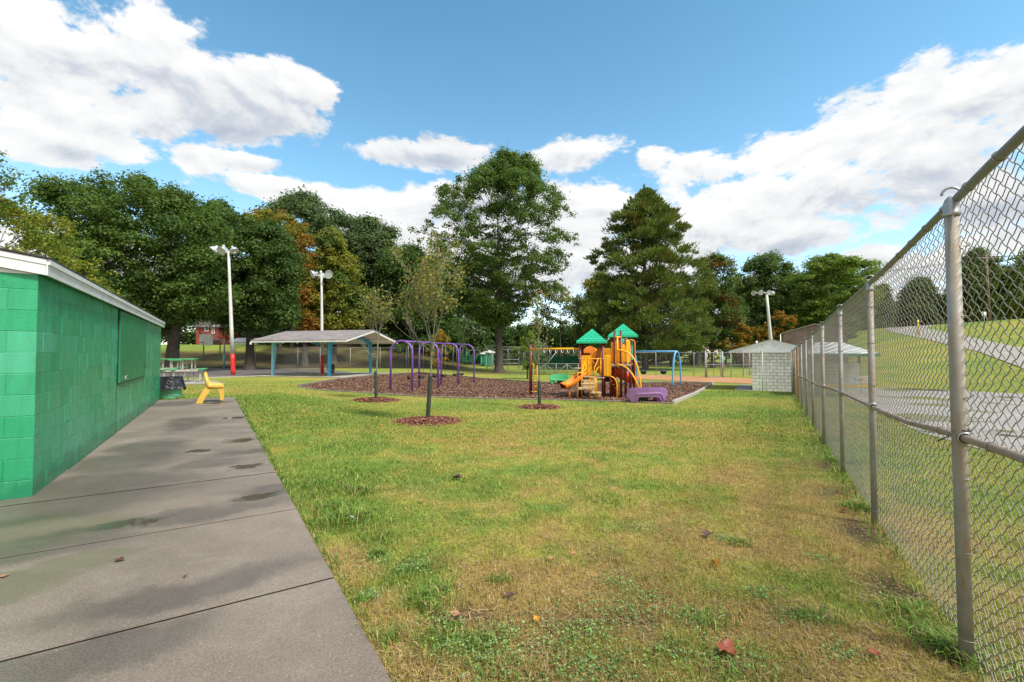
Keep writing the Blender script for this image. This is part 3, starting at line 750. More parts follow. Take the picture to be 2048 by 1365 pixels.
# ------------------------------------------------------------------ mulch bed, its timber border, wood chips
BED_PX = [(596,775),(640,781),(740,787.5),(860,795),(980,798.5),(1100,800.5),(1250,805),(1346,808.5),(1390,790),(1426,768.5),(1360,767.5),(1270,767.5),(1180,768.5),(1070,767),(1000,761.5),(930,755.5),(880,751),(838,747),(790,749.5),(755,752),(680,760),(630,769)]
BED = poly_px(BED_PX)
def chips_mat(name, cols):
    m, g, b = new_mat(name); rnd = g.add('ShaderNodeNewGeometry').outputs['Random Per Island']
    g.l.new(g.ramp(rnd, [(i/(len(cols)-1), c) for i, c in enumerate(cols)]), b.inputs['Base Color']); b.inputs['Roughness'].default_value = .8; return m
M['mulch'] = pm('mulch', (.115, .054, .034), .95, .4, 14, .02, 22, c2=(.17, .080, .046), dirt=(.06, .030, .022), dirt_amt=.6, dscale=.7)
M['chips'] = chips_mat('wood_chips', [(.06, .026, .018), (.12, .052, .030), (.20, .09, .05), (.14, .06, .034), (.08, .038, .026), (.32, .17, .09), (.10, .046, .03), (.48, .32, .20)])
M['chips_red'] = chips_mat('red_wood_chips', [(.10, .030, .020), (.17, .05, .03), (.30, .10, .055), (.14, .035, .025), (.07, .028, .022), (.36, .15, .08), (.44, .25, .15)])
def flakes(name, X, Y, Z, size, mat, rs, label, kind='stuff', asp=2.6, tilt=.55, parent=None):
    n = len(X); a = rs.rand(n)*6.283; L = size*(.5+rs.rand(n)); Wd = L/asp
    d = np.stack([np.cos(a), np.sin(a), rs.uniform(-tilt, tilt, n)], 1); d /= np.linalg.norm(d, axis=1)[:, None]
    e = np.stack([-np.sin(a), np.cos(a), rs.uniform(-tilt, tilt, n)], 1); e /= np.linalg.norm(e, axis=1)[:, None]
    c = np.stack([X, Y, Z + L*.18], 1)
    V = np.stack([c-d*L[:, None]/2-e*Wd[:, None]/2, c+d*L[:, None]/2-e*Wd[:, None]*.35, c+d*L[:, None]/2+e*Wd[:, None]*.4, c-d*L[:, None]/2+e*Wd[:, None]/2], 1)
    o = np_obj(name, V, np.arange(n*4).reshape(-1, 4), None, mat, parent)
    return tag(o, label, None if parent else 'mulch', None, kind) if kind else o
def bed():
    drape('mulch_bed', BED, M['mulch'], .035, .5)
    rs = np.random.RandomState(3); xs = [p[0] for p in BED]; ys = [p[1] for p in BED]; N = 150000
    x = rs.uniform(min(xs), max(xs), N); y = rs.uniform(min(ys), max(ys), N); k = inpoly(x, y, BED); x = x[k]; y = y[k]
    flakes('wood_chips', x, y, H(x, y)+.037, .085, M['chips'], rs, 'loose brown wood chips filling the playground bed')
    t = thing('timber_border', 'grey timber edging around the playground mulch bed', 'edging', tuple(G(596, 775)))
    P3 = [G(a, b) for a, b in BED_PX]; n = len(P3)
    for i in range(n):
        a, b = P3[i], P3[(i+1) % n]; front = i < 7; low = .03 if front else .11
        m = max(1, round((b-a).length/2.4))
        for j in range(m):
            p = a+(b-a)*(j/m); q = a+(b-a)*((j+1)/m); mb = MB(); dd = (q-p).normalized()*.01
            mb.bar(on(p.x, p.y, low/2)+dd, on(q.x, q.y, low/2)-dd, .10, low+.05, bev=.012); mb.build('timber', M['timber'] if not (7 <= i <= 8) else M['wood_grey'], t)
bed()

# ------------------------------------------------------------------ purple arch swings
def swings():
    legs = [((783.5,782.5),(822,785.5)), ((838.5,772),(872,775)), ((883.5,768),(913,770)), ((919,765.5),(946.5,767.8))]
    A = [G(*a) for a, b in legs]; B = [G(*b) for a, b in legs]
    c0 = (A[0]+B[0])/2; c3 = (A[3]+B[3])/2; ax = Vector((c3.x-c0.x, c3.y-c0.y, 0)); Ltot = ax.length; ax.normalize(); pr = Vector((ax.y, -ax.x, 0))
    if pr.x < 0: pr = -pr
    ht = P(803, 682.5, c0.y).z; half = .56*((B[0]-A[0]).length)*.5+.25
    half = (A[0].xy-B[0].xy).length/2
    t = thing('arch_swing_set', 'purple arch swing set with black belt swings in the mulch bed', 'swing set', tuple(c0))
    n = 4; cs = [c0 + ax*(Ltot*k/(n-1)) for k in range(n)]
    for k, c in enumerate(cs):
        w = half; r = w*.98; mb = MB(); zc = ht - r
        pts = [Vector((c.x, c.y, h(c.x, c.y)-.1))-pr*w] + arc((c.x, c.y, zc), w, 180, 0, 18, pr, (0, 0, 1)) + [Vector((c.x, c.y, h(c.x, c.y)-.1))+pr*w]
        mb.tube(pts, .052, 12); mb.build('arch', M['purple'], t)
    mb = MB(); a = cs[0]+ax*.02; b = cs[-1]-ax*.02; mb.tube([(a.x, a.y, ht-.005), (b.x, b.y, ht-.005)], .042, 12); mb.build('top_beam', M['purple'], t)
    for k in range(3):
        for f in (.30, .70):
            c = cs[k]+(cs[k+1]-cs[k])*f; zs = h(c.x, c.y)+.62
            sw = MB()
            for s in (-1, 1):
                e = c + ax*.27*s; sw.tube([(e.x, e.y, ht-.04), (e.x, e.y, zs+.1)], .011, 6)
            ch = sw.build('chain', M['chain'], t)
            st = MB(); pts = []
            for i in range(9):
                u = -1+i/4; pts.append(c+ax*(.27*u)+Vector((0, 0, 0)))
            V = []; F = []
            for i, p in enumerate(pts):
                z = zs+.1-.13*math.sqrt(max(0, 1-(-1+i/4)**2))
                for q in (-.085, .085):
                    for dz in (0, .022): V.append((p.x+pr.x*q, p.y+pr.y*q, z+dz))
            for i in range(8):
                o = i*4; F += [(o, o+4, o+6, o+2), (o+1, o+3, o+7, o+5), (o, o+1, o+5, o+4), (o+2, o+6, o+7, o+3)]
            st.add(V, F); st.build('belt_seat', M['black'], t)
swings()

# ------------------------------------------------------------------ light-blue swing with bucket seats
def blue_swing():
    a = G(1266, 771); b = G(1354, 775); t = thing('blue_swing_set', 'light blue swing frame with black bucket seats right of the play structure', 'swing set', tuple(b))
    ht = P(1354, 703.5, b.y).z; ht2 = P(1266, 703.2, a.y).z
    mb = MB(); mb.tube([(a.x, a.y, ht2), (b.x, b.y, ht)], .06, 10); mb.build('top_beam', M['blue'], t)
    d = Vector((b.x-a.x, b.y-a.y, 0)).normalized(); pr = Vector((-d.y, d.x, 0))
    for c, hz in ((a, ht2), (b, ht)):
        for s in (-.55, .55):
            e = c+pr*s; mb = MB(); top = Vector((c.x, c.y, hz)); ft = Vector((e.x, e.y, h(e.x, e.y)-.08))
            mb.tube(bez(top, top+Vector((0, 0, 0))+d*.0+pr*s*.5, ft+Vector((0, 0, hz-ft.z-.5)), ft, 10), .055, 10); mb.build('leg', M['blue'], t)
    for px in (1292, 1322):
        v = P(px, 744, (a.y+b.y)/2); f = (v.x-a.x)/(b.x-a.x); c = a+(b-a)*f; zt = ht2+(ht-ht2)*f; zs = P(px, 749, c.y).z
        ch = MB()
        for s in (-1, 1):
            e = c+d*.2*s; ch.tube([(e.x, e.y, zt), (e.x, e.y, zs+.28)], .010, 6)
        ch.build('chain', M['chain'], t)
        st = MB(); V = []; F = []; n = 16
        prof = [(.05, 0), (.14, .02), (.19, .12), (.20, .27), (.175, .27), (.165, .13), (.05, .03)]
        for r_, z_ in prof:
            for i in range(n):
                an = 2*math.pi*i/n; z = z_; 
                if z_ > .2 and abs(math.sin(an)) > .8: z = z_-.05
                if .05 < z_ <= .13 and abs(math.cos(an)) < .5: z += .0
                V.append((c.x+d.x*r_*math.cos(an)+pr.x*r_*math.sin(an), c.y+d.y*r_*math.cos(an)+pr.y*r_*math.sin(an), zs+z))
        for k in range(len(prof)-1):
            for i in range(n):
                if 1 <= k <= 1 and i in (3, 4, 11, 12): continue      # leg holes
                j = (i+1) % n; F.append((k*n+i, k*n+j, (k+1)*n+j, (k+1)*n+i))
        st.add(V, F, True); st.build('bucket_seat', M['black'], t)
blue_swing()

# ------------------------------------------------------------------ play structure
def shingle_green():
    m, g, b = new_mat('green_roof_plastic'); at = g.add('ShaderNodeUVMap'); br = g.add('ShaderNodeTexBrick'); g.l.new(at.outputs[0], br.inputs['Vector'])
    br.inputs['Color1'].default_value = (.012, .44, .23, 1); br.inputs['Color2'].default_value = (.02, .50, .28, 1); br.inputs['Mortar'].default_value = (.004, .20, .10, 1)
    br.inputs['Scale'].default_value = 1; br.inputs['Brick Width'].default_value = .22; br.inputs['Row Height'].default_value = .12; br.inputs['Mortar Size'].default_value = .010
    g.l.new(br.outputs['Color'], b.inputs['Base Color']); b.inputs['Roughness'].default_value = .4
    bn = g.add('ShaderNodeBump'); bn.inputs['Distance'].default_value = .02; bn.invert = True; g.l.new(br.outputs['Fac'], bn.inputs['Height']); g.l.new(bn.outputs[0], b.inputs['Normal']); return m
M['roof_green'] = shingle_green()
def pyramid(name, c, ex, ey, w, z0, z1, parent):
    """square pyramid roof with a rounded skirt"""
    c = Vector(c); me_v = []; F = []; uv = []
    cor = [(-1,-1),(1,-1),(1,1),(-1,1)]; V = []
    for k, (i, j) in enumerate(cor):
        pass
    mb = MB(); hs = w/2
    def pt(i, j, s, z): return Vector((c.x, c.y, 0))+ex*(i*hs*s)+ey*(j*hs*s)+Vector((0, 0, z))
    sk = (z1-z0)*.16
    for k in range(4):
        a, b = cor[k], cor[(k+1) % 4]
        mb.add([pt(*a, .955, z0), pt(*b, .955, z0), pt(*b, 1.0, z0+sk*.35), pt(*a, 1.0, z0+sk*.35), pt(*b, .985, z0+sk), pt(*a, .985, z0+sk)], [(0,1,2,3),(3,2,4,5)])
    rf = MB(); ap = Vector((c.x, c.y, z1))
    for k in range(4):
        a, b = cor[k], cor[(k+1) % 4]; n = 8
        for q in range(n):                      # stepped courses
            f0, f1 = q/n, (q+1)/n; base = [pt(*a, .985, z0+sk), pt(*b, .985, z0+sk)]
            A0 = base[0].lerp(ap, f0)+Vector((0, 0, .012)); B0 = base[1].lerp(ap, f0)+Vector((0, 0, .012)); A1 = base[0].lerp(ap, f1); B1 = base[1].lerp(ap, f1)
            if q < n-1: rf.quad(A0, B0, B1, A1)
            else: rf.add([A0, B0, ap], [(0, 1, 2)])
            rf.quad(base[0].lerp(ap, f0), base[1].lerp(ap, f0), B0, A0)
    o = mb.build(name, M['plastic_teal'], parent); r = rf.build('shingles', M['roof_green'], o, fix=False)
    me = r.data; ul = me.uv_layers.new(name='UVMap')
    for p in me.polygons:
        for li in p.loop_indices:
            co = me.vertices[me.loops[li].vertex_index].co + ORG[o.name]
            rel = Vector((co.x-c.x, co.y-c.y, 0)); nn = p.normal; hd = Vector((nn.x, nn.y, 0))
            tx = Vector((-hd.y, hd.x, 0)).normalized() if hd.length > 1e-5 else Vector((1, 0, 0))
            ul.data[li].uv = (rel.dot(tx), (co.z-z0)*1.35)
    return o
def playset():
    base = G(1206, 797.5); Y0 = base.y; k = Y0/FPX; zg = base.z
    th = R(15); EX = Vector((math.cos(th), -math.sin(th), 0)); EY = Vector((math.sin(th), math.cos(th), 0))
    FR = Vector((base.x, base.y, 0)); w = 45.3*k
    t = thing('play_structure', 'maroon and yellow play structure with two green pyramid roofs and orange slides', 'playground structure', tuple(base))
    def U(x, y, z=0): p = FR+EX*x+EY*y; return Vector((p.x, p.y, z))
    zt = lambda py, Y=Y0: P(1206, py, Y).z
    def post(p, top, r=.058):
        mb = MB(); g0 = h(p.x, p.y)-.06; mb.tube([(p.x, p.y, g0), (p.x, p.y, top)], r, 12)
        mb.tube([(p.x, p.y, top), (p.x, p.y, top+.03)], [r*1.08, r*.6], 12); mb.build('post', M['maroon'], t)
    # tower A: corners  front-right (0,0), front-left (-w,0)
    zA = zt(753.5); zAe = zt(687)
    for (x, y) in ((0, 0), (-w, 0), (0, w), (-w, w)): post(U(x, y), zAe+.1)
    pyramid('roof', U(-w/2, w/2), EX, EY, 59*k, zAe-.02, zt(656.5), t)
    def deck(x0, x1, y0, y1, z, pts=None):
        mb = MB(); c = U((x0+x1)/2, (y0+y1)/2, z-.06); mb.box(c, (x1-x0+.06, y1-y0+.06, .10), EX, EY, (0, 0, 1), .015)
        mb.box(c+Vector((0, 0, -.08)), (x1-x0-.1, y1-y0-.1, .05), EX, EY, (0, 0, 1)); mb.build('deck', M['tan'], t)
    deck(-w, 0, 0, w, zA)
    # tower B behind to the right
    wB = w*.98; bx, by = w*.36, w*1.02; zB = P(1240, 726, Y0+by).z; zBe = P(1240, 676, Y0+by+.3).z
    for (x, y) in ((bx, by), (bx+wB, by), (bx, by+wB), (bx+wB, by+wB)): post(U(x, y), zBe+.1)
    pyramid('roof', U(bx+wB/2, by+wB/2), EX, EY, wB*1.36, zBe-.02, P(1236, 648.5, Y0+by+wB/2).z, t); deck(bx, bx+wB, by, by+wB, zB)
    # link deck between the towers, carried by the two tall posts of the arch ladder
    zC = zt(727.5, Y0+.4); x1, x2 = 23.2*k, 35*k
    for x in (x1, x2): post(U(x, .25), zt(663), .055)
    deck(14*k, 53*k, .2, by-.08, zC)
    post(U(14*k, .3), zC, .05); post(U(53*k, .35), zt(690), .055); post(U(44*k, .25), zt(676), .055)
    # barrier panels: moulded yellow boards with a slotted face
    def panel(p, q, z0, z1, mat='yellow', slots=3, rnd=False):
        d = (q-p); L = d.length; d.normalize(); nn = Vector((-d.y, d.x, 0)); mb = MB(); c = (p+q)/2
        c = Vector((c.x, c.y, (z0+z1)/2)); mb.box(c, (L, .045, z1-z0), d, nn, (0, 0, 1), .012)
        for i in range(slots+1):
            e = p+d*(L*(i/slots)); e = Vector((e.x, e.y, c.z)); mb.box(e, (.022, .075, (z1-z0)*.92), d, nn, (0, 0, 1), .006)
        if rnd: mb.lathe(Vector((c.x, c.y, z1))-nn*.022, [(0, 0), (L*.38, 0), (L*.38, .045), (0, .045)], 20, nn)
        mb.build('barrier_panel', M[mat], t)
    panel(U(-w+.07, .02), U(-w+.50, .02), zA+.06, zA+.92)
    panel(U(.06, .07), U(.06, w*.62), zA+.06, zA+.90)
    panel(U(.02, .0), U(.34, -.02), zA+.02, zA+.92, 'yellow', 2)
    panel(U(36.5*k, .22), U(43.5*k, .22), zC+.05, zC+.78, 'yellow', 2, True); panel(U(45.5*k, .22), U(52*k, .3), zC+.05, zC+1.02, 'yellow', 2)
    panel(U(16*k, .28), U(22*k, .28), zC+.05, zC+.95, 'orange', 2)
    panel(U(bx+.05, by-.04), U(bx+.45, by-.04), zB+.05, zB+.95, 'orange', 2); panel(U(-.32, w+.1), U(.22, w+.1), zA+.1, zt(696), 'orange', 3); panel(U(-.12, w*.8), U(.30, w*.8), zA+.1, zt(697), 'yellow', 2)
    panel(U(24.5*k, .18), U(27.5*k, .18), zC+.0, zt(681), 'yellow', 1)
    # header bar over the ladder opening, loop rails
    def rail(pts, r=.022, mat='yellow', name='handrail'):
        mb = MB(); mb.tube(pts, r, 8); return mb.build(name, M[mat], t)
    rail([U(x1, .2, zt(674)), U(x2, .2, zt(675))], .03); rail([U(28.5*k, .15, zt(675)), U(28.5*k, .15, zC)], .035)
    # arch ladder: two curved stringers with rungs, and curved hand rails above
    a0 = U(27*k, .1, zt(729, Y0)); b0 = P(1289, 777, Y0-.6); a1 = U(27*k, .1, zt(700)); b1 = P(1283.5, 777, Y0-.6)
    gz = h(b0.x, b0.y)
    st = {}
    for s in (0, .42):
        o = EY*s
        lo = bez(a0+o, a0+Vector((.62, -.1, -.02))+o, Vector((b0.x-.35, b0.y, a0.z-.75))+o, Vector((b0.x+.02, b0.y, gz-.05))+o, 14)
        hi = bez(a1+o, a1+Vector((.75, -.15, -.02))+o, Vector((b1.x-.06, b1.y, a1.z-.6))+o, Vector((b1.x, b1.y, gz-.05))+o, 14)
        if s == 0: rail(hi, .033, 'yellow', 'arch_rail'); rail(lo, .030, 'yellow', 'arch_stringer')
        else: rail(lo, .030, 'yellow', 'arch_stringer')
        st[s] = lo
    for i in range(3, 14, 2): rail([st[0][i], st[.42][i]], .018, 'yellow', 'rung')
    # sliding pole with its overhead bow
    px_ = P(1270.5, 777, Y0+.5); top = P(1270.5, 680, Y0+.5).z; a = P(1257, 680, Y0+.5)
    rail([a, Vector((px_.x-.16, px_.y, top)), Vector((px_.x-.05, px_.y, top-.03)), Vector((px_.x, px_.y, top-.14)), Vector((px_.x, px_.y, h(px_.x, px_.y)-.05))], .024, 'orange', 'sliding_pole')
    # right climbing rails down from deck A
    for s, e in ((0, 1233.5), (.42, 1239.5)):
        p = U(.05, .1+s, zA+.03); q = P(e, 792.5 if s == 0 else 790.5, Y0+s-.05); q = Vector((q.x, q.y, h(q.x, q.y)-.04))
        rail(bez(p, p+EX*.45, p+EX*.5+Vector((0, 0, -.12)), q.lerp(p+EX*.55, .6), 8)+[q], .026, 'yellow', 'climber_rail')
    for i in range(5):
        f = .18+i*.19; a = P(1220+f*18, 757+f*35, Y0); b = a+EY*.42
        rail([a, b], .016, 'yellow', 'rung')
    # stairs: tan steps, yellow hand rails
    def step_(pxa, pxb, py0, py1, Y, dep):
        a = P(pxa, py1, Y); b = P(pxb, py0, Y); mb = MB(); c = Vector(((a.x+b.x)/2, Y+dep/2, (a.z+b.z)/2)); mb.box(c, (b.x-a.x, dep, abs(b.z-a.z)), bev=.012); mb.build('step', M['tan'], t)
    step_(1182, 1203, 785, 788.3, Y0-.85, .5); step_(1156.5, 1187, 776, 780.3, Y0-.75, .55)
    step_(1163, 1189, 767.3, 769.8, Y0-.45, .3); step_(1165.5, 1189, 760.3, 762.6, Y0-.22, .3); step_(1168, 1192, 753.4, 755.6, Y0-.05, .3)
    mb = MB(); 
    for (pa, pb, y1, y2, Y) in ((1166, 1189, 770, 776, Y0-.42), (1167, 1189, 762.6, 767.3, Y0-.2), (1184, 1202, 788.3, 794, Y0-.45), (1181, 1189, 776, 786, Y0-.6)):
        a = P(pa, y1, Y); b = P(pb, y2, Y); mb.box(((a.x+b.x)/2, Y, (a.z+b.z)/2), (b.x-a.x, .02, a.z-b.z))
    mb.build('stair_riser', M['tan'], t)
    def rp(L): return [P(a, b, Y) for a, b, Y in L]
    f = Y0
    rail(rp([(1155.2,797,f-.8),(1155.2,748,f-.8),(1156,746.3,f-.8),(1162,745.8,f-.75),(1163.5,744,f-.7),(1171,720,f-.1)]), .023)
    rail(rp([(1163.5,793,f-.6),(1163.5,750,f-.6),(1164.5,747,f-.55),(1172,737,f-.1),(1172,728,f)]), .020)
    rail(rp([(1180,796,f-.95),(1180,757.5,f-.95),(1181.5,755.4,f-.95),(1191.5,758,f-1.0),(1193,760.5,f-1.0),(1193,797,f-1.0)]), .024)
    rail(rp([(1190,793,f-.8),(1190,756,f-.8)]), .020)
    rail(rp([(1188.6,752,f-.3),(1188.6,738,f-.3),(1190,733,f-.3),(1196,719.5,f),(1198.5,717.6,f),(1203,718,f)]), .022)
    rail(rp([(1190.2,750,f-.2),(1190.2,745,f-.2),(1196.5,735,f),(1197,732.5,f),(1201,735,f),(1201.5,752,f)]), .018)
    rail(rp([(1201.5,752,f),(1201.5,719,f)]), .02); rail(rp([(1162,718.3,f),(1218,717.6,f)]), .02)
    rail(rp([(1186,711,f+.6),(1195,700,f+.6)]), .022); rail(rp([(1212,709,f+.3),(1217,702,f+.3)]), .022)
    for px in (1220.5, 1226): rail(rp([(px,729,f+.2),(px,699,f+.2),(px+1.5,696.6,f+.2),(px+4,696,f+.2)]), .018)
    for i, px in enumerate((1181, 1183.5, 1186)): rail(rp([(px,752,f+1.1),(px,722,f+1.1)]), .012, name='baluster')
    for i, px in enumerate((1246, 1254)): rail(rp([(px+1.5,729,f+.25),(px+1.5,690,f+.25)]), .012, name='baluster')
    # slides: U-shaped chutes
    def chute(path, wid, dep, side, mat, name):
        V = []; F = []; prof = [(-1, 1.0), (-1.06, .94), (-.98, .30), (-.72, .06), (0, 0), (.72, .06), (.98, .30), (1.06, .94), (1, 1.0)]
        under = [(.94, .22), (.70, -.06), (0, -.12), (-.70, -.06), (-.94, .22)]
        pr_ = prof + under; n = len(pr_)
        for i, p in enumerate(path):
            tn = (path[min(i+1, len(path)-1)]-path[max(i-1, 0)]).normalized(); sd2 = tn.cross(Vector((0, 0, 1))).normalized(); up = sd2.cross(tn).normalized()
            for (u_, v_) in pr_: V.append(p+sd2*(u_*wid/2)+up*(v_*dep))
        for i in range(len(path)-1):
            for j in range(n): q = (j+1) % n; F.append((i*n+j, i*n+q, (i+1)*n+q, (i+1)*n+j))
        F.append(tuple(range(n))); F.append(tuple(range((len(path)-1)*n, len(path)*n))[::-1])
        mb = MB(); mb.add(V, F, True); return mb.build(name, mat, t)
    sA = bez(P(1170, 751, f+.35), P(1158, 757, f+.2), P(1146, 775, f+.1), P(1127, 777, f-.1), 14); chute(sA, .50, .22, 0, M['orange'], 'slide')
    rail([P(1139, 776, f), on(P(1139, 776, f).x, P(1139, 776, f).y, -.05)], .035, 'orange', 'slide_leg')
    sB = bez(P(1222, 742, f+.8), P(1232, 752, f+.9), P(1248, 760, f+1.0), P(1264, 767, f+1.1), 14); chute(sB, .75, .30, 0, M['red_orange'], 'slide')
    rail([P(1251, 768, f+1.0), on(P(1251, 768, f+1.0).x, P(1251, 768, f+1.0).y, -.05)], .035, 'orange', 'slide_leg')
    # tube hood of the spiral slide and its curling trough at the back left
    mb = MB(); mb.tube([P(1189, 713, f+2.0), P(1182, 708, f+2.1), P(1179, 706, f+1.9)], [.34, .34, .33], 20); mb.build('slide_hood', M['orange'], t)
    sp = [];
    for i in range(16):
        a = R(200 - i*14); c = P(1192, 720, f+1.9); sp.append(Vector((c.x+.55*math.cos(a), c.y+.55*math.sin(a), c.z+.1-i*.075)))
    chute(sp, .55, .26, 0, M['orange'], 'spiral_slide')
    mb = MB(); mb.tube([P(1228, 735, f+1.0), P(1230, 752, f+1.1)], [.24, .26], 16); mb.build('slide_chute_panel', M['orange'], t)
    # small green dome and green/dark panel at the far right
    c = P(1248, 690, f+by+wB+.5); mb = MB(); mb.lathe(c, [(.30, -.02), (.31, .02), (.28, .14), (.20, .26), (.09, .33), (0, .35)], 20); mb.build('dome', M['plastic_teal'], t)
    p = P(1261, 720, f+.9); q = P(1265, 720, f+1.3); mb = MB(); mb.prism([Vector((p.x, p.y, p.z)), Vector((q.x, q.y, p.z)), Vector((q.x, q.y, P(1, 684, f+1).z)), Vector((p.x, p.y, P(1, 681, f+1).z))], EX*.06); mb.build('side_panel', M['plastic_teal'], t)
    pz = P(1, 752, f+1).z; mb = MB(); mb.prism([Vector((p.x+.05, p.y, pz)), Vector((q.x, q.y, pz)), Vector((q.x, q.y, p.z)), Vector((p.x+.05, p.y, p.z))], EX*.05); mb.build('lower_panel', pm('navy_panel', (.012, .02, .045), .4), t)
    for px, y1, y2 in ((1155, 736, 739), ): 
        a = P(1156, 737, f-.3); mb = MB(); mb.box(a, (.3, .25, .05), bev=.01); mb.build('platform', M['tan'], t)
    # decking bolts band: collars where rails meet posts
    for (x, y) in ((0, 0), (-w, 0), (0, w), (-w, w)):
        p = U(x, y); mb = MB(); mb.lathe((p.x, p.y, zA-.06), [(.062, -.03), (.072, -.02), (.072, .02), (.062, .03)], 12); mb.lathe((p.x, p.y, zt(718)), [(.062, -.02), (.069, -.015), (.069, .015), (.062, .02)], 12); mb.build('collar', M['galv'], t)
    # overhead ladder running left from tower A
    e0 = G(1061.5, 791); Yp = e0.y; zt2 = P(1061, 698.5, Yp).z
    mb = MB(); mb.tube([(e0.x, e0.y, e0.z-.06), (e0.x, e0.y, P(1061, 690, Yp).z)], .075, 12); mb.tube([(e0.x, e0.y, P(1061, 690, Yp).z), (e0.x, e0.y, P(1061, 689, Yp).z)], [.08, .05], 12); mb.build('post', M['maroon'], t)
    pa = Vector((e0.x, e0.y, zt2)); pb = U(-w, w*.3, zt2)
    for o in (0, .0):
        pass
    mb = MB(); mb.tube([pa, pb], .048, 10); mb.build('overhead_beam', M['yellow'], t)
    mb = MB(); mb.tube([pa+EY*.0+Vector((0, 1.0, 0)), pb+EY*1.0], .045, 10); mb.build('overhead_beam', M['yellow'], t)
    mb = MB(); mb.tube([(e0.x, e0.y, P(1061, 699, Yp).z), (e0.x, e0.y+1.0, P(1061, 699, Yp).z)], .045, 10); mb.build('overhead_beam', M['yellow'], t)
    for i in range(6):
        f2 = .30+i*.122; c = pa.lerp(pb, f2); mb = MB(); mb.tube([c, c+Vector((.02, .1, -.16)), c+Vector((.04, .5, -.2)), c+Vector((.02, .9, -.16)), c+Vector((0, 1.0, 0))], .018, 6); mb.build('rung', M['lightsteel'], t)
    for px in (1067.3, 1074.3):
        L = [P(px, 783, Yp-.1), P(px, 731, Yp-.1)]
        if px < 1070: L += [P(px-1.5, 728.5, Yp-.1), P(1062, 727.5, Yp)]
        rail(L, .026, 'yellow', 'ladder_rail')
    for py in (783.5, 772.5, 762, 752): rail([P(1062 if py > 780 else 1067.3, py+.3, Yp-.1), P(1076 if py > 780 else 1074.3, py-.3, Yp-.1)], .02, 'yellow', 'rung')
playset()

# ------------------------------------------------------------------ moulded play benches
def bench(name, label, mat, base, Wd, Ht, yaw):
    """moulded bench seen from behind: curved back shell, splayed feet, seat slab, a leg pedestal under the seat"""
    t = thing(name, label, 'bench', tuple(base)); c = Vector(base); X_ = Vector((math.cos(yaw), math.sin(yaw), 0)); Y_ = Vector((-math.sin(yaw), math.cos(yaw), 0))
    def L(x, y, z): return c+X_*(x*Wd)+Y_*(y*Wd)+Vector((0, 0, z*Ht))
    out = [(-.5,.39),(-.48,.50),(-.465,.62),(-.45,.76),(-.43,.875),(-.40,.96),(-.363,1.0),(-.2,1.01),(.0,1.015),(.2,1.02),(.36,1.02),(.405,1.01),(.445,.975),(.476,.91),(.495,.82),(.5,.715),(.498,.58),(.488,.46),(.47,.36),(.454,.27),(.448,.14),(.446,0),(.377,0),(.352,.07),(.325,.15),(.298,.25),(.268,.33),(.22,.37),(0,.37),(-.151,.37),(-.178,.345),(-.19,.28),(-.20,.14),(-.20,0),(-.367,0),(-.385,.14),(-.407,.27),(-.45,.34)]
    # thick shell: back face on the picture side, front face set in
    mb = MB(); N = 24; V = []; F = []
    def bow(x, z): return .10*(2*x)**2 - .10*z
    n = len(out); A = [L(x, bow(x, z), z) for x, z in out]; B_ = [L(x*.97, bow(x, z)+.09, z if z < .05 else .03+z*.955) for x, z in out]
    bm = bmesh.new(); va = [bm.verts.new(v) for v in A]; vb = [bm.verts.new(v) for v in B_]
    bm.faces.new(va); bm.faces.new(vb[::-1])
    for i in range(n): bm.faces.new((va[i], vb[i], vb[(i+1) % n], va[(i+1) % n]))
    bmesh.ops.triangulate(bm, faces=[f for f in bm.faces if len(f.verts) > 4]); bmesh.ops.recalc_face_normals(bm, faces=bm.faces)
    bmesh.ops.bevel(bm, geom=[e for e in bm.edges if e.calc_face_angle(0) > .9], offset=.018*Wd, segments=2, affect='EDGES')
    me = bpy.data.meshes.new('back_shell')
    for v in bm.verts: v.co -= c
    bm.to_mesh(me); bm.free(); me.materials.append(mat); me.polygons.foreach_set('use_smooth', [True]*len(me.polygons)); me.set_sharp_from_angle(angle=R(40)); link('back_shell', me, t)
    s = MB(); s.box(L(0, .27, .47), (Wd*.80, Wd*.34, Ht*.09), X_, Y_, (0, 0, 1), .03*Wd); s.build('seat', mat, t)
    g = MB(); g.prism([L(-.30, .10, .97), L(-.30, .04, .60), L(.30, .04, .60), L(.30, .10, .97)], Y_*-.001)
    r = MB()      # the raised lip round the cut-out under the back
    r.tube([L(x_, bow(x_, z_)-.002, z_) for x_, z_ in [(-.256,.02),(-.258,.25),(-.258,.50),(-.25,.58),(-.225,.62),(-.1,.635),(.1,.645),(.27,.655),(.315,.64),(.345,.59),(.37,.45),(.395,.28),(.41,.05)]], .013*Wd, 8); r.build('lip', mat, t)
    for sx in (-1, 1):
        q = MB(); q.prism([L(sx*.36, .10, .44), L(sx*.36, .42, .44), L(sx*.34, .46, 0), L(sx*.34, .34, 0), L(sx*.35, .26, .22), L(sx*.35, .16, .22), L(sx*.36, .10, .1)], X_*(-sx*.10*Wd)); q.build('leg', mat, t)
    d = MB(); d.box(L(-.04, .30, .2), (Wd*.26, Wd*.10, Ht*.42), X_, Y_, (0, 0, 1), .02); d.build('pedestal', M['dark_green'], t)
    return t
pb = G(1297, 806.5); bench('play_bench', 'purple moulded bench seen from behind at the front edge of the mulch bed', M['plastic_purple'], pb+Vector((-.06, 0, 0)), 84*pb.y/FPX, 30.5*pb.y/FPX, R(-3))
gb = G(1120, 769.5); bench('play_bench', 'green moulded bench at the back edge of the mulch bed, left of the play structure', M['plastic_green'], gb, 41*gb.y/FPX, 20*gb.y/FPX, R(164))

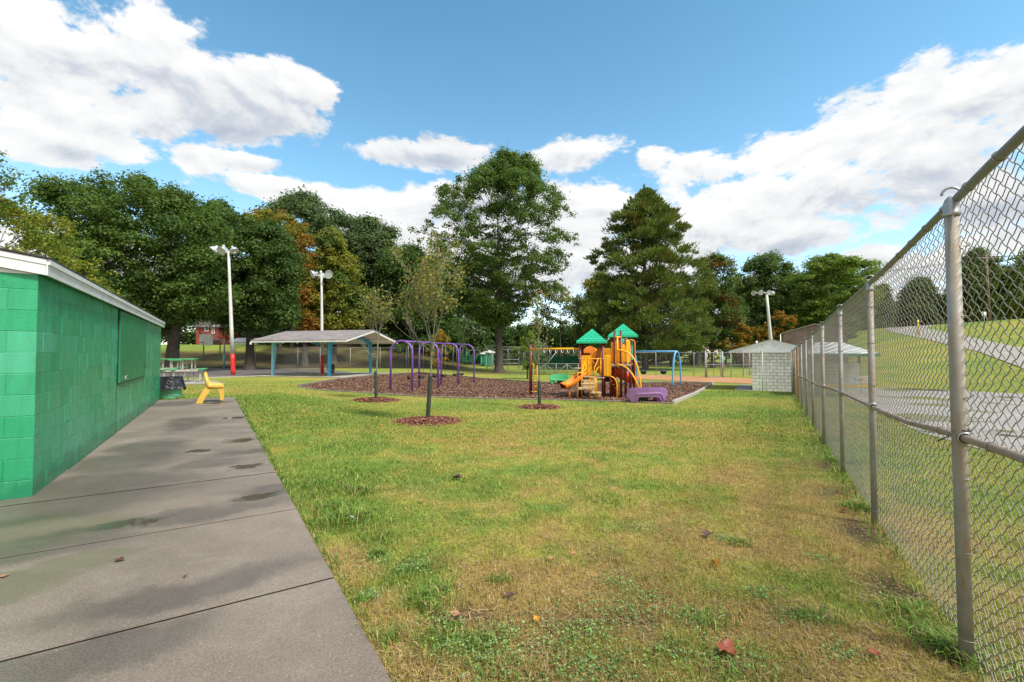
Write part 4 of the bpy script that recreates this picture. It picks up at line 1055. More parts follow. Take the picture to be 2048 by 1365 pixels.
# ------------------------------------------------------------------ open picnic shelter
def shingle_roof_mat():
    m, g, b = new_mat('grey_shingle_roof'); co = g.add('ShaderNodeTexCoord').outputs['Object']
    v = g.add('ShaderNodeTexVoronoi'); g.put(v.inputs['Vector'], g.vmath('MULTIPLY', co, (3.2, 7, 10))); v.inputs['Scale'].default_value = 1.3
    s = g.add('ShaderNodeSeparateColor'); g.l.new(v.outputs['Color'], s.inputs[0])
    c = g.ramp(s.outputs[0], [(0, (.17, .15, .145)), (.4, (.25, .22, .21)), (.7, (.20, .18, .19)), (.85, (.33, .25, .21)), (1, (.22, .23, .25))])
    f = g.ramp(g.noise(co, .7, 4), [(.3, .85), (.7, 1.15)]); g.l.new(g.vmath('MULTIPLY', c, g.comb(f, f, f)), b.inputs['Base Color']); b.inputs['Roughness'].default_value = .75
    bn = g.add('ShaderNodeBump'); bn.inputs['Distance'].default_value = .01; g.l.new(s.outputs[1], bn.inputs['Height']); g.l.new(bn.outputs[0], b.inputs['Normal']); return m
M['shingle'] = shingle_roof_mat()
def shelter():
    Wd, D = 8.88, 7.46; ze, zr = 2.34, 3.24
    t = thing('picnic_shelter', 'open picnic shelter with grey shingle roof, white fascia and blue steel columns', 'shelter', tuple(S(4.4, 3.7, h(*S(4.4, 3.7).xy))))
    UP = Vector((0, 0, 1)); slope = (zr-ze)/(D/2)
    rf = MB()
    for d0, sg in ((-.03, 1), (D+.03, -1)):
        p0, p1, q1, q0 = S(-.03, d0, ze+.02), S(Wd+.03, d0, ze+.02), S(Wd+.03, D/2, zr+.03), S(-.03, D/2, zr+.03); rf.prism([p0, p1, q1, q0], UP*.035)
    rf.build('roof', M['shingle'], t)
    sf = MB()
    for d0 in (0.03, D-.03): sf.prism([S(.03, d0, ze-.075), S(Wd-.03, d0, ze-.075), S(Wd-.03, D/2, zr-.075), S(.03, D/2, zr-.075)], UP*.02)
    sf.build('soffit', pm('soffit_tan', (.55, .48, .38), .7, .1, 2), t)
    for d0 in (0, D): mb = MB(); mb.bar(S(0, d0, ze-.05), S(Wd, d0, ze-.05), .03, .15); mb.build('fascia_board', M['white'], t)
    for l0, k in ((0, -.004), (Wd, .004)):
        mb = MB()
        for d0 in (0, D): mb.prism([S(l0+k, d0, ze-.135), S(l0+k, D/2, zr-.135), S(l0+k, D/2, zr+.03), S(l0+k, d0, ze+.03)], SX*(.03 if l0 == 0 else -.03))
        mb.build('rake_board', M['white'], t)
    def frame(l, mat_f, mat_b, l2=None):
        # tapered bent: two columns joined by haunched rafters
        for d0, sg, mt in ((.85, 1, mat_f), (D-.85, -1, mat_b)):
            lc = l2 if (l2 and sg < 0) else l; zt = ze-.13+slope*.85; g0 = h(*S(lc, d0).xy)-.05
            mb = MB(); o = SX*.085
            mb.prism([S(lc, d0-.0*sg, g0)-o, S(lc, d0+.16*sg, g0)-o, S(lc, d0+.34*sg, zt)-o, S(lc, d0, zt)-o], o*2); mb.build('column', mt, t)
        mb = MB(); o = SX*.08
        for d0, sg in ((.85, 1), (D-.85, -1)):
            z0 = ze-.11+slope*.85
            mb.prism([S(l, d0+.30*sg, z0-.02)-o, S(l, d0+.32*sg, z0-.42)-o, S(l, d0+1.1*sg, z0-.10)-o, S(l, D/2, zr-.34)-o, S(l, D/2, zr-.12)-o], o*2)
        mb.build('rafter', M['shelter_blue'], t)
    frame(2.15, M['shelter_blue'], M['shelter_blue']); frame(7.55, M['sky_blue'], M['maroon'], 6.5)
    for d0 in (1.3, D-1.3): 
        mb = MB(); z = ze+slope*1.3-.20; mb.bar(S(.05, d0, z), S(Wd-.05, d0, z), .06, .10); mb.build('purlin', M['white'], t)
    for l in (3.4, 4.4):
        mb = MB(); p = S(l*1.35, .25, ze-.15); mb.lathe(p, [(0, -.07), (.06, -.05), (.07, .0), (.05, .04)], 12); mb.build('eave_lamp', M['white'], t)
    # downspout stub at the left corner
    mb = MB(); mb.box(S(Wd-.05, -.05, ze-.19), (.12, .1, .16), SX, SY, UP); mb.build('gutter_end', M['white'], t)
shelter()
def shelter_bin():
    p = G(662, 747.5); s = p.y/FPX; c = Vector((p.x, p.y, p.z)); r = 6.3*s; H_ = 18*s
    t = thing('trash_barrel', 'rusty steel drum with a black bag under the picnic shelter', 'trash can', tuple(c))
    mb = MB(); mb.lathe(c, [(r*.95, 0), (r, .02), (r, H_*.33), (r*1.03, H_*.35), (r, H_*.37), (r, H_*.95)], 24); mb.build('drum', pm('rusty_drum', (.22, .16, .12), .7, .4, 8), t)
    mb = MB(); bag_mesh(mb, c, r, H_*.48, H_, 9, .05, 28); mb.build('bag', M['bag'], t)
shelter_bin()

# ------------------------------------------------------------------ floodlight poles
def flood(t, c, aim, s, mat=None):
    """a bell floodlight: dish reflector, rear ballast housing, bracket"""
    aim = Vector(aim).normalized(); mb = MB()
    mb.lathe(c, [(0, -.30*s), (.09*s, -.29*s), (.11*s, -.12*s), (.16*s, -.06*s), (.30*s, .10*s), (.36*s, .24*s), (.345*s, .245*s), (.28*s, .11*s), (.12*s, -.02*s), (0, -.03*s)], 20, aim); o = mb.build('floodlight', M['lamp'], t)
    g2 = MB(); g2.lathe(Vector(c)+aim*.2*s, [(0, 0), (.33*s, 0)], 20, aim); g2.build('lens', pm('lamp_lens', (.45, .47, .5), .15, .1) if 'lens' not in M else M['lens'], o)
M['lens'] = pm('lamp_lens', (.5, .52, .54), .12, .1)
def pole(label, base, top_px, Yb, r0, r1, split=None, heads=(), arm=None, sc=1.0, low=None):
    t = thing('light_pole', label, 'light pole', tuple(base)); tp = P(top_px[0], top_px[1], base.y)
    b = Vector(base)-Vector((0, 0, .05)); tp = Vector(tp)
    def seg(f0, f1, mat, name):
        mb = MB(); n = 4; mb.tube([b.lerp(tp, f0+(f1-f0)*i/n) for i in range(n+1)], [r0+(r1-r0)*(f0+(f1-f0)*i/n) for i in range(n+1)], 16); mb.build(name, mat, t)
    if split: seg(0, split, M['red'], 'painted_base'); seg(split, 1, M['lightsteel'], 'shaft')
    else: seg(0, 1, M['lightsteel'], 'shaft')
    if arm:
        mb = MB(); mb.bar(tp+Vector(arm[0])*sc, tp+Vector(arm[1])*sc, .10*sc, .10*sc); mb.build('crossarm', M['lightsteel'], t)
    for (o, aim) in heads:
        flood(t, tp+Vector(o)*sc, aim, sc)
    return t
b1 = G(466.5, 750.5); s1 = b1.y/FPX
pole('white floodlight pole with a red base, left of the picnic shelter', b1, (457, 503), 0, 4.2*s1, 2.2*s1, .172,
     [((-1.15, 0, .25), (-.55, -.35, -.75)), ((-.55, .25, .30), (-.2, .5, -.8)), ((-.25, -.35, .05), (-.1, -.8, -.55)), ((.35, .1, .22), (.5, -.2, -.8))], ((-1.2, 0, -.02), (.6, 0, -.12)), s1*1000/40*.9/1.0 if False else 1.0*s1/.042)
b2 = G(644.5, 747); s2 = b2.y/FPX
pole('white floodlight pole with a red base, rising through the view behind the shelter roof', b2, (643, 551), 0, 3.4*s2, 1.9*s2, .185,
     [((-.55, -.1, .12), (-.6, -.5, -.35)), ((.55, -.1, .12), (.6, -.55, -.35)), ((-.15, .3, .15), (-.1, .6, -.7))], ((-.6, 0, 0), (.6, 0, 0)), 1.0*s2/.042)
b3 = P(1547, 740, 62); b3 = Vector((b3.x, b3.y, h(b3.x, b3.y))); s3 = 62/FPX
pole('tall leaning floodlight pole behind the grey block shed', b3, (1533, 587), 0, 4.0*s3, 2.3*s3, None,
     [((-1.75, 0, .05), (-.8, -.5, -.2)), ((-.85, 0, .12), (-.2, -.8, -.2)), ((.25, 0, .12), (.1, -.8, -.2)), ((.95, .2, .12), (.4, .8, -.3))], ((-2.0, 0, 0.05), (1.1, 0, .1)), .95)

# ------------------------------------------------------------------ basketball hoop and board
def hoop():
    b = G(448, 736.3); Y = b.y; s = Y/FPX; t = thing('basketball_hoop', 'white and pale blue basketball post with a white backboard on the court', 'basketball hoop', tuple(b))
    z = lambda py: P(448, py, Y).z; x = lambda px: P(px, 700, Y).x
    mb = MB(); mb.tube([(b.x, Y, b.z-.05), (b.x, Y, z(709.5))], .11, 14); mb.build('painted_base', M['sky_blue'], t)
    mb = MB(); mb.tube([(b.x, Y, z(709.5)), (b.x, Y, z(682)), (b.x-.08, Y, z(680)), (x(432), Y-.1, z(680)), (x(420), Y-.4, z(680.5))], .10, 14); mb.build('post', M['lightsteel'], t)
    mb = MB(); mb.bar((b.x, Y, z(688)), (x(440), Y-.05, z(681)), .07, .07); mb.build('brace', M['lightsteel'], t)
    mb = MB(); mb.box(((x(404.3)+x(431.3))/2, Y-.55, (z(669.5)+z(691))/2), (27*s, .05, 21.5*s), bev=.01); bb = mb.build('backboard', M['white'], t)
    mb = MB(); c = Vector((x(411), Y-.55-.42, z(685.5))); mb.tube(arc(c, .23, 0, 360, 20, (1, 0, 0), (0, 1, 0)), .018, 6, False); mb.box((c.x, Y-.6, c.z), (.2, .1, .16)); mb.build('rim', M['red'], t)
hoop()
def board():
    a = G(409, 731); Y = a.y+3; s = Y/FPX; t = thing('notice_board', 'dark red brown board on two posts behind the basketball backboard', 'board', tuple(on(P(420, 700, Y).x, Y)))
    z = lambda py: P(420, py, Y).z; x = lambda px: P(px, 700, Y).x
    mb = MB(); mb.box(((x(399)+x(443))/2, Y, (z(681)+z(690))/2), (44*s, .08, 9.5*s)); mb.build('panel', M['brown_board'], t)
    for px in (406.5, 439.5): mb = MB(); mb.box((x(px), Y+.06, (z(690)+h(x(px), Y))/2), (.12, .1, z(690)-h(x(px), Y)+.1)); mb.build('leg', M['dark_green'], t)
board()

# ------------------------------------------------------------------ chain-link fences in the distance
def far_fence(name, label, pts, ht, spacing, pitch=.13, wire=.006, rail=True, mid=False, parent_label=None, post_r=.035, mat='galv_far', skip=()):
    t = thing(name, label, 'fence', (pts[0].x, pts[0].y, h(pts[0].x, pts[0].y)))
    Vs = []; Fs = []; o = 0; rl = MB()
    for a, b in zip(pts[:-1], pts[1:]):
        d = (b-a); d.z = 0; L = d.length; d.normalize(); n = max(1, round(L/spacing))
        for i in range(n+1):
            if i == n and b is not pts[-1]: continue
            p = a+d*(L*i/n); g0 = h(p.x, p.y); mb = MB(); mb.tube([(p.x, p.y, g0-.05), (p.x, p.y, g0+ht+.04)], post_r, 8); mb.build('post', M[mat], t)
        K = max(2, int(L/2.5)+1); tp = [on(*(a+d*(L*i/(K-1))).xy, ht) for i in range(K)]
        if rail: rl.tube(tp, .022, 6)
        if mid: rl.tube([p-Vector((0, 0, ht*.5)) for p in tp], .018, 6)
        q = pitch*1.414; s0 = np.arange(-ht, L, q); seg = []
        for sg in (1, -1):
            for s in s0:
                lo, hi = max(0, s), min(L, s+ht)
                if hi <= lo: continue
                u = np.array([lo, (lo+hi)/2, hi]); zz = (u-s) if sg > 0 else ht-(u-s)
                xx = a.x+d.x*u; yy = a.y+d.y*u; seg.append(np.stack([xx, yy, H(xx, yy)+zz*.98+.02], 1))
        V, F = tubes(np.array(seg), wire/2, 3); Vs.append(V); Fs.append(F+o); o += len(V)
    np_obj('chain_link', np.concatenate(Vs), np.concatenate(Fs), None, M[mat], t)
    if rail or mid: rl.build('top_rail', M[mat], t)
    return t
# behind court and shelter
A0 = G(300, 737); 
far_fence('chain_link_fence', 'long chain-link fence behind the court and the picnic shelter', [G(470, 737), G(640, 739), G(760, 738.5), G(905, 737)], 2.55, 3.3)
far_fence('chain_link_fence', 'low chain-link fence standing behind the long court fence', [P(560, 735, 80), P(700, 735, 80), P(820, 735, 80), P(880, 735, 79)], 1.3, 3.0)
far_fence('chain_link_fence', 'grey chain-link outfield fence below the wood, right of the oak', [P(1050, 730, 84), P(1180, 730, 84), P(1300, 730, 82), P(1345, 730, 80), P(1400, 730, 78)], 3.0, 3.4)
far_fence('chain_link_fence', 'chain-link fence between the blue swing and the gate at the infield', [G(1262, 752), G(1312, 751.5), G(1388, 753), G(1412, 755.5)], 2.4, 4.5, pitch=.16)
far_fence('chain_link_fence', 'chain-link fence right of the gate, ending beside the grey block shed', [G(1446, 755.5), G(1462, 755), G(1487, 754), P(1530, 742, 52)], 2.35, 2.6, mid=True, pitch=.16)
far_fence('chain_link_fence', 'chain-link fence behind the gate in front of the red leaved shrubs', [P(1400, 735, 76), P(1440, 735, 72), P(1500, 735, 70)], 3.0, 3.4)
def gate():
    a = G(1414, 756); b = G(1441, 755.6); t = thing('field_gate', 'wide chain-link gate at the infield, beside the small white sign', 'gate', tuple(a)); ht = 2.35
    pa, pb = on(a.x, a.y), on(b.x, b.y); mb = MB()
    for p in (pa, pb): mb.tube([p+Vector((0, 0, .08)), p+Vector((0, 0, ht))], .03, 8)
    for z in (.1, ht*.52, ht): mb.tube([pa+Vector((0, 0, z)), pb+Vector((0, 0, z))], .028, 8)
    m = pa.lerp(pb, .5); mb.tube([m+Vector((0, 0, .1)), m+Vector((0, 0, ht))], .022, 8); mb.build('gate_frame', M['galv_far'], t)
    L = (pb-pa).length; d = (pb-pa).normalized(); seg = []
    for sg in (1, -1):
        for s in np.arange(-ht, L, .2):
            lo, hi = max(0, s), min(L, s+ht); 
            if hi > lo: seg.append([[*(pa+d*u).xy, pa.z+((u-s) if sg > 0 else ht-(u-s))] for u in (lo, hi)])
    V, F = tubes(np.array(seg), .003, 3); np_obj('chain_link', V, F, None, M['galv_far'], t)
    for p, s_ in ((pa-d*.15, 1), (pb+d*.2, 1)): mb = MB(); mb.tube([p-Vector((0, 0, .05)), p+Vector((0, 0, ht+.15))], .06, 10); mb.build('gate_post', M['galv_far'], t)
gate()
def sign(name, label, px, py0, py1, base_py, w_px, mat, Y=None, thick=.03, ink=None):
    b = G(px, base_py) if Y is None else on(P(px, 700, Y).x, Y); s = b.y/FPX; t = thing(name, label, 'sign', (b.x, b.y, b.z))
    z1, z0 = P(px, py0, b.y).z, P(px, py1, b.y).z
    mb = MB(); mb.tube([(b.x, b.y, b.z-.05), (b.x, b.y, z1-.05)], .035, 8); mb.build('post', M['wood_grey'], t)
    mb = MB(); mb.box((b.x, b.y-.06, (z0+z1)/2), (w_px*s, thick, z1-z0), bev=.01); p = mb.build('panel', mat, t)
    if ink:
        mb = MB()
        for r in range(3): mb.box((b.x+(.03 if r % 2 else -.02)*w_px*s, b.y-.06-thick*.5-.003, z1-(z1-z0)*(.25+.22*r)), (w_px*s*(.62-.1*r), .004, (z1-z0)*.08))
        mb.build('marking', ink, p)
sign('small_sign', 'small white sign on the fence post left of the gate', 1412.8, 706.5, 714.5, 755.8, 4.8, M['white'], ink=M['galv'])
sign('small_sign', 'small mint green sign on posts behind the gate', 1447.5, 713.5, 722, 745, 5, M['plastic_teal'], Y=58, ink=M['white'])
sign('small_sign', 'small green square sign on a thin post, left of the portable toilets', 933.7, 703, 711.5, 740, 6.6, M['plastic_teal'], Y=62, ink=M['white'])

# ------------------------------------------------------------------ windscreen, portable toilets, backstop, bleachers
def windscreen(label, pxa, pxb, y0, y1, Y):
    a = P(pxa, 700, Y); b = P(pxb, 700, Y); t = thing('windscreen_fence', label, 'fence', tuple(on(a.x, a.y))); L = b.x-a.x; n = max(2, round(L/3))
    zt, zb = P(1000, y0, Y).z, h(a.x, Y)
    mb = MB(); 
    for i in range(n*4):     # slightly billowing fabric
        x0 = a.x+L*i/(n*4); x1 = a.x+L*(i+1)/(n*4); w0 = .05*math.sin(i*1.7); w1 = .05*math.sin((i+1)*1.7)
        mb.prism([(x0, Y+w0, zb+.1), (x1, Y+w1, zb+.1), (x1, Y+w1, zt), (x0, Y+w0, zt)], (0, .012, 0))
    mb.build('fabric', M['mesh_green'], t)
    for i in range(n+1): x = a.x+L*i/n; mb = MB(); mb.tube([(x, Y-.1, zb), (x, Y-.1, zt+.9)], .035, 8); mb.build('post', M['galv_far'], t)
    mb = MB(); mb.tube([(a.x, Y-.1, zt+.9), (b.x, Y-.1, zt+.9)], .03, 6); mb.tube([(a.x, Y-.1, zt+.02), (b.x, Y-.1, zt+.02)], .02, 6); mb.build('top_rail', M['galv_far'], t)
windscreen('dark green fabric windscreen fence behind the green square sign', 917, 960, 711, 733, 83)
windscreen('green fabric windscreen fence behind the bleachers and overhead ladder', 1082, 1168, 713, 734, 76)
def toilet(px, label, Y, w, top):
    c = on(P(px, 700, Y).x, Y); s = Y/FPX; t = thing('portable_toilet', label, 'portable toilet', tuple(c), 'portable toilets beyond the field'); Wd = w*s; zt = P(px, top, Y).z; Hh = zt-c.z
    body = pm('toilet_green', (.04, .40, .22), .5, .1) if 'toilet' not in M else M['toilet']; M['toilet'] = body
    mb = MB(); mb.box((c.x, c.y, c.z+Hh*.42), (Wd, Wd, Hh*.80), bev=.04); mb.build('cabin', body, t)
    mb = MB(); mb.box((c.x, c.y-Wd/2-.012, c.z+Hh*.40), (Wd*.66, .03, Hh*.70), bev=.01); d = mb.build('door', M['dark_green'] if False else pm('toilet_door', (.015, .24, .12), .5, .1), t)
    mb = MB(); 
    for k in (-.36, .36): mb.box((c.x+Wd*k, c.y-Wd/2-.02, c.z+Hh*.41), (.05, .03, Hh*.74))
    mb.build('door_frame', M['lightsteel'], t)
    mb = MB(); r = Wd*.74; mb.lathe((c.x, c.y, c.z+Hh*.82), [(r, 0), (r*1.0, .05*Hh), (r*.72, .10*Hh), (r*.30, .12*Hh), (r*.30, .15*Hh), (0, .19*Hh)], 8, smooth=False); mb.build('roof', M['white'], t)
toilet(979, 'green portable toilet with a white cone roof, directly left of the oak trunk', 80, 16, 700.5)
toilet(967.5, 'green portable toilet mostly hidden behind the one beside the oak', 82.5, 12, 704)
def backstop():
    Y = 66; t = thing('backstop', 'tall grey chain-link baseball backstop behind the oak trunk', 'backstop', tuple(on(P(975, 700, Y).x, Y)))
    def q(px, py, dy=0): return P(px, py, Y+dy)
    fr = MB(); g0 = h(0, Y)
    for px, top, dy in ((974, 692, 0), (985.5, 698.8, 2.0), (1016, 697, 2.5), (1037.5, 697, 2), (1047.5, 693.5, 0), (1000, 698, 2.4)):
        p = q(px, top, dy); fr.tube([(p.x, p.y, g0), tuple(p)], .05, 8)
    for L in ([(974, 692, 0), (991, 693, 0), (1003, 694.5, 0), (1047.5, 694.5, 0)], [(985.5, 698.8, 2), (1003, 699.5, 2.4), (1037.5, 699.5, 2), (1047, 693.5, 0)], [(974, 692, 0), (985.5, 698.8, 2)],
              [(980, 700, .6), (987, 693, 0)], [(985.5, 720, 2), (1016, 719.5, 2.5), (1037.5, 719.5, 2)], [(985.5, 727.5, 2), (1016, 727.5, 2.5), (1037.5, 727.5, 2)]):
        fr.tube([q(*k) for k in L], .05, 8)
    fr.build('pipe_frame', M['galv_far'], t); seg = []
    for (p0, p1, top0, top1, d0, d1) in ((985.5, 1016, 699, 697, 2, 2.5), (1016, 1037.5, 697, 697, 2.5, 2), (974, 985.5, 692, 699, 0, 2), (1037.5, 1047.5, 697, 694, 2, 0)):
        a = q(p0, top0, d0); b = q(p1, top1, d1); ht = (a.z+b.z)/2-g0; d = (b-a); d.z = 0; L = d.length; d.normalize()
        for sg in (1, -1):
            for s in np.arange(-ht, L, .2):
                lo, hi = max(0, s), min(L, s+ht)
                if hi > lo: seg.append([[a.x+d.x*u, a.y+d.y*u, g0+((u-s) if sg > 0 else ht-(u-s))] for u in (lo, hi)])
    for s in np.arange(0, 73, 2.0): p = q(974+s, 692.5 if s < 20 else 694.5, 0); r = q(min(1037.5, 985.5+s*.72), 699, 2.1); seg.append([list(p), list(r)])
    V, F = tubes(np.array(seg), .004, 3); np_obj('chain_link', V, F, None, M['galv_far'], t)
backstop()
def bleachers():
    b = G(1110, 750); Y = b.y; s = Y/FPX; x0, x1 = P(1064, 700, Y).x, P(1166, 700, Y).x
    t = thing('bleachers', 'low aluminium bleachers with crossed braces behind the overhead ladder', 'bleachers', tuple(b)); g0 = b.z
    for k, (zz, dy) in enumerate(((22, -.0), (17.5, .55), (13, 1.1), (8.5, 1.65))):
        mb = MB(); z = g0+zz*s; mb.box(((x0+x1)/2, Y+dy*.9, z), (x1-x0, .26, .05), bev=.008); mb.build('seat_plank', M['galv'], t)
        mb = MB(); mb.box(((x0+x1)/2, Y+dy*.9+.42, z-.24), (x1-x0, .22, .04)); mb.build('foot_plank', M['dark_green'], t)
    px = [1069, 1090, 1112, 1134, 1156]
    for i, p in enumerate(px):
        x = P(p, 700, Y).x; mb = MB(); mb.tube([(x, Y-.15, h(x, Y)), (x, Y-.15, g0+21.5*s)], .035, 8); mb.tube([(x, Y-.15, g0+21.5*s), (x, Y+1.9, g0+.35)], .03, 8); mb.tube([(x, Y+1.9, g0), (x, Y+1.9, g0+.4)], .03, 8); mb.build('support', M['galv_far'], t)
        if i:
            xa = P(px[i-1], 700, Y).x; z1, z2 = g0+21*s, g0+4*s; mb = MB()
            if i % 2: mb.tube([(xa, Y-.18, z2), (x, Y-.18, z1)], .028, 6)
            else: mb.tube([(xa, Y-.18, z1), (x, Y-.18, z2)], .028, 6)
            mb.build('brace', M['galv_far'], t)
    mb = MB(); a = P(1090, 733, Y-.1); c = P(1117, 700, Y+.4)
    mb.tube([a, P(1113, 704, Y+.1)], .04, 8); mb.build('stair_rail', M['galv_far'], t)
bleachers()

# ------------------------------------------------------------------ houses on the bank
def house(name, label, px0, px1, y_eave, y_base, Y, mat, roofmat, wins=(), D=7, roof_h=2.2, door=None):
    a = P(px0, y_base, Y); b = P(px1, y_base, Y); z0 = min(a.z, h((a.x+b.x)/2, Y))-.3; z1 = P(px0, y_eave, Y).z
    t = thing(name, label, 'building', ((a.x+b.x)/2, Y, z0)); mb = MB(); mb.box(((a.x+b.x)/2, Y+D/2, (z0+z1)/2), (b.x-a.x, D, z1-z0)); mb.build('wall', mat, t)
    r = MB(); o = .35; x0, x1 = a.x-o, b.x+o
    r.add([(x0, Y-o, z1+.003), (x1, Y-o, z1+.003), (x1, Y+D+o, z1+.003), (x0, Y+D+o, z1+.003), (x0, Y+D/2, z1+roof_h), (x1, Y+D/2, z1+roof_h)], [(0,1,5,4), (2,3,4,5), (0,4,3), (1,2,5), (3,2,1,0)]); r.build('roof', roofmat, t)
    for (wx0, wx1, wy0, wy1) in wins:
        p = P(wx0, wy0, Y); q = P(wx1, wy1, Y); w, hh = q.x-p.x, p.z-q.z; c = ((p.x+q.x)/2, Y-.03, (p.z+q.z)/2)
        mb = MB(); fw = min(.14, w*.28)
        for sx in (-1, 1): mb.box((c[0]+sx*(w/2-fw/2), c[1], c[2]), (fw, .08, hh))
        for sz in (-1, 0, 1): mb.box((c[0], c[1]-.002, c[2]+sz*(hh/2-fw/2)), (w, .08, fw*(1 if sz else .5)))
        f = mb.build('window', M['white'], t); mb = MB(); mb.box((c[0], c[1]+.015, c[2]), (w*.9, .04, hh*.96)); mb.build('pane', M['glass_dark'], f)
brick = pm('red_brick', (.30, .065, .045), .85, .2, 6)
house('brick_house', 'red brick house with white window frames above the basketball backboard', 392, 437, 655, 672, 92, brick, pm('house_roof', (.10, .085, .08), .8), [(409.5, 417.5, 652, 663), (424, 429.5, 651, 668)], 8, 2.5)
house('brick_house', 'red brick house gable glimpsed through leaves above the shelter roof', 606, 640, 650, 690, 98, brick, M['white'], [], 8, 1.5)
house('white_outbuilding', 'long low white building under the trees left of the shelter', 462, 520, 684, 703, 84, M['white'], M['lightsteel'], [(472, 488, 688, 696)], 5, .8)
house('grey_outbuilding', 'grey sided low building behind the shelter columns', 523, 600, 684, 700, 88, pm('grey_siding', (.36, .38, .38), .7), M['white'], [], 5, .9)

# ------------------------------------------------------------------ grey block shed
def shed():
    A = Vector((P(1505, 783, 25.3).x, 25.3, 0)); th = R(28); d = Vector((math.cos(th), -math.sin(th), 0)); n = Vector((-math.sin(th), -math.cos(th), 0)); back = -n
    L = 0
    while True:
        p = A+d*L
        if (p.x/p.y) > (1582.5-1024)/FPX: break
        L += .01
    dep = 5.0; zb = min(h(A.x, A.y), h(*(A+d*L).xy))-.03; z1 = 1.385; rows = 12; rh = (z1-zb)/rows
    t = thing('block_shed', 'small grey concrete block shed with white gable siding at the end of the chain-link fence', 'shed', (A.x, A.y, zb)); mb = MB(); bw = L/5.5
    P0 = Vector((A.x, A.y, 0)); block_wall(mb, P0, d, L, n, zb, rows, rh, bw, 7, .0085, .015, True); block_wall(mb, P0, back, dep, -d, zb, rows, rh, bw, 8, .0085, .015, True)
    block_wall(mb, P0+d*L, back, dep, d, zb, rows, rh, bw, 9, .0085, .015, True); mb.build('block_wall', M['grey_block'], t)
    c = P0+d*(L/2)+back*(dep/2); mb = MB(); mb.box((c.x, c.y, (zb+z1)/2), (L-.02, dep-.02, z1-zb), d, n, (0, 0, 1)); mb.build('wall_core', pm('mortar', (.16, .145, .12), .9), t)
    # roof: wide overhang on both sides, ridge over the middle
    ovl = 1.16; zr = P(1543, 679.5, (P0+d*L/2).y-.15).z; s0, s1 = -ovl, L+ovl; ze = 1.395
    f = P0+n*.12
    sd = MB(); sd.prism([f+d*s0+Vector((0, 0, ze+.01)), f+d*s1+Vector((0, 0, ze+.01)), f+d*(L/2)+Vector((0, 0, zr-.05))], back*.03)
    for k in range(1, 26):
        s = s0+(s1-s0)*k/26; hh = (zr-.06-ze)*(1-abs(s-L/2)/(ovl+L/2)); sd.box(f+d*s+n*.004+Vector((0, 0, ze+.01+hh/2)), (.018, .012, max(.01, hh-.02)), d, n, (0, 0, 1))
    sd.build('gable_siding', pm('white_board_siding', (.78, .775, .76), .6, .1, 1, dirt=(.38, .38, .37), dirt_amt=.6, dscale=3), t)
    for sa in (s0, s1):
        mb = MB(); a = f+d*sa; b = f+d*(L/2)
        mb.prism([a+Vector((0, 0, ze-.01)), b+Vector((0, 0, zr-.10)), b+Vector((0, 0, zr)), a+Vector((0, 0, ze+.09))], n*.03); mb.build('rake_board', M['white'], t)
        mb = MB(); mb.prism([a+n*.05+Vector((0, 0, ze+.093)), b+n*.05+Vector((0, 0, zr+.003)), b+back*(dep+.4)+Vector((0, 0, zr+.003)), a+back*(dep+.4)+Vector((0, 0, ze+.093))], (0, 0, .02)); mb.build('roof', pm('shed_roof_metal', (.35, .36, .37), .5), t)
    so = MB(); so.prism([f+d*s0+back*.04+Vector((0, 0, ze-.004)), f+d*s1+back*.04+Vector((0, 0, ze-.004)), f+d*s1+back*(dep+.3)+Vector((0, 0, ze-.004)), f+d*s0+back*(dep+.3)+Vector((0, 0, ze-.004))], (0, 0, .012)); so.build('soffit', M['lightsteel'], t)
    fr = (1525.3-1505)/(1582-1505); p = P0+d*(L*fr)+n*.17; mb = MB(); mb.tube([(p.x, p.y, zb+.02), (p.x, p.y, ze+.06)], .022, 10); mb.tube([(p.x, p.y, ze+.06), (p.x, p.y, ze+.12)], .032, 10)
    for z in (zb+.5, zb+1.6): mb.box((p.x+.0, p.y+.06, z), (.06, .14, .03))
    mb.build('conduit', M['lightsteel'], t)
    q = P(1513.3, 690, 27.0); mb = MB(); mb.tube([(q.x, q.y, q.z-.3), (q.x, q.y, P(1513, 682.3, 27).z)], .05, 12); mb.build('vent_pipe', M['white'], t)
    sl = [G(1468, 781), G(1503.5, 783.5), G(1503, 771), G(1476, 770.5)]
    drape('shed_slab', [(p.x, p.y) for p in sl], M['concrete'], .03, .5)
shed()
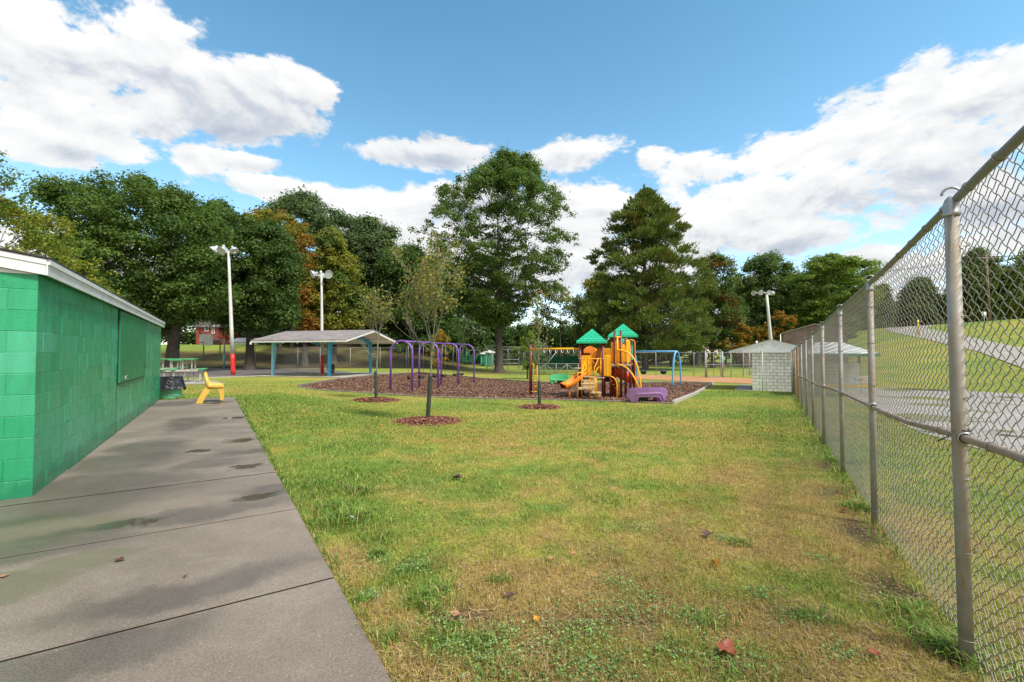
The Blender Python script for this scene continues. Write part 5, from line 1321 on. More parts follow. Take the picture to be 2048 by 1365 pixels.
def barn():
    Y = 48; t = thing('weathered_barn', 'brown weathered board barn with a low gable, rising behind the shed and fence', 'barn', tuple(on(P(1600, 700, Y).x, Y)))
    x = lambda px: P(px, 700, Y).x; z = lambda py: P(1600, py, Y).z; g0 = h(x(1600), Y)-.4; c = x(1625); mb = MB(); xl, xr = x(1572), 2*c-x(1572)
    wd = pm('weathered_board', (.25, .20, .175), .9, .3, .8, dirt=(.16, .09, .07), dirt_amt=.7, dscale=.6)
    mb.prism([(xl, Y, g0), (xr, Y, g0), (xr, Y, z(668)), (c, Y, z(650.5)), (xl, Y, z(668))], (0, 9, 0)); w = mb.build('wall', wd, t)
    b = MB(); n = 60
    for i in range(n):
        q = xl+(xr-xl)*(i+.5)/n; top = z(668)+(z(650.5)-z(668))*(1-abs(q-c)/(c-xl)); b.box((q, Y-.015, (g0+top)/2), (.05, .03, top-g0-.05))
    b.build('battens', wd, t)
    b = MB(); b.box((c, Y-.05, z(665.5)), ((xr-xl)*.96, .05, .1)); b.build('trim_band', wd, t)
    for s in (-1, 1):
        r = MB(); e = xl-.3 if s < 0 else xr+.3; r.prism([(e, Y-.25, z(668.5)), (c, Y-.25, z(650)), (c, Y-.25, z(648.5)), (e, Y-.25, z(667))], (0, 9.5, 0)); r.build('roof', pm('barn_roof', (.30, .27, .25), .6), t)
    b = MB(); b.tube([(xl-.28, Y-.2, g0), (xl-.28, Y-.2, z(668))], .05, 8); b.build('downspout', M['white'], t); t.rotation_euler = (0, 0, R(-29))
barn()
def dugout():
    Y = 20.6; X0 = P(1652, 700, Y).x; X1 = P(1737, 700, Y).x; g0 = h((X0+X1)/2, Y); z = lambda py: P(1700, py, Y).z
    X0 = P(1628, 700, Y).x
    t = thing('dugout', 'roofed team dugout with white roof, green trim and mesh front, seen through the chain-link fence', 'dugout', ((X0+X1)/2, Y, g0)); D = 2.6; ze = z(708.5); zr = z(684)
    UP = Vector((0, 0, 1)); rd = Vector((.30, -.95, 0)).normalized()
    for x in (X0+.15, X1-.12):
        for y in (Y, Y+D): mb = MB(); mb.box((x, y, (g0+ze)/2), (.1, .1, ze-g0)); mb.build('post', M['dark_green'], t)
    mb = MB(); mb.box(((X0+X1)/2, Y+D, g0+.75), (X1-X0-.2, .15, 1.5)); mb.build('back_wall', M['grey_block'], t)
    mb = MB(); mb.add([(X0-.1, Y-.3, ze), (X1+.1, Y-.3, ze), (X1+.1, Y+D+.3, ze), (X0-.1, Y+D+.3, ze), (X0+.15*(X1-X0), Y+D*.4, zr), (X1-.42*(X1-X0), Y+D*.4, zr)], [(0,1,5,4), (1,2,5), (2,3,4,5), (3,0,4), (3,2,1,0)]); mb.build('roof', pm('white_roof_metal', (.80, .80, .78), .5, .05, 2), t)
    mb = MB(); mb.box(((X0+X1)/2, Y-.32, ze-.04), (X1-X0+.2, .03, .13)); mb.build('fascia_board', pm('teal_trim', (.03, .22, .14), .5), t)
    seg = []; L = X1-X0-.2; ht = ze-g0-.1
    for sg in (1, -1):
        for s in np.arange(-ht, L, .10):
            lo, hi = max(0, s), min(L, s+ht)
            if hi > lo: seg.append([[X0+.1+u, Y-.05, g0+.05+((u-s) if sg > 0 else ht-(u-s))] for u in (lo, hi)])
    V, F = tubes(np.array(seg), .003, 3); np_obj('chain_link', V, F, None, M['galv_far'], t)
    mb = MB(); mb.box(((X0+X1)/2, Y-.06, z(772)), (X1-X0, .08, .11), bev=.02); mb.build('rail_cap', M['warn_yellow'], t)
    mb = MB(); mb.box(((X0+X1)/2, Y+1.9, g0+.45), (X1-X0-.6, .35, .05)); mb.build('bench', M['galv'], t)
    a = P(1697, 752, Y); b = P(1728, 765, Y); bn = MB(); bn.box(((a.x+b.x)/2, Y-.10, (a.z+b.z)/2), (b.x-a.x, .012, a.z-b.z)); bo = bn.build('banner', M['banner_white'], t)
    for body, x0, mt in (('Sun', a.x+(b.x-a.x)*.16, M['ink_dark']), ('RUN', a.x+(b.x-a.x)*.48, M['ink_orange'])):
        cu = bpy.data.curves.new('lettering', 'FONT'); cu.body = body; cu.size = .22; cu.extrude = .002; tmp = bpy.data.objects.new('tmp', cu); COL.objects.link(tmp)
        bpy.context.view_layer.update(); me = bpy.data.meshes.new_from_object(tmp.evaluated_get(bpy.context.evaluated_depsgraph_get())); bpy.data.objects.remove(tmp)
        from mathutils import Matrix
        me.transform(Matrix.Translation(Vector((x0, Y-.112, (a.z+b.z)/2-.075))-ORG[bo.name]) @ Matrix.Rotation(R(90), 4, 'X')); me.materials.clear(); me.materials.append(mt); link('lettering', me, bo)
    q = P(1675, 742, Y); mb = MB(); mb.box((q.x, Y-.1, q.z), (.14, .012, .14)); mb.build('yellow_plate', M['warn_yellow'], t); t.rotation_euler = (0, 0, R(-27))
dugout()
def hillside():
    p = P(1968, 630, 56); b = on(p.x, p.y); t = thing('roadside_sign', 'small white sign on a post on the grassy hill, seen through the fence', 'sign', tuple(b)); s = 56/FPX
    mb = MB(); mb.box((b.x, b.y, P(1968, 628, 56).z), (9*s, .06, 8*s), bev=.01); mb.build('panel', M['banner_white'], t)
    mb = MB(); mb.tube([tuple(b), (b.x, b.y, P(1968, 625, 56).z)], .05, 8); mb.build('post', M['galv'], t)
    p = P(1980, 640, 70); b = on(p.x, p.y); t = thing('utility_pole', 'wooden utility pole with cross-arm and wires on the hill, seen through the fence', 'utility pole', tuple(b)); tp = P(1972, 508, 70)
    mb = MB(); mb.tube([tuple(b), tuple(tp)], [.18, .13], 10); mb.build('pole', pm('pole_wood', (.22, .15, .11), .9, .2, 3), t)
    mb = MB(); c = tp-Vector((0, 0, .6)); mb.bar(c-Vector((1.1, 0, 0)), c+Vector((1.1, 0, 0)), .12, .12); mb.build('crossarm', M['wood_grey'], t)
    for k in (-1, 0, 1):
        a = c+Vector((k, 0, .1)); e = a+Vector((-13, 9, -1.0)); mb = MB(); mb.tube([a.lerp(e, i/8)-Vector((0, 0, .3*4*(i/8)*(1-i/8))) for i in range(9)], .02, 4); mb.build('wire', M['black'], t)
        e = a+Vector((40, -26, 2.0)); mb = MB(); mb.tube([a.lerp(e, i/8)-Vector((0, 0, 1.4*4*(i/8)*(1-i/8))) for i in range(9)], .02, 4); mb.build('wire', M['black'], t)
    p = P(1836, 652, 60); b = on(p.x, p.y); t = thing('marker_post', 'short orange and yellow marker post beside the hill road', 'marker post', tuple(b))
    mb = MB(); mb.tube([tuple(b), (b.x, b.y, P(1836, 640, 60).z)], .10, 8); mb.build('post', M['warn_yellow'], t)
hillside()

# ------------------------------------------------------------------ near chain-link fence on the right
def rust_mat():
    m, g, b = new_mat('rusting_post'); co = g.add('ShaderNodeTexCoord').outputs['Object']; oi = g.add('ShaderNodeObjectInfo').outputs['Random']
    q = g.vmath('ADD', g.vmath('MULTIPLY', co, (7, 7, 1.1)), g.comb(oi, g.math('MULTIPLY', oi, 30), 0.0))
    base = g.ramp(g.noise(co, 9, 5), [(.3, (.25, .24, .215)), (.7, (.38, .365, .33))]); k = g.step(g.noise(q, 1.3, 5, .6), .44, .62)
    base = g.mix(g.math('MULTIPLY', k, .6), base, (.33, .23, .13)); base = g.mix(g.math('MULTIPLY', g.step(g.noise(q, 2.2, 6, .7), .53, .68), .65), base, (.36, .17, .06)); g.l.new(base, b.inputs['Base Color'])
    b.inputs['Metallic'].default_value = .12; g.l.new(g.math('MULTIPLY_ADD', k, .2, .55), b.inputs['Roughness'])
    bn = g.add('ShaderNodeBump'); bn.inputs['Distance'].default_value = .0008; g.l.new(g.noise(co, 120, 3), bn.inputs['Height']); g.l.new(bn.outputs[0], b.inputs['Normal']); return m
M['post'] = rust_mat()
M['post_rusty'] = pm('rusty_post', (.34, .16, .06), .75, .35, 4, metal=.1, dirt=(.40, .33, .26), dirt_amt=.6, dscale=3)
M['midrail'] = pm('brown_rail', (.33, .235, .165), .6, .2, 5, metal=.1, dirt=(.38, .36, .32), dirt_amt=.6, dscale=4)
M['wire'] = pm('fence_wire', (.31, .275, .225), .45, .15, 25, metal=.5)
M['toprail'] = pm('top_rail_grey', (.24, .24, .225), .5, .12, 7, metal=.4)
FY = [-2.4, .0, 2.15, 4.12, 6.05, 8.33, 10.7, 12.9, 15.2, 17.5, 19.9, 22.1, 24.2]
def fpt(y, off=0, z=0): x = .87+.578*y; n = Vector((.8658, -.5004, 0)); p = Vector((x, y, 0))+n*off; return Vector((p.x, p.y, h(x, y)+z))
def near_fence():
    t = thing('chain_link_fence', 'tall galvanised chain-link fence running from the near right foreground to the block shed', 'fence', tuple(fpt(2.15))); HT = 2.21
    lean = {2.15: .03, 4.12: .0, 6.05: .01}
    for i, y in enumerate(FY):
        r = .0275 if i in (2, 5, 10) or i < 2 else .025; p = fpt(y); mb = MB(); ln = Vector((-.02, 0, 0)) if y == 2.15 else Vector((0, 0, 0))
        mb.tube([p+Vector((0, 0, -.15)), p+ln+Vector((0, 0, HT-.05))], r, 20); po = mb.build('post', M['post_rusty'] if i in (9, 11) else M['post'], t)
        mb = MB(); c = p+ln+Vector((0, 0, HT-.05)); mb.lathe(c, [(r+.004, -.06), (r+.007, -.055), (r+.007, -.045), (r+.003, -.04), (r+.003, 0), (r*.9, .02), (r*.5, .035)], 20)
        d = Vector((.5004, .8658, 0)); e = Vector((.8658, -.5004, 0)); mb.tube(arc(c+Vector((0, 0, .045)), .034, 0, 180, 10, e, (0, 0, 1)), .006, 6); mb.build('loop_cap', M['galv'], po)
        for z in (.12, .52, .86, 1.24, 1.62, 1.95):
            mb = MB(); mb.tube(arc(p+Vector((0, 0, z)), r+.0025, 20, 340, 18, e, d+Vector((0, 0, -.12))), .0022, 5); q = p+e*(r+.004)+Vector((0, 0, z)); mb.tube([q+d*.004, q+e*.02+d*.012+Vector((0, 0, .012)), q+e*.008-d*.01+Vector((0, 0, .02))], .0022, 5); mb.build('tie_wire', M['wire'], po)
        mb = MB(); mb.lathe(p+Vector((0, 0, 1.055)), [(r+.001, -.03), (r+.006, -.028), (r+.006, .028), (r+.001, .03)], 20)
        for s in (-1, 1): mb.lathe(p+d*s*(r-.004)+Vector((0, 0, 1.055)), [(.0, 0), (.027, 0), (.027, .028), (.023, .03), (.021, .008)], 16, d*s)
        mb.build('rail_end_band', M['galv'], po)
    ys = np.arange(-2.4, 24.3, .6); off = -.0
    mb = MB(); mb.tube([fpt(y, 0, HT-.035+.008*math.sin(y*1.1)) for y in ys], .0195, 14); tr_ = mb.build('top_rail', M['toprail'], t)
    mb = MB(); mb.tube([fpt(y, .0, 1.055+.018*math.sin(y*.9+2)*(1 if y > 3 else 0)) for y in ys], .0170, 12); mr_ = mb.build('middle_rail', M['midrail'], t)
    for y in np.arange(-2.2, 24.2, .28):
        mb = MB(); mt = MB()
        c = fpt(y, 0, HT-.035+.008*math.sin(y*1.1)); d = Vector((.5004, .8658, 0)); e = Vector((.8658, -.5004, 0)); mb.tube(arc(c, .0222, 0, 360, 12, e, Vector((0, 0, 1))+d*.25), .0026, 5, False)
        c = fpt(y+.13, 0, 1.055+.018*math.sin((y+.13)*.9+2)*(1 if y > 3 else 0)); mt.tube(arc(c, .0197, 0, 360, 12, e, Vector((0, 0, 1))+d*.2), .0024, 5, False)
        mb.build('tie_wire', M['wire'], tr_); mt.build('tie_wire', M['wire'], mr_)
    # woven fabric: zigzag wires, each hooked round its neighbours at every bend
    pw, p_ = .084, .0585; rW = .0019; total = (24.25+2.4)*1.155; N = int(total/(pw/2)); K = int((HT-.04)/(p_/2))
    tt = np.arange(N)*pw/2; ph = np.where(np.arange(N) % 2 == 0, 1., -1.)[:, None]; off0 = .029
    def path(s, lat, dep, z):
        y = -2.4 + (s+lat)/1.155; x = .87+.578*y; n = np.array([.8658, -.5004]); base = H(x, y); wob = .012*np.sin(y*2.3+1)*np.clip(1-z/.5, 0, 1)
        return np.stack([x+n[0]*(off0+dep+wob), y+n[1]*(off0+dep+wob), base+.03+z], -1)
    near = tt[tt < 13.5]; far = tt[tt >= 13.5]; phn = ph[:len(near)]; phf = ph[len(near):]; a = pw/4*.96
    lat = []; dep = []; zz = []
    for k in range(K+1):
        sg = 1 if k % 2 == 0 else -1; z = k*p_/2
        lat += [sg*a*.82, sg*(a+.0035), sg*a*.82]; dep += [(.0025)*sg, 0, -.0025*sg]; zz += [z-p_*.045, z, z+p_*.045]
    lat, dep, zz = map(np.array, (lat, dep, zz))
    Ln = path(near[:, None], lat[None]*phn, dep[None]*np.ones_like(phn), np.broadcast_to(zz, (len(near), len(zz)))); V, F = tubes(Ln, rW, 5)
    k = np.arange(K+1); lat2 = np.where(k % 2 == 0, 1, -1)*pw/4; z2 = k*p_/2
    Lf = path(far[:, None], lat2[None]*phf, np.zeros(K+1)[None]*phf, np.broadcast_to(z2, (len(far), K+1))); V2, F2 = tubes(Lf, rW, 3)
    np_obj('chain_link', np.concatenate([V, V2]), np.concatenate([F, F2+len(V)]), None, M['wire'], t, smooth=True)
    mb = MB(); c = fpt(2.15, 0, 1.09); e = Vector((.8658, -.5004, 0)); d = Vector((.5004, .8658, 0)); mb.tube(arc(c, .031, 0, 360, 20, e, d), .0035, 6, False); mb.tube([c-e*.03-d*.03, c-e*.06-d*.05-Vector((0, 0, .03)), c-e*.10-d*.055-Vector((0, 0, .055))], .003, 6); mb.build('cable_tie', M['black'], t)
near_fence()

# ------------------------------------------------------------------ trees
def leaf_quads(C, Nrm, size, rs, asp=.62):
    n = len(C); Nrm = Nrm/(np.linalg.norm(Nrm, axis=1)[:, None]+1e-9)
    r = rs.normal(size=(n, 3)); A = np.cross(Nrm, r); A /= np.linalg.norm(A, axis=1)[:, None]+1e-9; B = np.cross(Nrm, A)
    s = np.asarray(size)[:, None] if np.ndim(size) else np.full((n, 1), size)
    s = s*rs.uniform(.65, 1.3, (n, 1))
    return np.stack([C-A*s*.5, C+B*s*.5*asp+Nrm*s*.08, C+A*s*.5, C-B*s*.5*asp+Nrm*s*.08], 1).reshape(-1, 3)
def span(poly, z):
    xs = []
    n = len(poly)
    for i in range(n):
        (x1, z1), (x2, z2) = poly[i], poly[(i+1) % n]
        if (z1 > z) != (z2 > z): xs.append(x1+(x2-x1)*(z-z1)/(z2-z1))
    return (min(xs), max(xs)) if len(xs) >= 2 else None
def crown_lobes(poly, n, rs, rmin, rmax, inner=.25, flat=.85):
    """clumps through the volume whose outline is poly (x, z), turned about its own axis"""
    zs = [p[1] for p in poly]; z0, z1 = min(zs), max(zs); out = []; tries = 0
    n = int(n*1.9)
    while len(out) < n and tries < n*60:
        tries += 1; z = rs.uniform(z0, z1); sp = span(poly, z)
        if not sp: continue
        r = (rmin+(rmax-rmin)*rs.rand()**1.8)*.75; a, b = sp; hw = (b-a)/2; c = (a+b)/2
        if hw < r*.55: 
            r = max(rmin*.6, hw*.8)
        an = rs.uniform(0, 2*np.pi); rho = math.sqrt(rs.uniform(inner**2, 1))*max(.05, hw-r*.75)
        x = c+rho*math.cos(an); y = rho*math.sin(an)*.85
        sp2 = span(poly, min(z1-.01, z+r*flat*.8))
        if sp2 is None or not (sp2[0]-r*.5 < x < sp2[1]+r*.5): 
            z -= r*.5
        out.append((x, y, z, r))
    # small clumps that follow the edge of the crown
    m = len(poly); 
    for i in range(m):
        (x1, z1_), (x2, z2_) = poly[i], poly[(i+1) % m]; L = math.hypot(x2-x1, z2_-z1_); k = max(1, int(L/(rmin*.8)))
        for j in range(k):
            if rs.rand() < .3: continue
            f = (j+rs.rand())/k; x = x1+(x2-x1)*f; z = z1_+(z2_-z1_)*f; r = rs.uniform(.45, .85)*rmin; nx, nz = -(z2_-z1_)/(L+1e-6), (x2-x1)/(L+1e-6)
            cx = sum(p[0] for p in poly)/m; cz = sum(p[1] for p in poly)/m
            if (cx-x)*nx+(cz-z)*nz < 0: nx, nz = -nx, -nz
            q = rs.uniform(.2, 2.4)*r; out.append((x+nx*q, rs.normal(0, rmin*1.2), z+nz*q, r))
    return out
def foliage(lobes, per, size, rs, flat=.8, up=.4, scatter=.0):
    Cs = []; Ns = []
    for (x, y, z, r) in lobes:
        m = max(6, int(per*r*r)); d = rs.normal(size=(m, 3)); d /= np.linalg.norm(d, axis=1)[:, None]
        d[:, 2] = np.where(d[:, 2] < -.6, -d[:, 2]*.6, d[:, 2])
        sq = rs.uniform(.65, 1.35, 3); rad = r*(rs.uniform(0, 1, m)**.5)*(1+.30*np.abs(rs.normal(size=m))); c = d*rad[:, None]*sq; c[:, 2] *= flat
        Cs.append(c+np.array([x, y, z])); Ns.append(d*.9+np.array([0, 0, up])+rs.normal(size=(m, 3))*.45)
    C = np.concatenate(Cs); N = np.concatenate(Ns); return leaf_quads(C, N, size, rs)
def trunk_mesh(base, top, r0, lobes, rs, nb=16, n=10, fork=.32, lean=0):
    """flared trunk and limbs reaching into the clumps"""
    Hh = top; V = []; F = []; o = 0
    zs = np.array([-.3, 0, .03, .12, .35, .6, .85, 1])*1.0; K = len(zs); pts = np.zeros((1, K, 3)); rr = np.array([2.0, 1.6, 1.15, 1.0, .72, .36, .15, .05])*r0
    zz = zs*Hh; zz[0] = -.4; zz[1] = .02; zz[2] = min(.9, Hh*.05)
    pts[0, :, 2] = zz; pts[0, :, 0] = lean*np.maximum(zs, 0)**1.5+np.cumsum(rs.normal(size=K))*r0*.18*(zs > .2); pts[0, :, 1] = np.cumsum(rs.normal(size=K))*r0*.18*(zs > .2)
    a, b = tubes(pts, rr[None], n); V.append(a); F.append(b); o = len(a)
    sel = [lobes[i] for i in rs.choice(len(lobes), min(nb, len(lobes)), replace=False)] if len(lobes) else []
    L = []; RR = []
    for (x, y, z, r) in sel:
        zb = max(Hh*fork, min(z-.35*math.hypot(x, y), Hh*.82)); f = zb/Hh; x0 = np.interp(zb, zz, pts[0, :, 0]); y0 = np.interp(zb, zz, pts[0, :, 1]); rb = np.interp(f, zs, rr)*.5
        p0 = np.array([x0, y0, zb]); p3 = np.array([x, y, z+r*.2]); m1 = p0+(p3-p0)*.35+np.array([0, 0, -.06*abs(z-zb)]); m2 = p0+(p3-p0)*.7+rs.normal(size=3)*.25*r
        L.append([p0, m1, m2, p3]); RR.append([rb, rb*.72, rb*.42, rb*.12])
        for q in range(3):
            e = p3+rs.normal(size=3)*r*.6; st = m1+(m2-m1)*rs.uniform(.2, 1); L.append([st, st+(e-st)*.4+rs.normal(size=3)*.12*r, st+(e-st)*.75, e]); RR.append([rb*.4, rb*.28, rb*.16, rb*.05])
    if L: a, b = tubes(np.array(L), np.array(RR), 5); V.append(a); F.append(b+o)
    return np.concatenate(V), np.concatenate(F)
PAL = dict(
 dark=[(.018,.048,.010),(.030,.075,.014),(.045,.100,.020),(.060,.125,.028)],
 mid=[(.028,.062,.012),(.045,.098,.018),(.065,.130,.025),(.090,.165,.035)],
 grey=[(.028,.058,.022),(.042,.085,.030),(.058,.108,.040),(.075,.130,.050)],
 yg=[(.060,.095,.012),(.095,.140,.018),(.150,.190,.025),(.20,.21,.030)],
 bright=[(.050,.110,.012),(.085,.170,.022),(.12,.22,.035),(.18,.27,.05)],
 orange=[(.20,.085,.012),(.32,.14,.018),(.40,.20,.025),(.15,.13,.02)],
 yellow=[(.30,.24,.02),(.42,.32,.03),(.20,.20,.02),(.5,.34,.03)],
 rust=[(.16,.06,.012),(.10,.075,.015),(.24,.09,.015),(.07,.08,.015)],
 red=[(.42,.055,.02),(.5,.10,.03),(.30,.05,.02),(.35,.14,.03)],
 pine=[(.022,.048,.012),(.035,.070,.018),(.052,.092,.022),(.075,.115,.025)],
 pineb=[(.075,.105,.022),(.10,.11,.025),(.065,.095,.02)],
 sapling=[(.24,.24,.055),(.36,.29,.065),(.14,.19,.04),(.30,.17,.06),(.20,.25,.07),(.10,.15,.03)])
GAIN = {'dark': 1.35, 'mid': 1.38, 'grey': 1.5, 'yg': 1.35, 'bright': 1.25, 'pine': 2.25, 'pineb': 1.35, 'yellow': .8}
for _k, _g in GAIN.items(): PAL[_k] = [(min(1, r*_g*1.28), min(1, g*_g*1.02), b*_g*1.0) for r, g, b in PAL[_k]]
def lm(key, a, b=None, nscale=.35, trans=.42):
    k = 'leaf_'+key
    if k not in M: M[k] = leafy('foliage_'+key, False, PAL[a], trans=trans, hue=PAL[b] if b else None, nscale=nscale)
    return M[k]
def px_poly(L, Y, bx, bz): return [(P(a, b, Y).x-bx, P(a, b, Y).z-bz) for a, b in L]      # rough outline -> crown section at that distance, in metres
def tree(name, label, base_px, Y, poly, mat, n=90, rmin=1.0, rmax=2.0, per=230, size=.34, r0=.35, nb=16, seed=0, inner=.3, flat=.85, fork=.3, bark='bark', cat='tree', group=None, top=.86, lean=0):
    rs = np.random.RandomState(seed+11); b = P(base_px, 700, Y); b = Vector((b.x, Y, h(b.x, Y)))
    t = thing(name, label, cat, tuple(b), group); pl = px_poly(poly, Y, b.x, b.z); lb = crown_lobes(pl, n, rs, rmin, rmax, inner, flat)
    Vq = foliage(lb, per, size, rs, flat); nn = len(Vq)//4
    np_obj('crown', Vq+np.array(b), np.arange(nn*4).reshape(-1, 4), None, mat, t)
    tp = max(p[1] for p in pl)*top; V, F = trunk_mesh(b, tp, r0, lb, rs, nb, fork=fork, lean=lean); np_obj('trunk', V+np.array(b), F, None, M[bark], t, smooth=True)
    return t
def tree_list():
    T = tree; g = 'trees round the park'
    T('maple_tree', 'light green maple reaching into the frame at the far left edge, above the green building', -60, 24, [(-190,330),(-100,270),(-40,290),(10,300),(22,330),(40,350),(48,378),(10,395),(-40,450),(-170,480)], lm('lightmaple','mid','yg',.8), 34, .3,.7, 300, .16, .2, 26, 1, .2, group=g)
    T('maple_tree', 'yellow green maple with turning leaves directly behind the green building roof', -10, 27, [(-160,470),(-60,440),(0,400),(50,425),(95,422),(135,432),(165,470),(175,520),(222,535),(205,585),(140,640),(60,660),(-160,660)], lm('ygmaple','yg','bright',.5), 120, .5,1.1, 330, .17, .24, 26, 2, .3, group=g)
    T('maple_tree', 'huge dark green maple rising behind the green building and trash barrel', 345, 44, [(105,425),(132,398),(166,376),(215,390),(262,372),(290,364),(335,392),(375,376),(415,405),(445,440),(475,520),(470,600),(445,625),(395,640),(335,660),(260,665),(190,640),(125,570),(92,480)], lm('darkmaple','mid','dark',.25), 300, .9,1.9, 210, .27, .55, 30, 3, .3, fork=.22, group=g)
    T('maple_tree', 'dense dark green maple between the left floodlight pole and the orange tree', 500, 52, [(395,440),(430,410),(470,425),(500,445),(545,440),(580,470),(602,520),(600,600),(605,640),(560,655),(480,655),(405,645),(385,590)], lm('densemaple','dark','mid',.3), 150, 1.0,2.0, 240, .30, .45, 22, 4, .45, fork=.25, group=g)
    T('maple_tree', 'bright orange autumn maple behind the dense green maples', 610, 62, [(440,470),(470,440),(510,425),(560,424),(605,440),(632,475),(640,520),(622,560),(640,600),(650,650),(610,680),(575,620),(560,540),(480,500)], lm('orange','orange','yg',.30), 90, .8,1.7, 210, .32, .35, 34, 5, .3, group=g)
    T('oak_tree', 'tall grey green tree rising behind the orange maple', 600, 84, [(520,432),(538,404),(562,400),(615,398),(660,409),(698,424),(728,452),(745,520),(750,680),(520,690),(500,520)], lm('greyoak','grey'), 120, 1.6,3.0, 110, .46, .5, 14, 6, .5, group=g)
    T('oak_tree', 'tall grey green tree left of the big lawn oak', 760, 88, [(684,468),(702,444),(745,442),(792,454),(812,490),(850,520),(880,600),(880,700),(680,700)], lm('greyoak','grey'), 110, 1.6,3.0, 110, .46, .5, 16, 7, .5, group=g)
    T('maple_tree', 'yellow green and gold maple behind the second floodlight pole', 668, 64, [(628,500),(640,470),(662,460),(690,480),(712,510),(732,560),(738,610),(728,655),(690,675),(640,675),(612,640),(620,570)], lm('gold','yg','mid',.28), 95, .9,1.8, 230, .32, .35, 20, 8, .4, group=g)
    T('oak_tree', 'large spreading dark green oak standing alone on the lawn in the middle', 998, 57, [(955,335),(985,318),(1002,306),(1015,330),(1040,318),(1055,310),(1080,330),(1088,365),(1120,380),(1135,410),(1150,425),(1152,465),(1166,488),(1145,520),(1128,545),(1120,580),(1075,600),(1050,640),(1000,655),(945,645),(905,625),(865,580),(830,530),(818,480),(835,455),(850,440),(865,400),(885,365),(915,380),(935,372),(945,345)],
      lm('lawnoak','mid','dark',.35), 440, .7,1.5, 225, .25, .46, 70, 9, .08, .75, fork=.26, group=g)
    T('dark_tree', 'dark leafy tree between the shelter and the lawn oak', 820, 80, [(735,560),(770,510),(830,500),(880,530),(920,600),(930,700),(735,710)], lm('darkleaf','dark'), 90, 1.4,2.6, 130, .42, .4, 14, 10, .5, group=g)  # plain dark green leaf palette
    T('sapling', 'small yellow leaved tree behind the purple arch swings', 876, 43, [(852,700),(866,668),(884,660),(900,676),(908,705),(896,722),(880,735),(858,730)], lm('smallyellow','yellow','yg',1.2), 34, .22,.45, 700, .13, .06, 14, 11, .1, group=g)
    T('sapling', 'small bright green tree at the left end of the overhead ladder', 1055, 40, [(1018,706),(1035,690),(1042,676),(1062,668),(1082,680),(1092,700),(1092,722),(1070,738),(1045,740),(1038,722)], lm('smallgreen','bright',None), 40, .25,.5, 650, .14, .07, 14, 12, .1, bark='guard', group=g)
    T('slender_tree', 'thin open tree with sparse foliage between the oak and the pine', 1120, 92, [(1082,590),(1108,568),(1135,572),(1160,590),(1162,630),(1130,650),(1090,640)], lm('sparse','yg','grey',.3), 34, .9,1.6, 60, .40, .22, 26, 13, .1, group=g)
    T('pine_understory_tree', 'loose leafed tree with reaching branches left of the white pine', 1185, 78, [(1140,600),(1165,570),(1185,545),(1215,540),(1230,600),(1210,670),(1150,680)], lm('sparse','yg','grey',.3), 60, .9,1.6, 110, .36, .3, 26, 14, .2, group=g, cat='tree')
    T('maple_tree', 'open maple with bronze tinged top right of the white pine', 1425, 76, [(1385,560),(1400,520),(1425,510),(1455,512),(1475,545),(1490,590),(1490,660),(1450,700),(1390,690),(1370,620)], lm('bronze','mid','rust',.3), 90, .9,1.8, 130, .34, .3, 26, 15, .25, group=g)
    T('maple_tree', 'bushy mid green maple above the grey block shed', 1503, 84, [(1470,560),(1485,530),(1515,515),(1545,512),(1575,530),(1600,560),(1610,640),(1590,700),(1475,700),(1462,630)], lm('bushy','mid','grey',.25), 110, 1.2,2.3, 150, .38, .45, 22, 16, .4, group=g)
    T('maple_tree', 'bright green layered tree above the brown barn', 1655, 74, [(1590,560),(1605,530),(1630,515),(1665,512),(1700,520),(1735,520),(1755,540),(1755,590),(1720,640),(1700,690),(1600,690),(1585,620)], lm('layered','bright','mid',.2), 120, 1.1,2.1, 170, .34, .4, 24, 17, .4, .5, group=g)
    T('dark_tree', 'dark green tree filling the gap behind the bright layered tree', 1590, 92, [(1560,600),(1590,550),(1640,540),(1700,560),(1740,600),(1740,690),(1560,690)], lm('darkleaf','dark'), 70, 1.6,2.8, 110, .46, .4, 8, 18, .5, group=g)
    T('sumac_shrub', 'orange leaved sumac shrub left of the shed roof', 1490, 72, [(1443,690),(1462,672),(1480,648),(1510,655),(1528,680),(1520,705),(1490,722),(1465,712)], lm('sumac','orange','yg',.6), 34, .5,.9, 260, .28, .12, 14, 19, .2, cat='shrub', group=g)
    T('sumac_shrub', 'red and orange sumac shrub between the shed ridge and the barn', 1548, 70, [(1515,655),(1535,630),(1560,625),(1590,640),(1592,680),(1560,700),(1515,700)], lm('redsumac','orange','yg',.5), 30, .5,.9, 200, .28, .12, 14, 20, .2, cat='shrub', group=g)
    T('sumac_shrub', 'low red shrub behind the fence beside the shed wall', 1492, 78, [(1480,735),(1484,712),(1500,705),(1520,715),(1520,738)], lm('lowred','red','orange',.5), 22, .4,.7, 260, .26, .1, 6, 21, .2, cat='shrub', group=g)
    T('dark_tree', 'narrow dark tree seen through the fence right of the second post', 1762, 88, [(1735,610),(1750,575),(1772,570),(1785,610),(1785,672),(1735,675)], lm('grey2','grey'), 50, 1.0,1.9, 150, .38, .3, 10, 22, .4, group=g)
    T('dark_tree', 'rounded dark tree on the hill crest, seen through the fence', 1840, 90, [(1793,625),(1805,590),(1825,565),(1855,565),(1868,590),(1880,600),(1905,610),(1912,655),(1795,660)], lm('grey2','grey'), 80, 1.1,2.1, 160, .40, .35, 10, 23, .45, group=g)
    T('maple_tree', 'grey green tree beside the utility pole on the hill', 1945, 86, [(1905,600),(1915,545),(1935,512),(1960,505),(1990,535),(2010,560),(2010,630),(1905,650)], lm('bushy','mid','grey',.25), 80, 1.2,2.2, 150, .38, .35, 16, 24, .4, group=g)
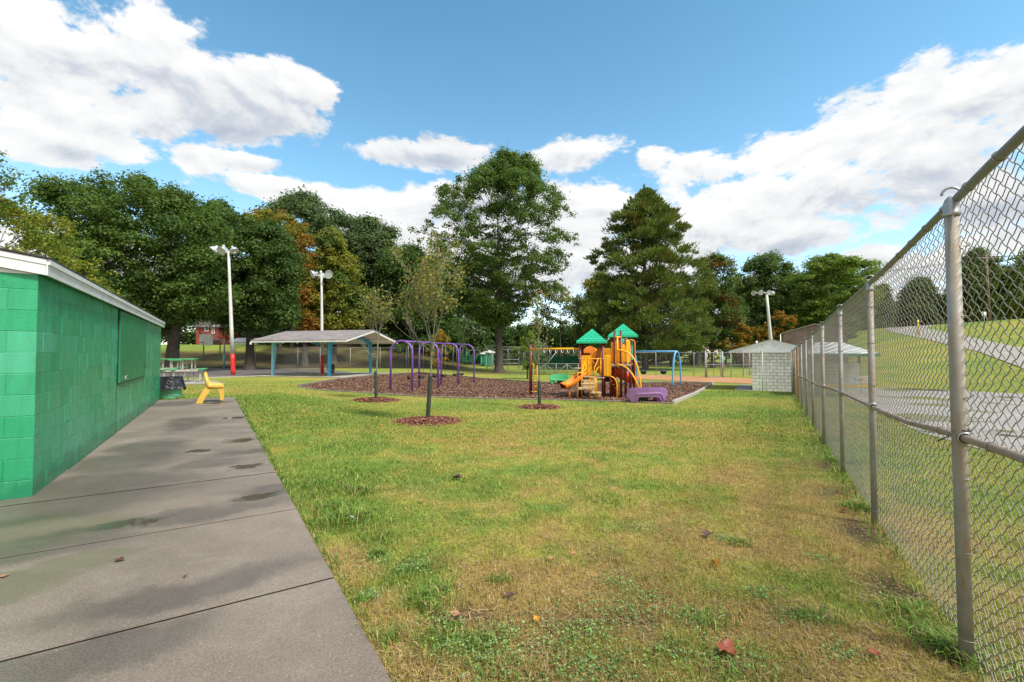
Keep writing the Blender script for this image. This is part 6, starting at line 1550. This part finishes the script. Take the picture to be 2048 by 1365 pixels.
    T('maple_tree', 'light green tree at the right edge of the frame on the hill', 2060, 82, [(1985,600),(2010,545),(2040,510),(2090,490),(2150,520),(2180,600),(2150,640),(2000,625)], lm('layered','bright','mid',.2), 90, 1.2,2.2, 150, .36, .35, 14, 25, .4, group=g)
tree_list()
def pine():
    rs = np.random.RandomState(77); Y = 66; b = P(1290, 700, Y); b = Vector((b.x, Y, h(b.x, Y)))
    t = thing('pine_tree', 'tall broad white pine with upswept branches behind the play structure', 'tree', tuple(b), 'trees round the park')
    poly = px_poly([(1293,382),(1318,405),(1345,425),(1372,458),(1366,490),(1385,505),(1418,540),(1425,570),(1400,600),(1425,640),(1440,670),(1400,700),(1330,712),(1260,712),(1200,700),(1172,660),(1150,620),(1178,590),(1198,545),(1182,510),(1205,490),(1216,440),(1245,420),(1268,400)], Y, b.x, b.z)
    z1 = max(p[1] for p in poly)-.7; z0 = min(p[1] for p in poly); L = []; RR = []; C = []; Dn = []
    lb = crown_lobes(poly, 270, rs, .7, 1.6, .1, .8)
    lb += [(x*rs.uniform(1, 1.08), y, z, r*.7) for x, y, z, r in lb if rs.rand() < .35]
    for (x, y, z, r) in lb:
        rho = math.hypot(x, y)+1e-6; ux, uy = x/rho, y/rho; zb = max(.8, z-(.35+.25*(z-z0)/(z1-z0))*rho-rs.rand()*.6)
        if rs.rand() < .55: p0 = np.array([0, 0, zb]); tip = np.array([x, y, z]); m = p0+(tip-p0)*.55+np.array([0, 0, -.08*rho]); L.append([p0, p0*.5+m*.5, m, tip]); RR.append([.085, .06, .04, .012])
        k = int(150*r*r)+35; d = rs.normal(size=(k, 3)); d /= np.linalg.norm(d, axis=1)[:, None]; rad = r*rs.uniform(0, 1, k)**.6*(1+.35*np.abs(rs.normal(size=k))); c = d*rad[:, None]*np.array([1.15, 1.15, .55])
        C.append(c+np.array([x, y, z])); Dn.append(d*.7+np.array([ux*.5, uy*.5, .75])+rs.normal(size=(k, 3))*.2)
    for k in range(34):          # leader candles
        x, y = rs.uniform(-3.2, 3.2), rs.normal(0, 1.0); zt = z1+.9-abs(x)*.95-rs.rand()*1.1
        kk = 60; cz = np.linspace(zt-1.1, zt+.45, kk); C.append(np.stack([x+rs.normal(0, .05, kk), y+rs.normal(0, .05, kk), cz], 1)); Dn.append(np.stack([rs.normal(0, .4, kk), rs.normal(0, .4, kk), np.ones(kk)], 1)); L.append([[x*.3, y*.3, zt-2.2], [x*.7, y*.7, zt-1.4], [x, y, zt-.7], [x, y, zt+.3]]); RR.append([.05, .04, .03, .015])
    C = np.concatenate(C); D = np.concatenate(Dn); D /= np.linalg.norm(D, axis=1)[:, None]; n = len(C); r = rs.normal(size=(n, 3)); A = np.cross(D, r); A /= np.linalg.norm(A, axis=1)[:, None]
    s = rs.uniform(.26, .5, (n, 1)); w = s*.2; V = np.stack([C-A*w, C+A*w, C+D*s+A*w*.3, C+D*s-A*w*.3], 1).reshape(-1, 3)
    np_obj('crown', V+np.array(b), np.arange(n*4).reshape(-1, 4), None, lm('pine','pine','pineb',.45,.22), t)
    Vt, Ft = tubes(np.array(L), np.array(RR), 5); Vk, Fk = tubes(np.array([[[0, 0, -.4], [0, 0, .1], [.05, 0, 3], [0, .05, 9], [.03, 0, z1*.75], [0, 0, z1-.5]]]), np.array([[.6, .5, .40, .32, .16, .04]]), 12)
    np_obj('trunk', np.concatenate([Vk, Vt])+np.array(b), np.concatenate([Fk, Ft+len(Vk)]), None, M['bark'], t, smooth=True)
pine()
def wood():
    """the far wood behind everything: reads as one mass"""
    rs = np.random.RandomState(9); lob = []
    def band(px0, px1, ytop, ybot, Y0, Y1, n, r0, r1):
        for i in range(n):
            Y = rs.uniform(Y0, Y1); px = rs.uniform(px0, px1); py = rs.uniform(ytop(px), ybot); p = P(px, py, Y); r = rs.uniform(r0, r1)
            if p.z > h(p.x, p.y)+.2: lob.append((p.x, p.y, p.z, r))
    band(-200, 520, lambda p: 560, 690, 97, 112, 260, 1.8, 3.2)
    band(480, 1010, lambda p: 520+25*math.sin(p/60), 738, 96, 112, 420, 1.8, 3.2); band(380, 1180, lambda p: 655, 738, 93, 108, 420, 1.5, 2.6)
    band(555, 965, lambda p: 645, 706, 84, 91, 230, 1.2, 2.2)
    band(990, 1200, lambda p: 660-max(0, (p-1150))*.5, 738, 98, 112, 130, 1.5, 2.6)
    band(1180, 1600, lambda p: 575+15*math.sin(p/40), 738, 92, 110, 330, 1.6, 3.0)
    band(1560, 1780, lambda p: 590, 700, 98, 115, 130, 1.8, 3.0)
    band(1760, 2250, lambda p: 600, 668, 96, 112, 200, 1.6, 3.0)
    V = foliage(lob, 34, .62, rs); n = len(V)//4
    o = np_obj('far_wood', V, np.arange(n*4).reshape(-1, 4), None, lm('wood','dark','grey',.08)); tag(o, 'dark green wood massed behind the fences and the park trees', 'wood', None, 'stuff')
wood()
def wood_trunks():
    spec = [(585, 78, .28), (560, 74, .22), (712, 84, .25), (735, 90, .3), (945, 92, .25), (1085, 93, .25), (1342, 82, .22), (1398, 86, .35), (1385, 88, .25), (1450, 84, .28)]
    words = ['left of the orange maple', 'between two dense maples left of the shelter', 'behind the right end of the shelter roof', 'just right of the shelter gable', 'left of the oak trunk at the wood edge', 'right of the oak at the wood edge', 'above the blue swing beam', 'with pale bark left of the white sign', 'dark, beside the pale trunk near the white sign', 'behind the chain-link gate']
    rs = np.random.RandomState(4)
    for i, ((px, Y, r), w) in enumerate(zip(spec, words)):
        b = P(px, 700, Y); b = Vector((b.x, Y, h(b.x, Y))); t = thing('slender_tree', 'slim woodland tree '+w, 'tree', tuple(b), 'slim trees at the wood edge')
        top = 12+rs.rand()*3; lb = [(rs.normal(0, 1.2), rs.normal(0, 1), rs.uniform(5.5, top), rs.uniform(.8, 1.5)) for _ in range(14)]
        V = foliage(lb, 60, .42, rs); n = len(V)//4; np_obj('crown', V+np.array(b), np.arange(n*4).reshape(-1, 4), None, lm('grey2','grey'), t)
        V, F = trunk_mesh(b, top, r, lb, rs, 8); np_obj('trunk', V+np.array(b), F, None, M['bark'] if i != 7 else M['bark_light'], t, smooth=True)
wood_trunks()

# ------------------------------------------------------------------ young staked trees with tube guards and mulch rings
def young(label, base_px, guard_top, Hpx, spread, seed, leaves, low=None, guard_w=7, forks=6, trunk_top=None, ring=(60, 1), spire=False):
    rs = np.random.RandomState(seed); b = G(*base_px); Y = b.y; s = Y/FPX; b = Vector(b)
    t = thing('young_tree', label, 'tree', tuple(b), 'young trees with tube guards on the lawn'); gt = P(guard_top[0], guard_top[1], Y)
    # guard: loose black corrugated tube
    mb = MB(); K = 22; d = (gt-b); r = guard_w*s/2; pts = [b+d*(i/K)+Vector((0, 0, -.01 if i == 0 else 0)) for i in range(K+1)]; rad = [r*(1+(.05 if i % 2 else 0)+(.12*(1-i/3) if i < 3 else 0)+.03*math.sin(i)) for i in range(K+1)]
    mb.tube(pts, rad, 16); mb.build('tube_guard', M['guard'], t)
    top = P(*Hpx, Y); fk = P(*trunk_top, Y); tr = 2.1*s; L = []; RR = []; LC = []
    p0 = b+d*.6
    def seg(a, b_, r0_, r1_, bend=None):
        a = np.array(a); b_ = np.array(b_); v = b_-a; n = np.array(bend if bend is not None else rs.normal(size=3)*.07*np.linalg.norm(v)); L.append([a, a+v*.33+n, a+v*.66+n*.9, b_]); RR.append([r0_, r0_*.7+r1_*.3, r0_*.35+r1_*.65, r1_]); return L[-1]
    seg(p0, fk, tr*.9, tr*.66, (.01, 0, 0)); Hc = (top-fk).length; W_ = spread*s
    def grow(a, dirv, ln, r_, lev):
        dirv = dirv/np.linalg.norm(dirv); e = a+dirv*ln; up = np.array([0, 0, 1.]); bend = (up*.12-dirv*.0+rs.normal(size=3)*.06)*ln*(.5 if lev else -.35); cur = seg(a, e+up*ln*.08, r_, r_*.35, bend*-.4 if lev == 0 else bend*.4)
        if lev >= 3: return
        for q in range((8, 6, 3)[lev]):
            f = rs.uniform(.25, .98); k = f*3; i = min(2, int(k)); st = cur[i]+(cur[i+1]-cur[i])*(k-i); side = rs.normal(size=3); side -= side.dot(dirv)*dirv; side /= np.linalg.norm(side)+1e-6
            nd = dirv*.75+side*.65+up*.28; grow(np.array(st), nd, ln*rs.uniform(.28, .5)*(1.15-f*.35), max(r_*.42*(1-f*.4), .0022), lev+1)
        if lev >= 1:
            for q in range(4): i = rs.randint(1, 4); LC.append(cur[i]+rs.normal(size=3)*.05)
    fk_ = np.array(fk)
    if spire:
        seg(fk_, top, tr*.7, .004, (.02, 0, 0)); 
        for q in range(26):
            f = rs.uniform(.0, .95); st = fk_+(np.array(top)-fk_)*f; an = rs.uniform(0, 6.28); grow(st, np.array([math.cos(an), math.sin(an)*.8, 1.2+f]), W_*(1.25-f)*rs.uniform(.5, 1.1), tr*.25*(1.1-f), 1)
    else:
        for q in range(forks):
            an = q/forks*6.283+rs.uniform(-.3, .3); lean = W_/Hc*rs.uniform(.55, 1.0); dv = np.array([math.cos(an)*lean, math.sin(an)*lean*.8, 1.0]); st = fk_+np.array([0, 0, -1])*rs.uniform(0, .12)*Hc*.6
            grow(st, dv, Hc*rs.uniform(.62, .9)/np.linalg.norm(dv), tr*.52, 0)
    for (x0, y0, x1, y1) in (low or []):
        a = np.array(P(x0, y0, Y)); e = np.array(P(x1, y1, Y-.3)); cur = seg(a, e, tr*.4, .004, (0, 0, -.12*abs(x1-x0)*s))
        for q in range(7): i = rs.randint(1, 3); f = rs.rand(); st = cur[i]+(cur[i+1]-cur[i])*f; grow(st, np.array([(x1-x0)*s*.5+rs.normal(0, .2), rs.normal(0, .4), .9]), Hc*.22*rs.uniform(.5, 1.2), .005, 2)
    V, F = tubes(np.array(L), np.array(RR), 6); np_obj('trunk', V, F, None, M['bark_light'], t, smooth=True)
    LC = np.array(LC); prob = sm(fk.z, fk.z+Hc*.55, LC[:, 2])+.08; LC = LC[rs.rand(len(LC)) < prob]; idx = rs.randint(0, len(LC), leaves); C = LC[idx]+rs.normal(size=(leaves, 3))*.09*(Y/11)
    V = leaf_quads(C, rs.normal(size=(leaves, 3))+np.array([0, -.4, .3]), .085*(Y/11)**.6, rs, .55); np_obj('leaves', V, np.arange(leaves*4).reshape(-1, 4), None, lm('sapling','sapling',None,.35,.35), t)
    # mulch ring
    rg = ring[0]*s; n = 30; ph = rs.uniform(0, 6, 3); poly = [(b.x+rg*(1+.07*math.sin(3*a+ph[0])+.05*math.sin(5*a+ph[1]))*math.cos(a), b.y+ring[1]*rg*(1+.07*math.sin(3*a+ph[0])+.06*math.sin(7*a+ph[2]))*math.sin(a)) for a in [2*math.pi*i/n for i in range(n)]]
    m = MB(); rings = 6; V = []; F = []
    for k in range(rings+1):
        f = 1-k/rings
        for (x, y) in poly: xx = b.x+(x-b.x)*f; yy = b.y+(y-b.y)*f; V.append((xx, yy, h(xx, yy)-.01+.085*(1-f**2.5)))
    for k in range(rings):
        for i in range(n): j = (i+1) % n; F.append((k*n+i, k*n+j, (k+1)*n+j, (k+1)*n+i))
    m.add(V, F, True); mo = m.build('mulch_ring', M['mulch_red'], None, tuple(b)); tag(mo, 'low ring of red brown bark mulch round the '+ring[2], 'mulch')
    N = ring[3]; x = rs.uniform(b.x-rg*1.25, b.x+rg*1.25, N); y = rs.uniform(b.y-rg*1.25, b.y+rg*1.25, N); fr = np.hypot((x-b.x)/rg, (y-b.y)/(rg*ring[1])); k = (fr < 1.0) | ((fr < 1.22) & (rs.rand(N) < .12)); x, y, fr = x[k], y[k], fr[k]
    flakes('bark_chips', x, y, H(x, y)+.085*np.clip(1-fr**2.5, 0, 1)-.004, .05 if Y < 14 else .06, M['chips_red'], rs, None, 'stuff', parent=mo)
M['mulch_red'] = pm('red_mulch', (.12, .042, .028), .95, .4, 24, .012, 30)
young('young tree with yellowing leaves and a leaning dark tube guard, nearest of the three', (855.5, 843), (861, 749), (868, 486), 100, 21, 2400, [(859, 690, 792, 652), (857, 700, 810, 640)], 8.3, 6, (864, 690), (66, 1.15, 'nearest young tree', 7500))
young('bare young tree with a straight dark tube guard in front of the shelter gable', (752.5, 801), (751, 743), (757, 585), 52, 22, 800, [(751, 715, 722, 690), (751, 708, 725, 700)], 6.2, 6, (756, 672), (44, 1.15, 'young tree in front of the shelter', 6000))
young('slim nearly bare young tree with dark tube guard at the overhead ladder', (1079, 815), (1078.5, 762), (1074, 590), 24, 23, 300, [(1078, 733, 1062, 700), (1078, 733, 1096, 700), (1078, 740, 1100, 722)], 6.4, 5, (1077, 716), (41, 1.1, 'slim young tree by the play structure', 5500), True)

# ------------------------------------------------------------------ grass, weeds
RINGS = []
for o in COL.objects:
    if o.name.startswith('young_tree'): RINGS.append((o.location.x, o.location.y, {0: .8, 1: .75, 2: .75}.get(0)))
BEDP = BED
def keep(x, y):
    u = (x-CA.x)*CN.x+(y-CA.y)*CN.y; tt = (x-CA.x)*CD.x+(y-CA.y)*CD.y; k = (u > 2.065-.017*tt) | (tt > 10.58)
    k &= ~((tt > -1) & (tt < 11) & (u < 0))
    k &= ~inpoly(x, y, BEDP)
    k &= ~inpoly(x, y, [(5.2, -6), (7.4, 6.2), (8.7, 9.7), (12.9, 17), (15.9, 22), (19.6, 27.8), (22.6, 27), (23.2, 20), (22.5, 10), (22, -6)])
    for (a, b, r) in RINGS: k &= np.hypot(x-a, y-b) > r*.95
    return k
def cast(N, y0, y1, rs, pw, lo=-1.18, hi=1.2):
    y = (y0**(1-pw)+(y1**(1-pw)-y0**(1-pw))*rs.rand(N))**(1/(1-pw)); x = y*rs.uniform(lo, hi, N); k = keep(x, y); return x[k], y[k]
def blades(name, N, y0, y1, pw, hgt, wid, seed, label):
    rs = np.random.RandomState(seed); x, y = cast(N, y0, y1, rs, pw); g, ba = turf(x, y); n = len(x)
    k = (rs.rand(n) > ba*.92) & (rs.rand(n) < (sm(12.5, 7, y) if y1 < 20 else sm(6.5, 11, y))); x, y, g, ba = x[k], y[k], g[k], ba[k]; n = len(x)
    lush = np.clip(g*1.6-.55, 0, 1)*np.clip(_acc(LUSH, x, y)*1.2+.25, 0, 1); tuft = vnoise(x, y, 7)*(.6+.8*vnoise(x+5, y, 2.1))
    Ht = hgt*(.45+.75*rs.rand(n))*(.65+.9*tuft+.8*lush*rs.rand(n)); a = rs.rand(n)*6.283; ln = rs.uniform(.25, 1.25, n)
    dx = np.cos(a)*ln; dy = np.sin(a)*ln; w = wid*(.6+.8*rs.rand(n))*(1+.6*lush)*np.clip(y/4.0, .8, 3.2); pa = a+np.pi/2+rs.normal(0, .6, n); wx = np.cos(pa)*w/2; wy = np.sin(pa)*w/2; z = H(x, y)-.004
    b0 = np.stack([x-wx, y-wy, z], 1); b1 = np.stack([x+wx, y+wy, z], 1); mx, my, mz = x+dx*Ht*.35, y+dy*Ht*.35, z+Ht*.62
    m0 = np.stack([mx-wx*.8, my-wy*.8, mz], 1); m1 = np.stack([mx+wx*.8, my+wy*.8, mz], 1); tp = np.stack([x+dx*Ht*1.0, y+dy*Ht*1.0, z+Ht*(1.12-.38*ln)], 1)
    V = np.stack([b0, b1, m1, m0, tp], 1).reshape(-1, 3); i = np.arange(n)*5
    F4 = np.stack([i, i+1, i+2, i+3], 1); F3 = np.stack([i+3, i+2, i+4], 1)
    gg = np.clip(g+rs.normal(0, .30, n), 0, 1); c = turf_rgb(gg, np.zeros(n)); dry = rs.rand(n) < .28*(1-g)+.05; c[dry] = np.array([.50, .37, .17])*rs.uniform(.6, 1.25, (dry.sum(), 1))
    V = V; col = np.repeat(c, 5, axis=0); tag(np_obj(name, V, F4, F3, M['blade'], col=col), label, 'grass', None, 'stuff')
blades('lawn_grass', 470000, .95, 12.5, 1.35, .036, .0034, 31, 'short patchy green and straw coloured lawn grass in the foreground')
blades('lawn_grass', 330000, 6.5, 30, 1.5, .040, .0038, 32, 'yellow green mown lawn grass in the middle distance')
def weeds():
    rs = np.random.RandomState(41); X = []; Y = []
    spots = [(G(px, py), r) for px, py, r in [(930,1290,.17),(905,1300,.12),(1010,1270,.1),(1120,1285,.14),(1180,1265,.1),(1240,1225,.16),(1290,1200,.12),(1210,1330,.2),(1160,1345,.15),(740,1195,.07),(735,1200,.05),(810,1145,.1),(840,1130,.1),(1350,1310,.12),(1480,1320,.18),
             (760,1125,.1),(1590,1240,.1),(1450,1080,.1),(1520,1190,.12),(1640,1120,.12),(1100,1020,.2),(1290,1060,.25),(1000,1320,.15),(880,1250,.1),(1230,1170,.12),(1380,1240,.14),(1690,1310,.1)]]
    for c, r in spots: n = int(1700*r); X.append(c.x+rs.normal(0, r*.6, n)); Y.append(c.y+rs.normal(0, r*.45, n))
    x, y = cast(26000, 1.1, 8, rs, 1.3); g, ba = turf(x, y); k = (vnoise(x+3, y+8, 2.6) > .58) & (rs.rand(len(x)) < .75); X.append(x[k]); Y.append(y[k])
    x = np.concatenate(X); y = np.concatenate(Y); k = keep(x, y); x, y = x[k], y[k]; n = len(x); z = H(x, y)+rs.uniform(.008, .038, n)
    V = leaf_quads(np.stack([x, y, z], 1), np.stack([rs.normal(0, .5, n), rs.normal(0, .5, n), np.ones(n)], 1), np.full(n, .013), rs, .9)
    c = np.array([.19, .31, .09])*rs.uniform(.55, 1.35, (n, 1)); tag(np_obj('clover', V, np.arange(n*4).reshape(-1, 4), None, M['blade'], col=np.repeat(c, 4, axis=0)), 'small leaved clover and weeds growing in the lawn', 'weeds', None, 'stuff')
    # long tufts
    tx = []; ty = []; th = []
    for px, py, r, hh, n in [(690,1045,.20,.13,380),(672,1020,.18,.10,260),(715,985,.22,.09,300),(650,970,.3,.08,300),(860,1205,.10,.09,200),(875,1185,.09,.08,120),(865,1225,.08,.07,100),(755,1112,.05,.07,160),(725,1205,.06,.05,160),(1880,1285,.16,.09,420),(1905,1310,.10,.12,260),(1730,1020,.2,.10,380),(1690,925,.3,.10,380),(1660,880,.3,.10,300),
                             (1420,1245,.16,.07,200),(1640,1240,.14,.07,220),(1480,1090,.12,.06,140),(1000,1165,.08,.06,120),(1210,1000,.3,.06,200),(1960,1340,.2,.1,200),(620,1090,.1,.06,120),(780,1280,.1,.06,130),(1010,1355,.2,.06,200),(1460,1350,.2,.06,240),(1820,1230,.15,.08,260),(905,1260,.06,.06,80)]:
        c = G(px, py); tx.append(c.x+rs.normal(0, r*.5, n)); ty.append(c.y+rs.normal(0, r*.4, n)); th.append(hh*rs.uniform(.4, 1.15, n))
    for yy in np.arange(2.6, 22, .03): p = fpt(yy); tx.append(p.x+rs.normal(.0, .07, 5)); ty.append(p.y+rs.normal(0, .05, 5)); th.append(rs.uniform(.03, .13, 5)*(vnoise([p.x], [p.y], 2.2)[0]+.2))
    for tt in np.arange(-4.5, 10.4, .02): q = W(tt, 2.06-.017*tt+.03); tx.append(q.x+rs.normal(0, .025, 4)); ty.append(q.y+rs.normal(0, .025, 4)); th.append(rs.uniform(.015, .055, 4)*(.4+1.2*vnoise([q.x], [q.y], 3)[0]))
    x = np.concatenate(tx); y = np.concatenate(ty); Ht = np.concatenate(th); k = keep(x, y); x, y, Ht = x[k], y[k], Ht[k]; n = len(x); a = rs.rand(n)*6.283; ln = rs.uniform(.3, 1.3, n); dx, dy = np.cos(a)*ln, np.sin(a)*ln; w = .0045*rs.uniform(.6, 1.3, n)*np.clip(y/3, 1, 3); wx, wy = -np.sin(a)*w/2, np.cos(a)*w/2; z = H(x, y)
    P5 = [np.stack([x-wx, y-wy, z], 1), np.stack([x+wx, y+wy, z], 1), np.stack([x+dx*Ht*.3+wx, y+dy*Ht*.3+wy, z+Ht*.6], 1), np.stack([x+dx*Ht*.3-wx, y+dy*Ht*.3-wy, z+Ht*.6], 1), np.stack([x+dx*Ht, y+dy*Ht, z+Ht*(1.1-.4*ln)], 1)]
    V = np.stack(P5, 1).reshape(-1, 3); i = np.arange(n)*5; c = np.array([.15, .255, .04])*rs.uniform(.6, 1.4, (n, 1)); dr = rs.rand(n) < .2; c[dr] = (.40, .32, .12)
    tag(np_obj('grass_tufts', V, np.stack([i, i+1, i+2, i+3], 1), np.stack([i+3, i+2, i+4], 1), M['blade'], col=np.repeat(c, 5, axis=0)), 'long green grass tufts beside the walkway and along the fence foot', 'grass', None, 'stuff')
    # dry thatch lying between the blades
    x, y = cast(60000, 1.0, 7, rs, 1.5); g, ba = turf(x, y); k = rs.rand(len(x)) < np.clip(.8-g, .05, 1); x, y = x[k], y[k]
    flakes('thatch', x, y, H(x, y)+.004, .035, chips_mat('thatch_straw', [(.30, .21, .10), (.42, .31, .16), (.22, .13, .07), (.36, .25, .12), (.15, .09, .05)]), rs, None, 'stuff', 11, .25)
    tag(bpy.data.objects['thatch'], 'dry straw and thatch lying in the lawn', 'thatch', None, 'stuff')
weeds()

# ------------------------------------------------------------------ fallen leaves and small litter
def fallen(label, px, py, size, col, seed, curl=.4, name='fallen_leaf', cat='leaf', z=None):
    p = G(px, py); rs = random.Random(seed); base = Vector((p.x, p.y, p.z+(.028 if z is None else z)))
    n = 22; V = [(0, 0, .0)]; a0 = rs.uniform(0, 6.28); F = []
    for ring, f in ((1, .55), (2, 1.0)):
        for i in range(n):
            a = 2*math.pi*i/n; r = size/2*f*(1+(.22*math.cos(5*a) if ring == 2 else 0))*(1+.25*math.cos(a)); x = r*math.cos(a)*1.15; y = r*math.sin(a)*.85; V.append((x*math.cos(a0)-y*math.sin(a0), x*math.sin(a0)+y*math.cos(a0), curl*size*(f*f)*(.35+.3*math.sin(2*a+seed))+.003*rs.random()))
    for i in range(n): j = (i+1) % n; F.append((0, 1+i, 1+j)); F.append((1+i, 1+n+i, 1+n+j, 1+j))
    st = [Vector((-size*.5*math.cos(a0), -size*.5*math.sin(a0), curl*size*.3)), Vector((-size*.95*math.cos(a0+.2), -size*.95*math.sin(a0+.2), .0))]
    mb = MB(); mb.add([base+Vector(v) for v in V], F, True); mb.tube([base+q for q in st], .0016*size/.06, 5)
    o = mb.build(name, col, None, tuple(base)); tag(o, label, cat, 'fallen leaves and bits on the grass')
def leafmat(n, c, c2): return pm(n, c, .55, .3, 30, .0008, 120, c2=c2, dirt=c2, dirt_amt=.6, dscale=25)
LO = leafmat('orange_leaf', (.42, .10, .03), (.20, .04, .02)); LY = leafmat('yellow_leaf', (.75, .38, .02), (.45, .17, .02)); LB = leafmat('brown_leaf', (.14, .06, .035), (.07, .03, .02)); LP = leafmat('peach_leaf', (.45, .25, .11), (.30, .14, .06))
for a in [('large curled rust orange leaf at the bottom of the lawn, right of centre', 1452, 1317, .085, LO, 1, .5), ('bright yellow orange leaf at the foot of the nearest fence post', 1902, 1318, .075, LY, 2, .4), ('dark brown leaf beside the bright yellow one at the fence post', 1925, 1335, .06, LB, 3, .5),
          ('yellow and brown leaf standing up in the middle right of the lawn', 1431, 1137, .055, LY, 4, .9), ('dark brown curled leaf on the lawn above the yellow and brown one', 1417, 1076, .085, LB, 5, .5), ('small pale orange leaf low on the lawn left of the rust leaf', 1073, 1248, .04, LY, 6, .3),
          ('peach coloured leaf pair, left one, near the middle of the lawn', 1104, 1126, .045, LP, 7, .4), ('peach coloured leaf pair, right one, near the middle of the lawn', 1148, 1118, .04, LP, 8, .5), ('pinkish brown leaf on bare soil right of the long grass tuft', 915, 1240, .05, LP, 9, .3), ('brown leaf next to the pinkish one on the bare soil', 898, 1252, .04, LB, 10, .4),
          ('dark crumpled leaf on the lawn beyond the white scrap', 915, 961, .10, LB, 11, .5), ('orange leaf on the lawn to the right, near the fence', 1692, 1027, .06, LO, 12, .4), ('small red brown leaf low at the right side of the lawn', 1752, 1320, .045, LO, 13, .4), ('orange scrap of leaf on the walkway at the left edge of the frame', 4, 1162, .04, LP, 14, .2),
          ('brown leaf low in the middle of the lawn', 1018, 1200, .055, LB, 15, .3), ('yellow leaf on the far lawn near the first mulch ring', 762, 855, .09, LY, 16, .4), ('small orange leaf on the lawn between walkway and nearest tree', 846, 1008, .05, LP, 17, .3)]: fallen(*a)
fallen('small crumpled white paper scrap in the long grass by the walkway', 703, 1050, .035, M['banner_white'], 30, .9, 'paper_scrap', 'litter', .05)
fallen('dark twig like leaf lying on the walkway', 236, 1129, .05, LB, 31, .3, z=.03); fallen('tiny dark leaf on the walkway near the second joint', 368, 1163, .022, LB, 32, .4, z=.03)
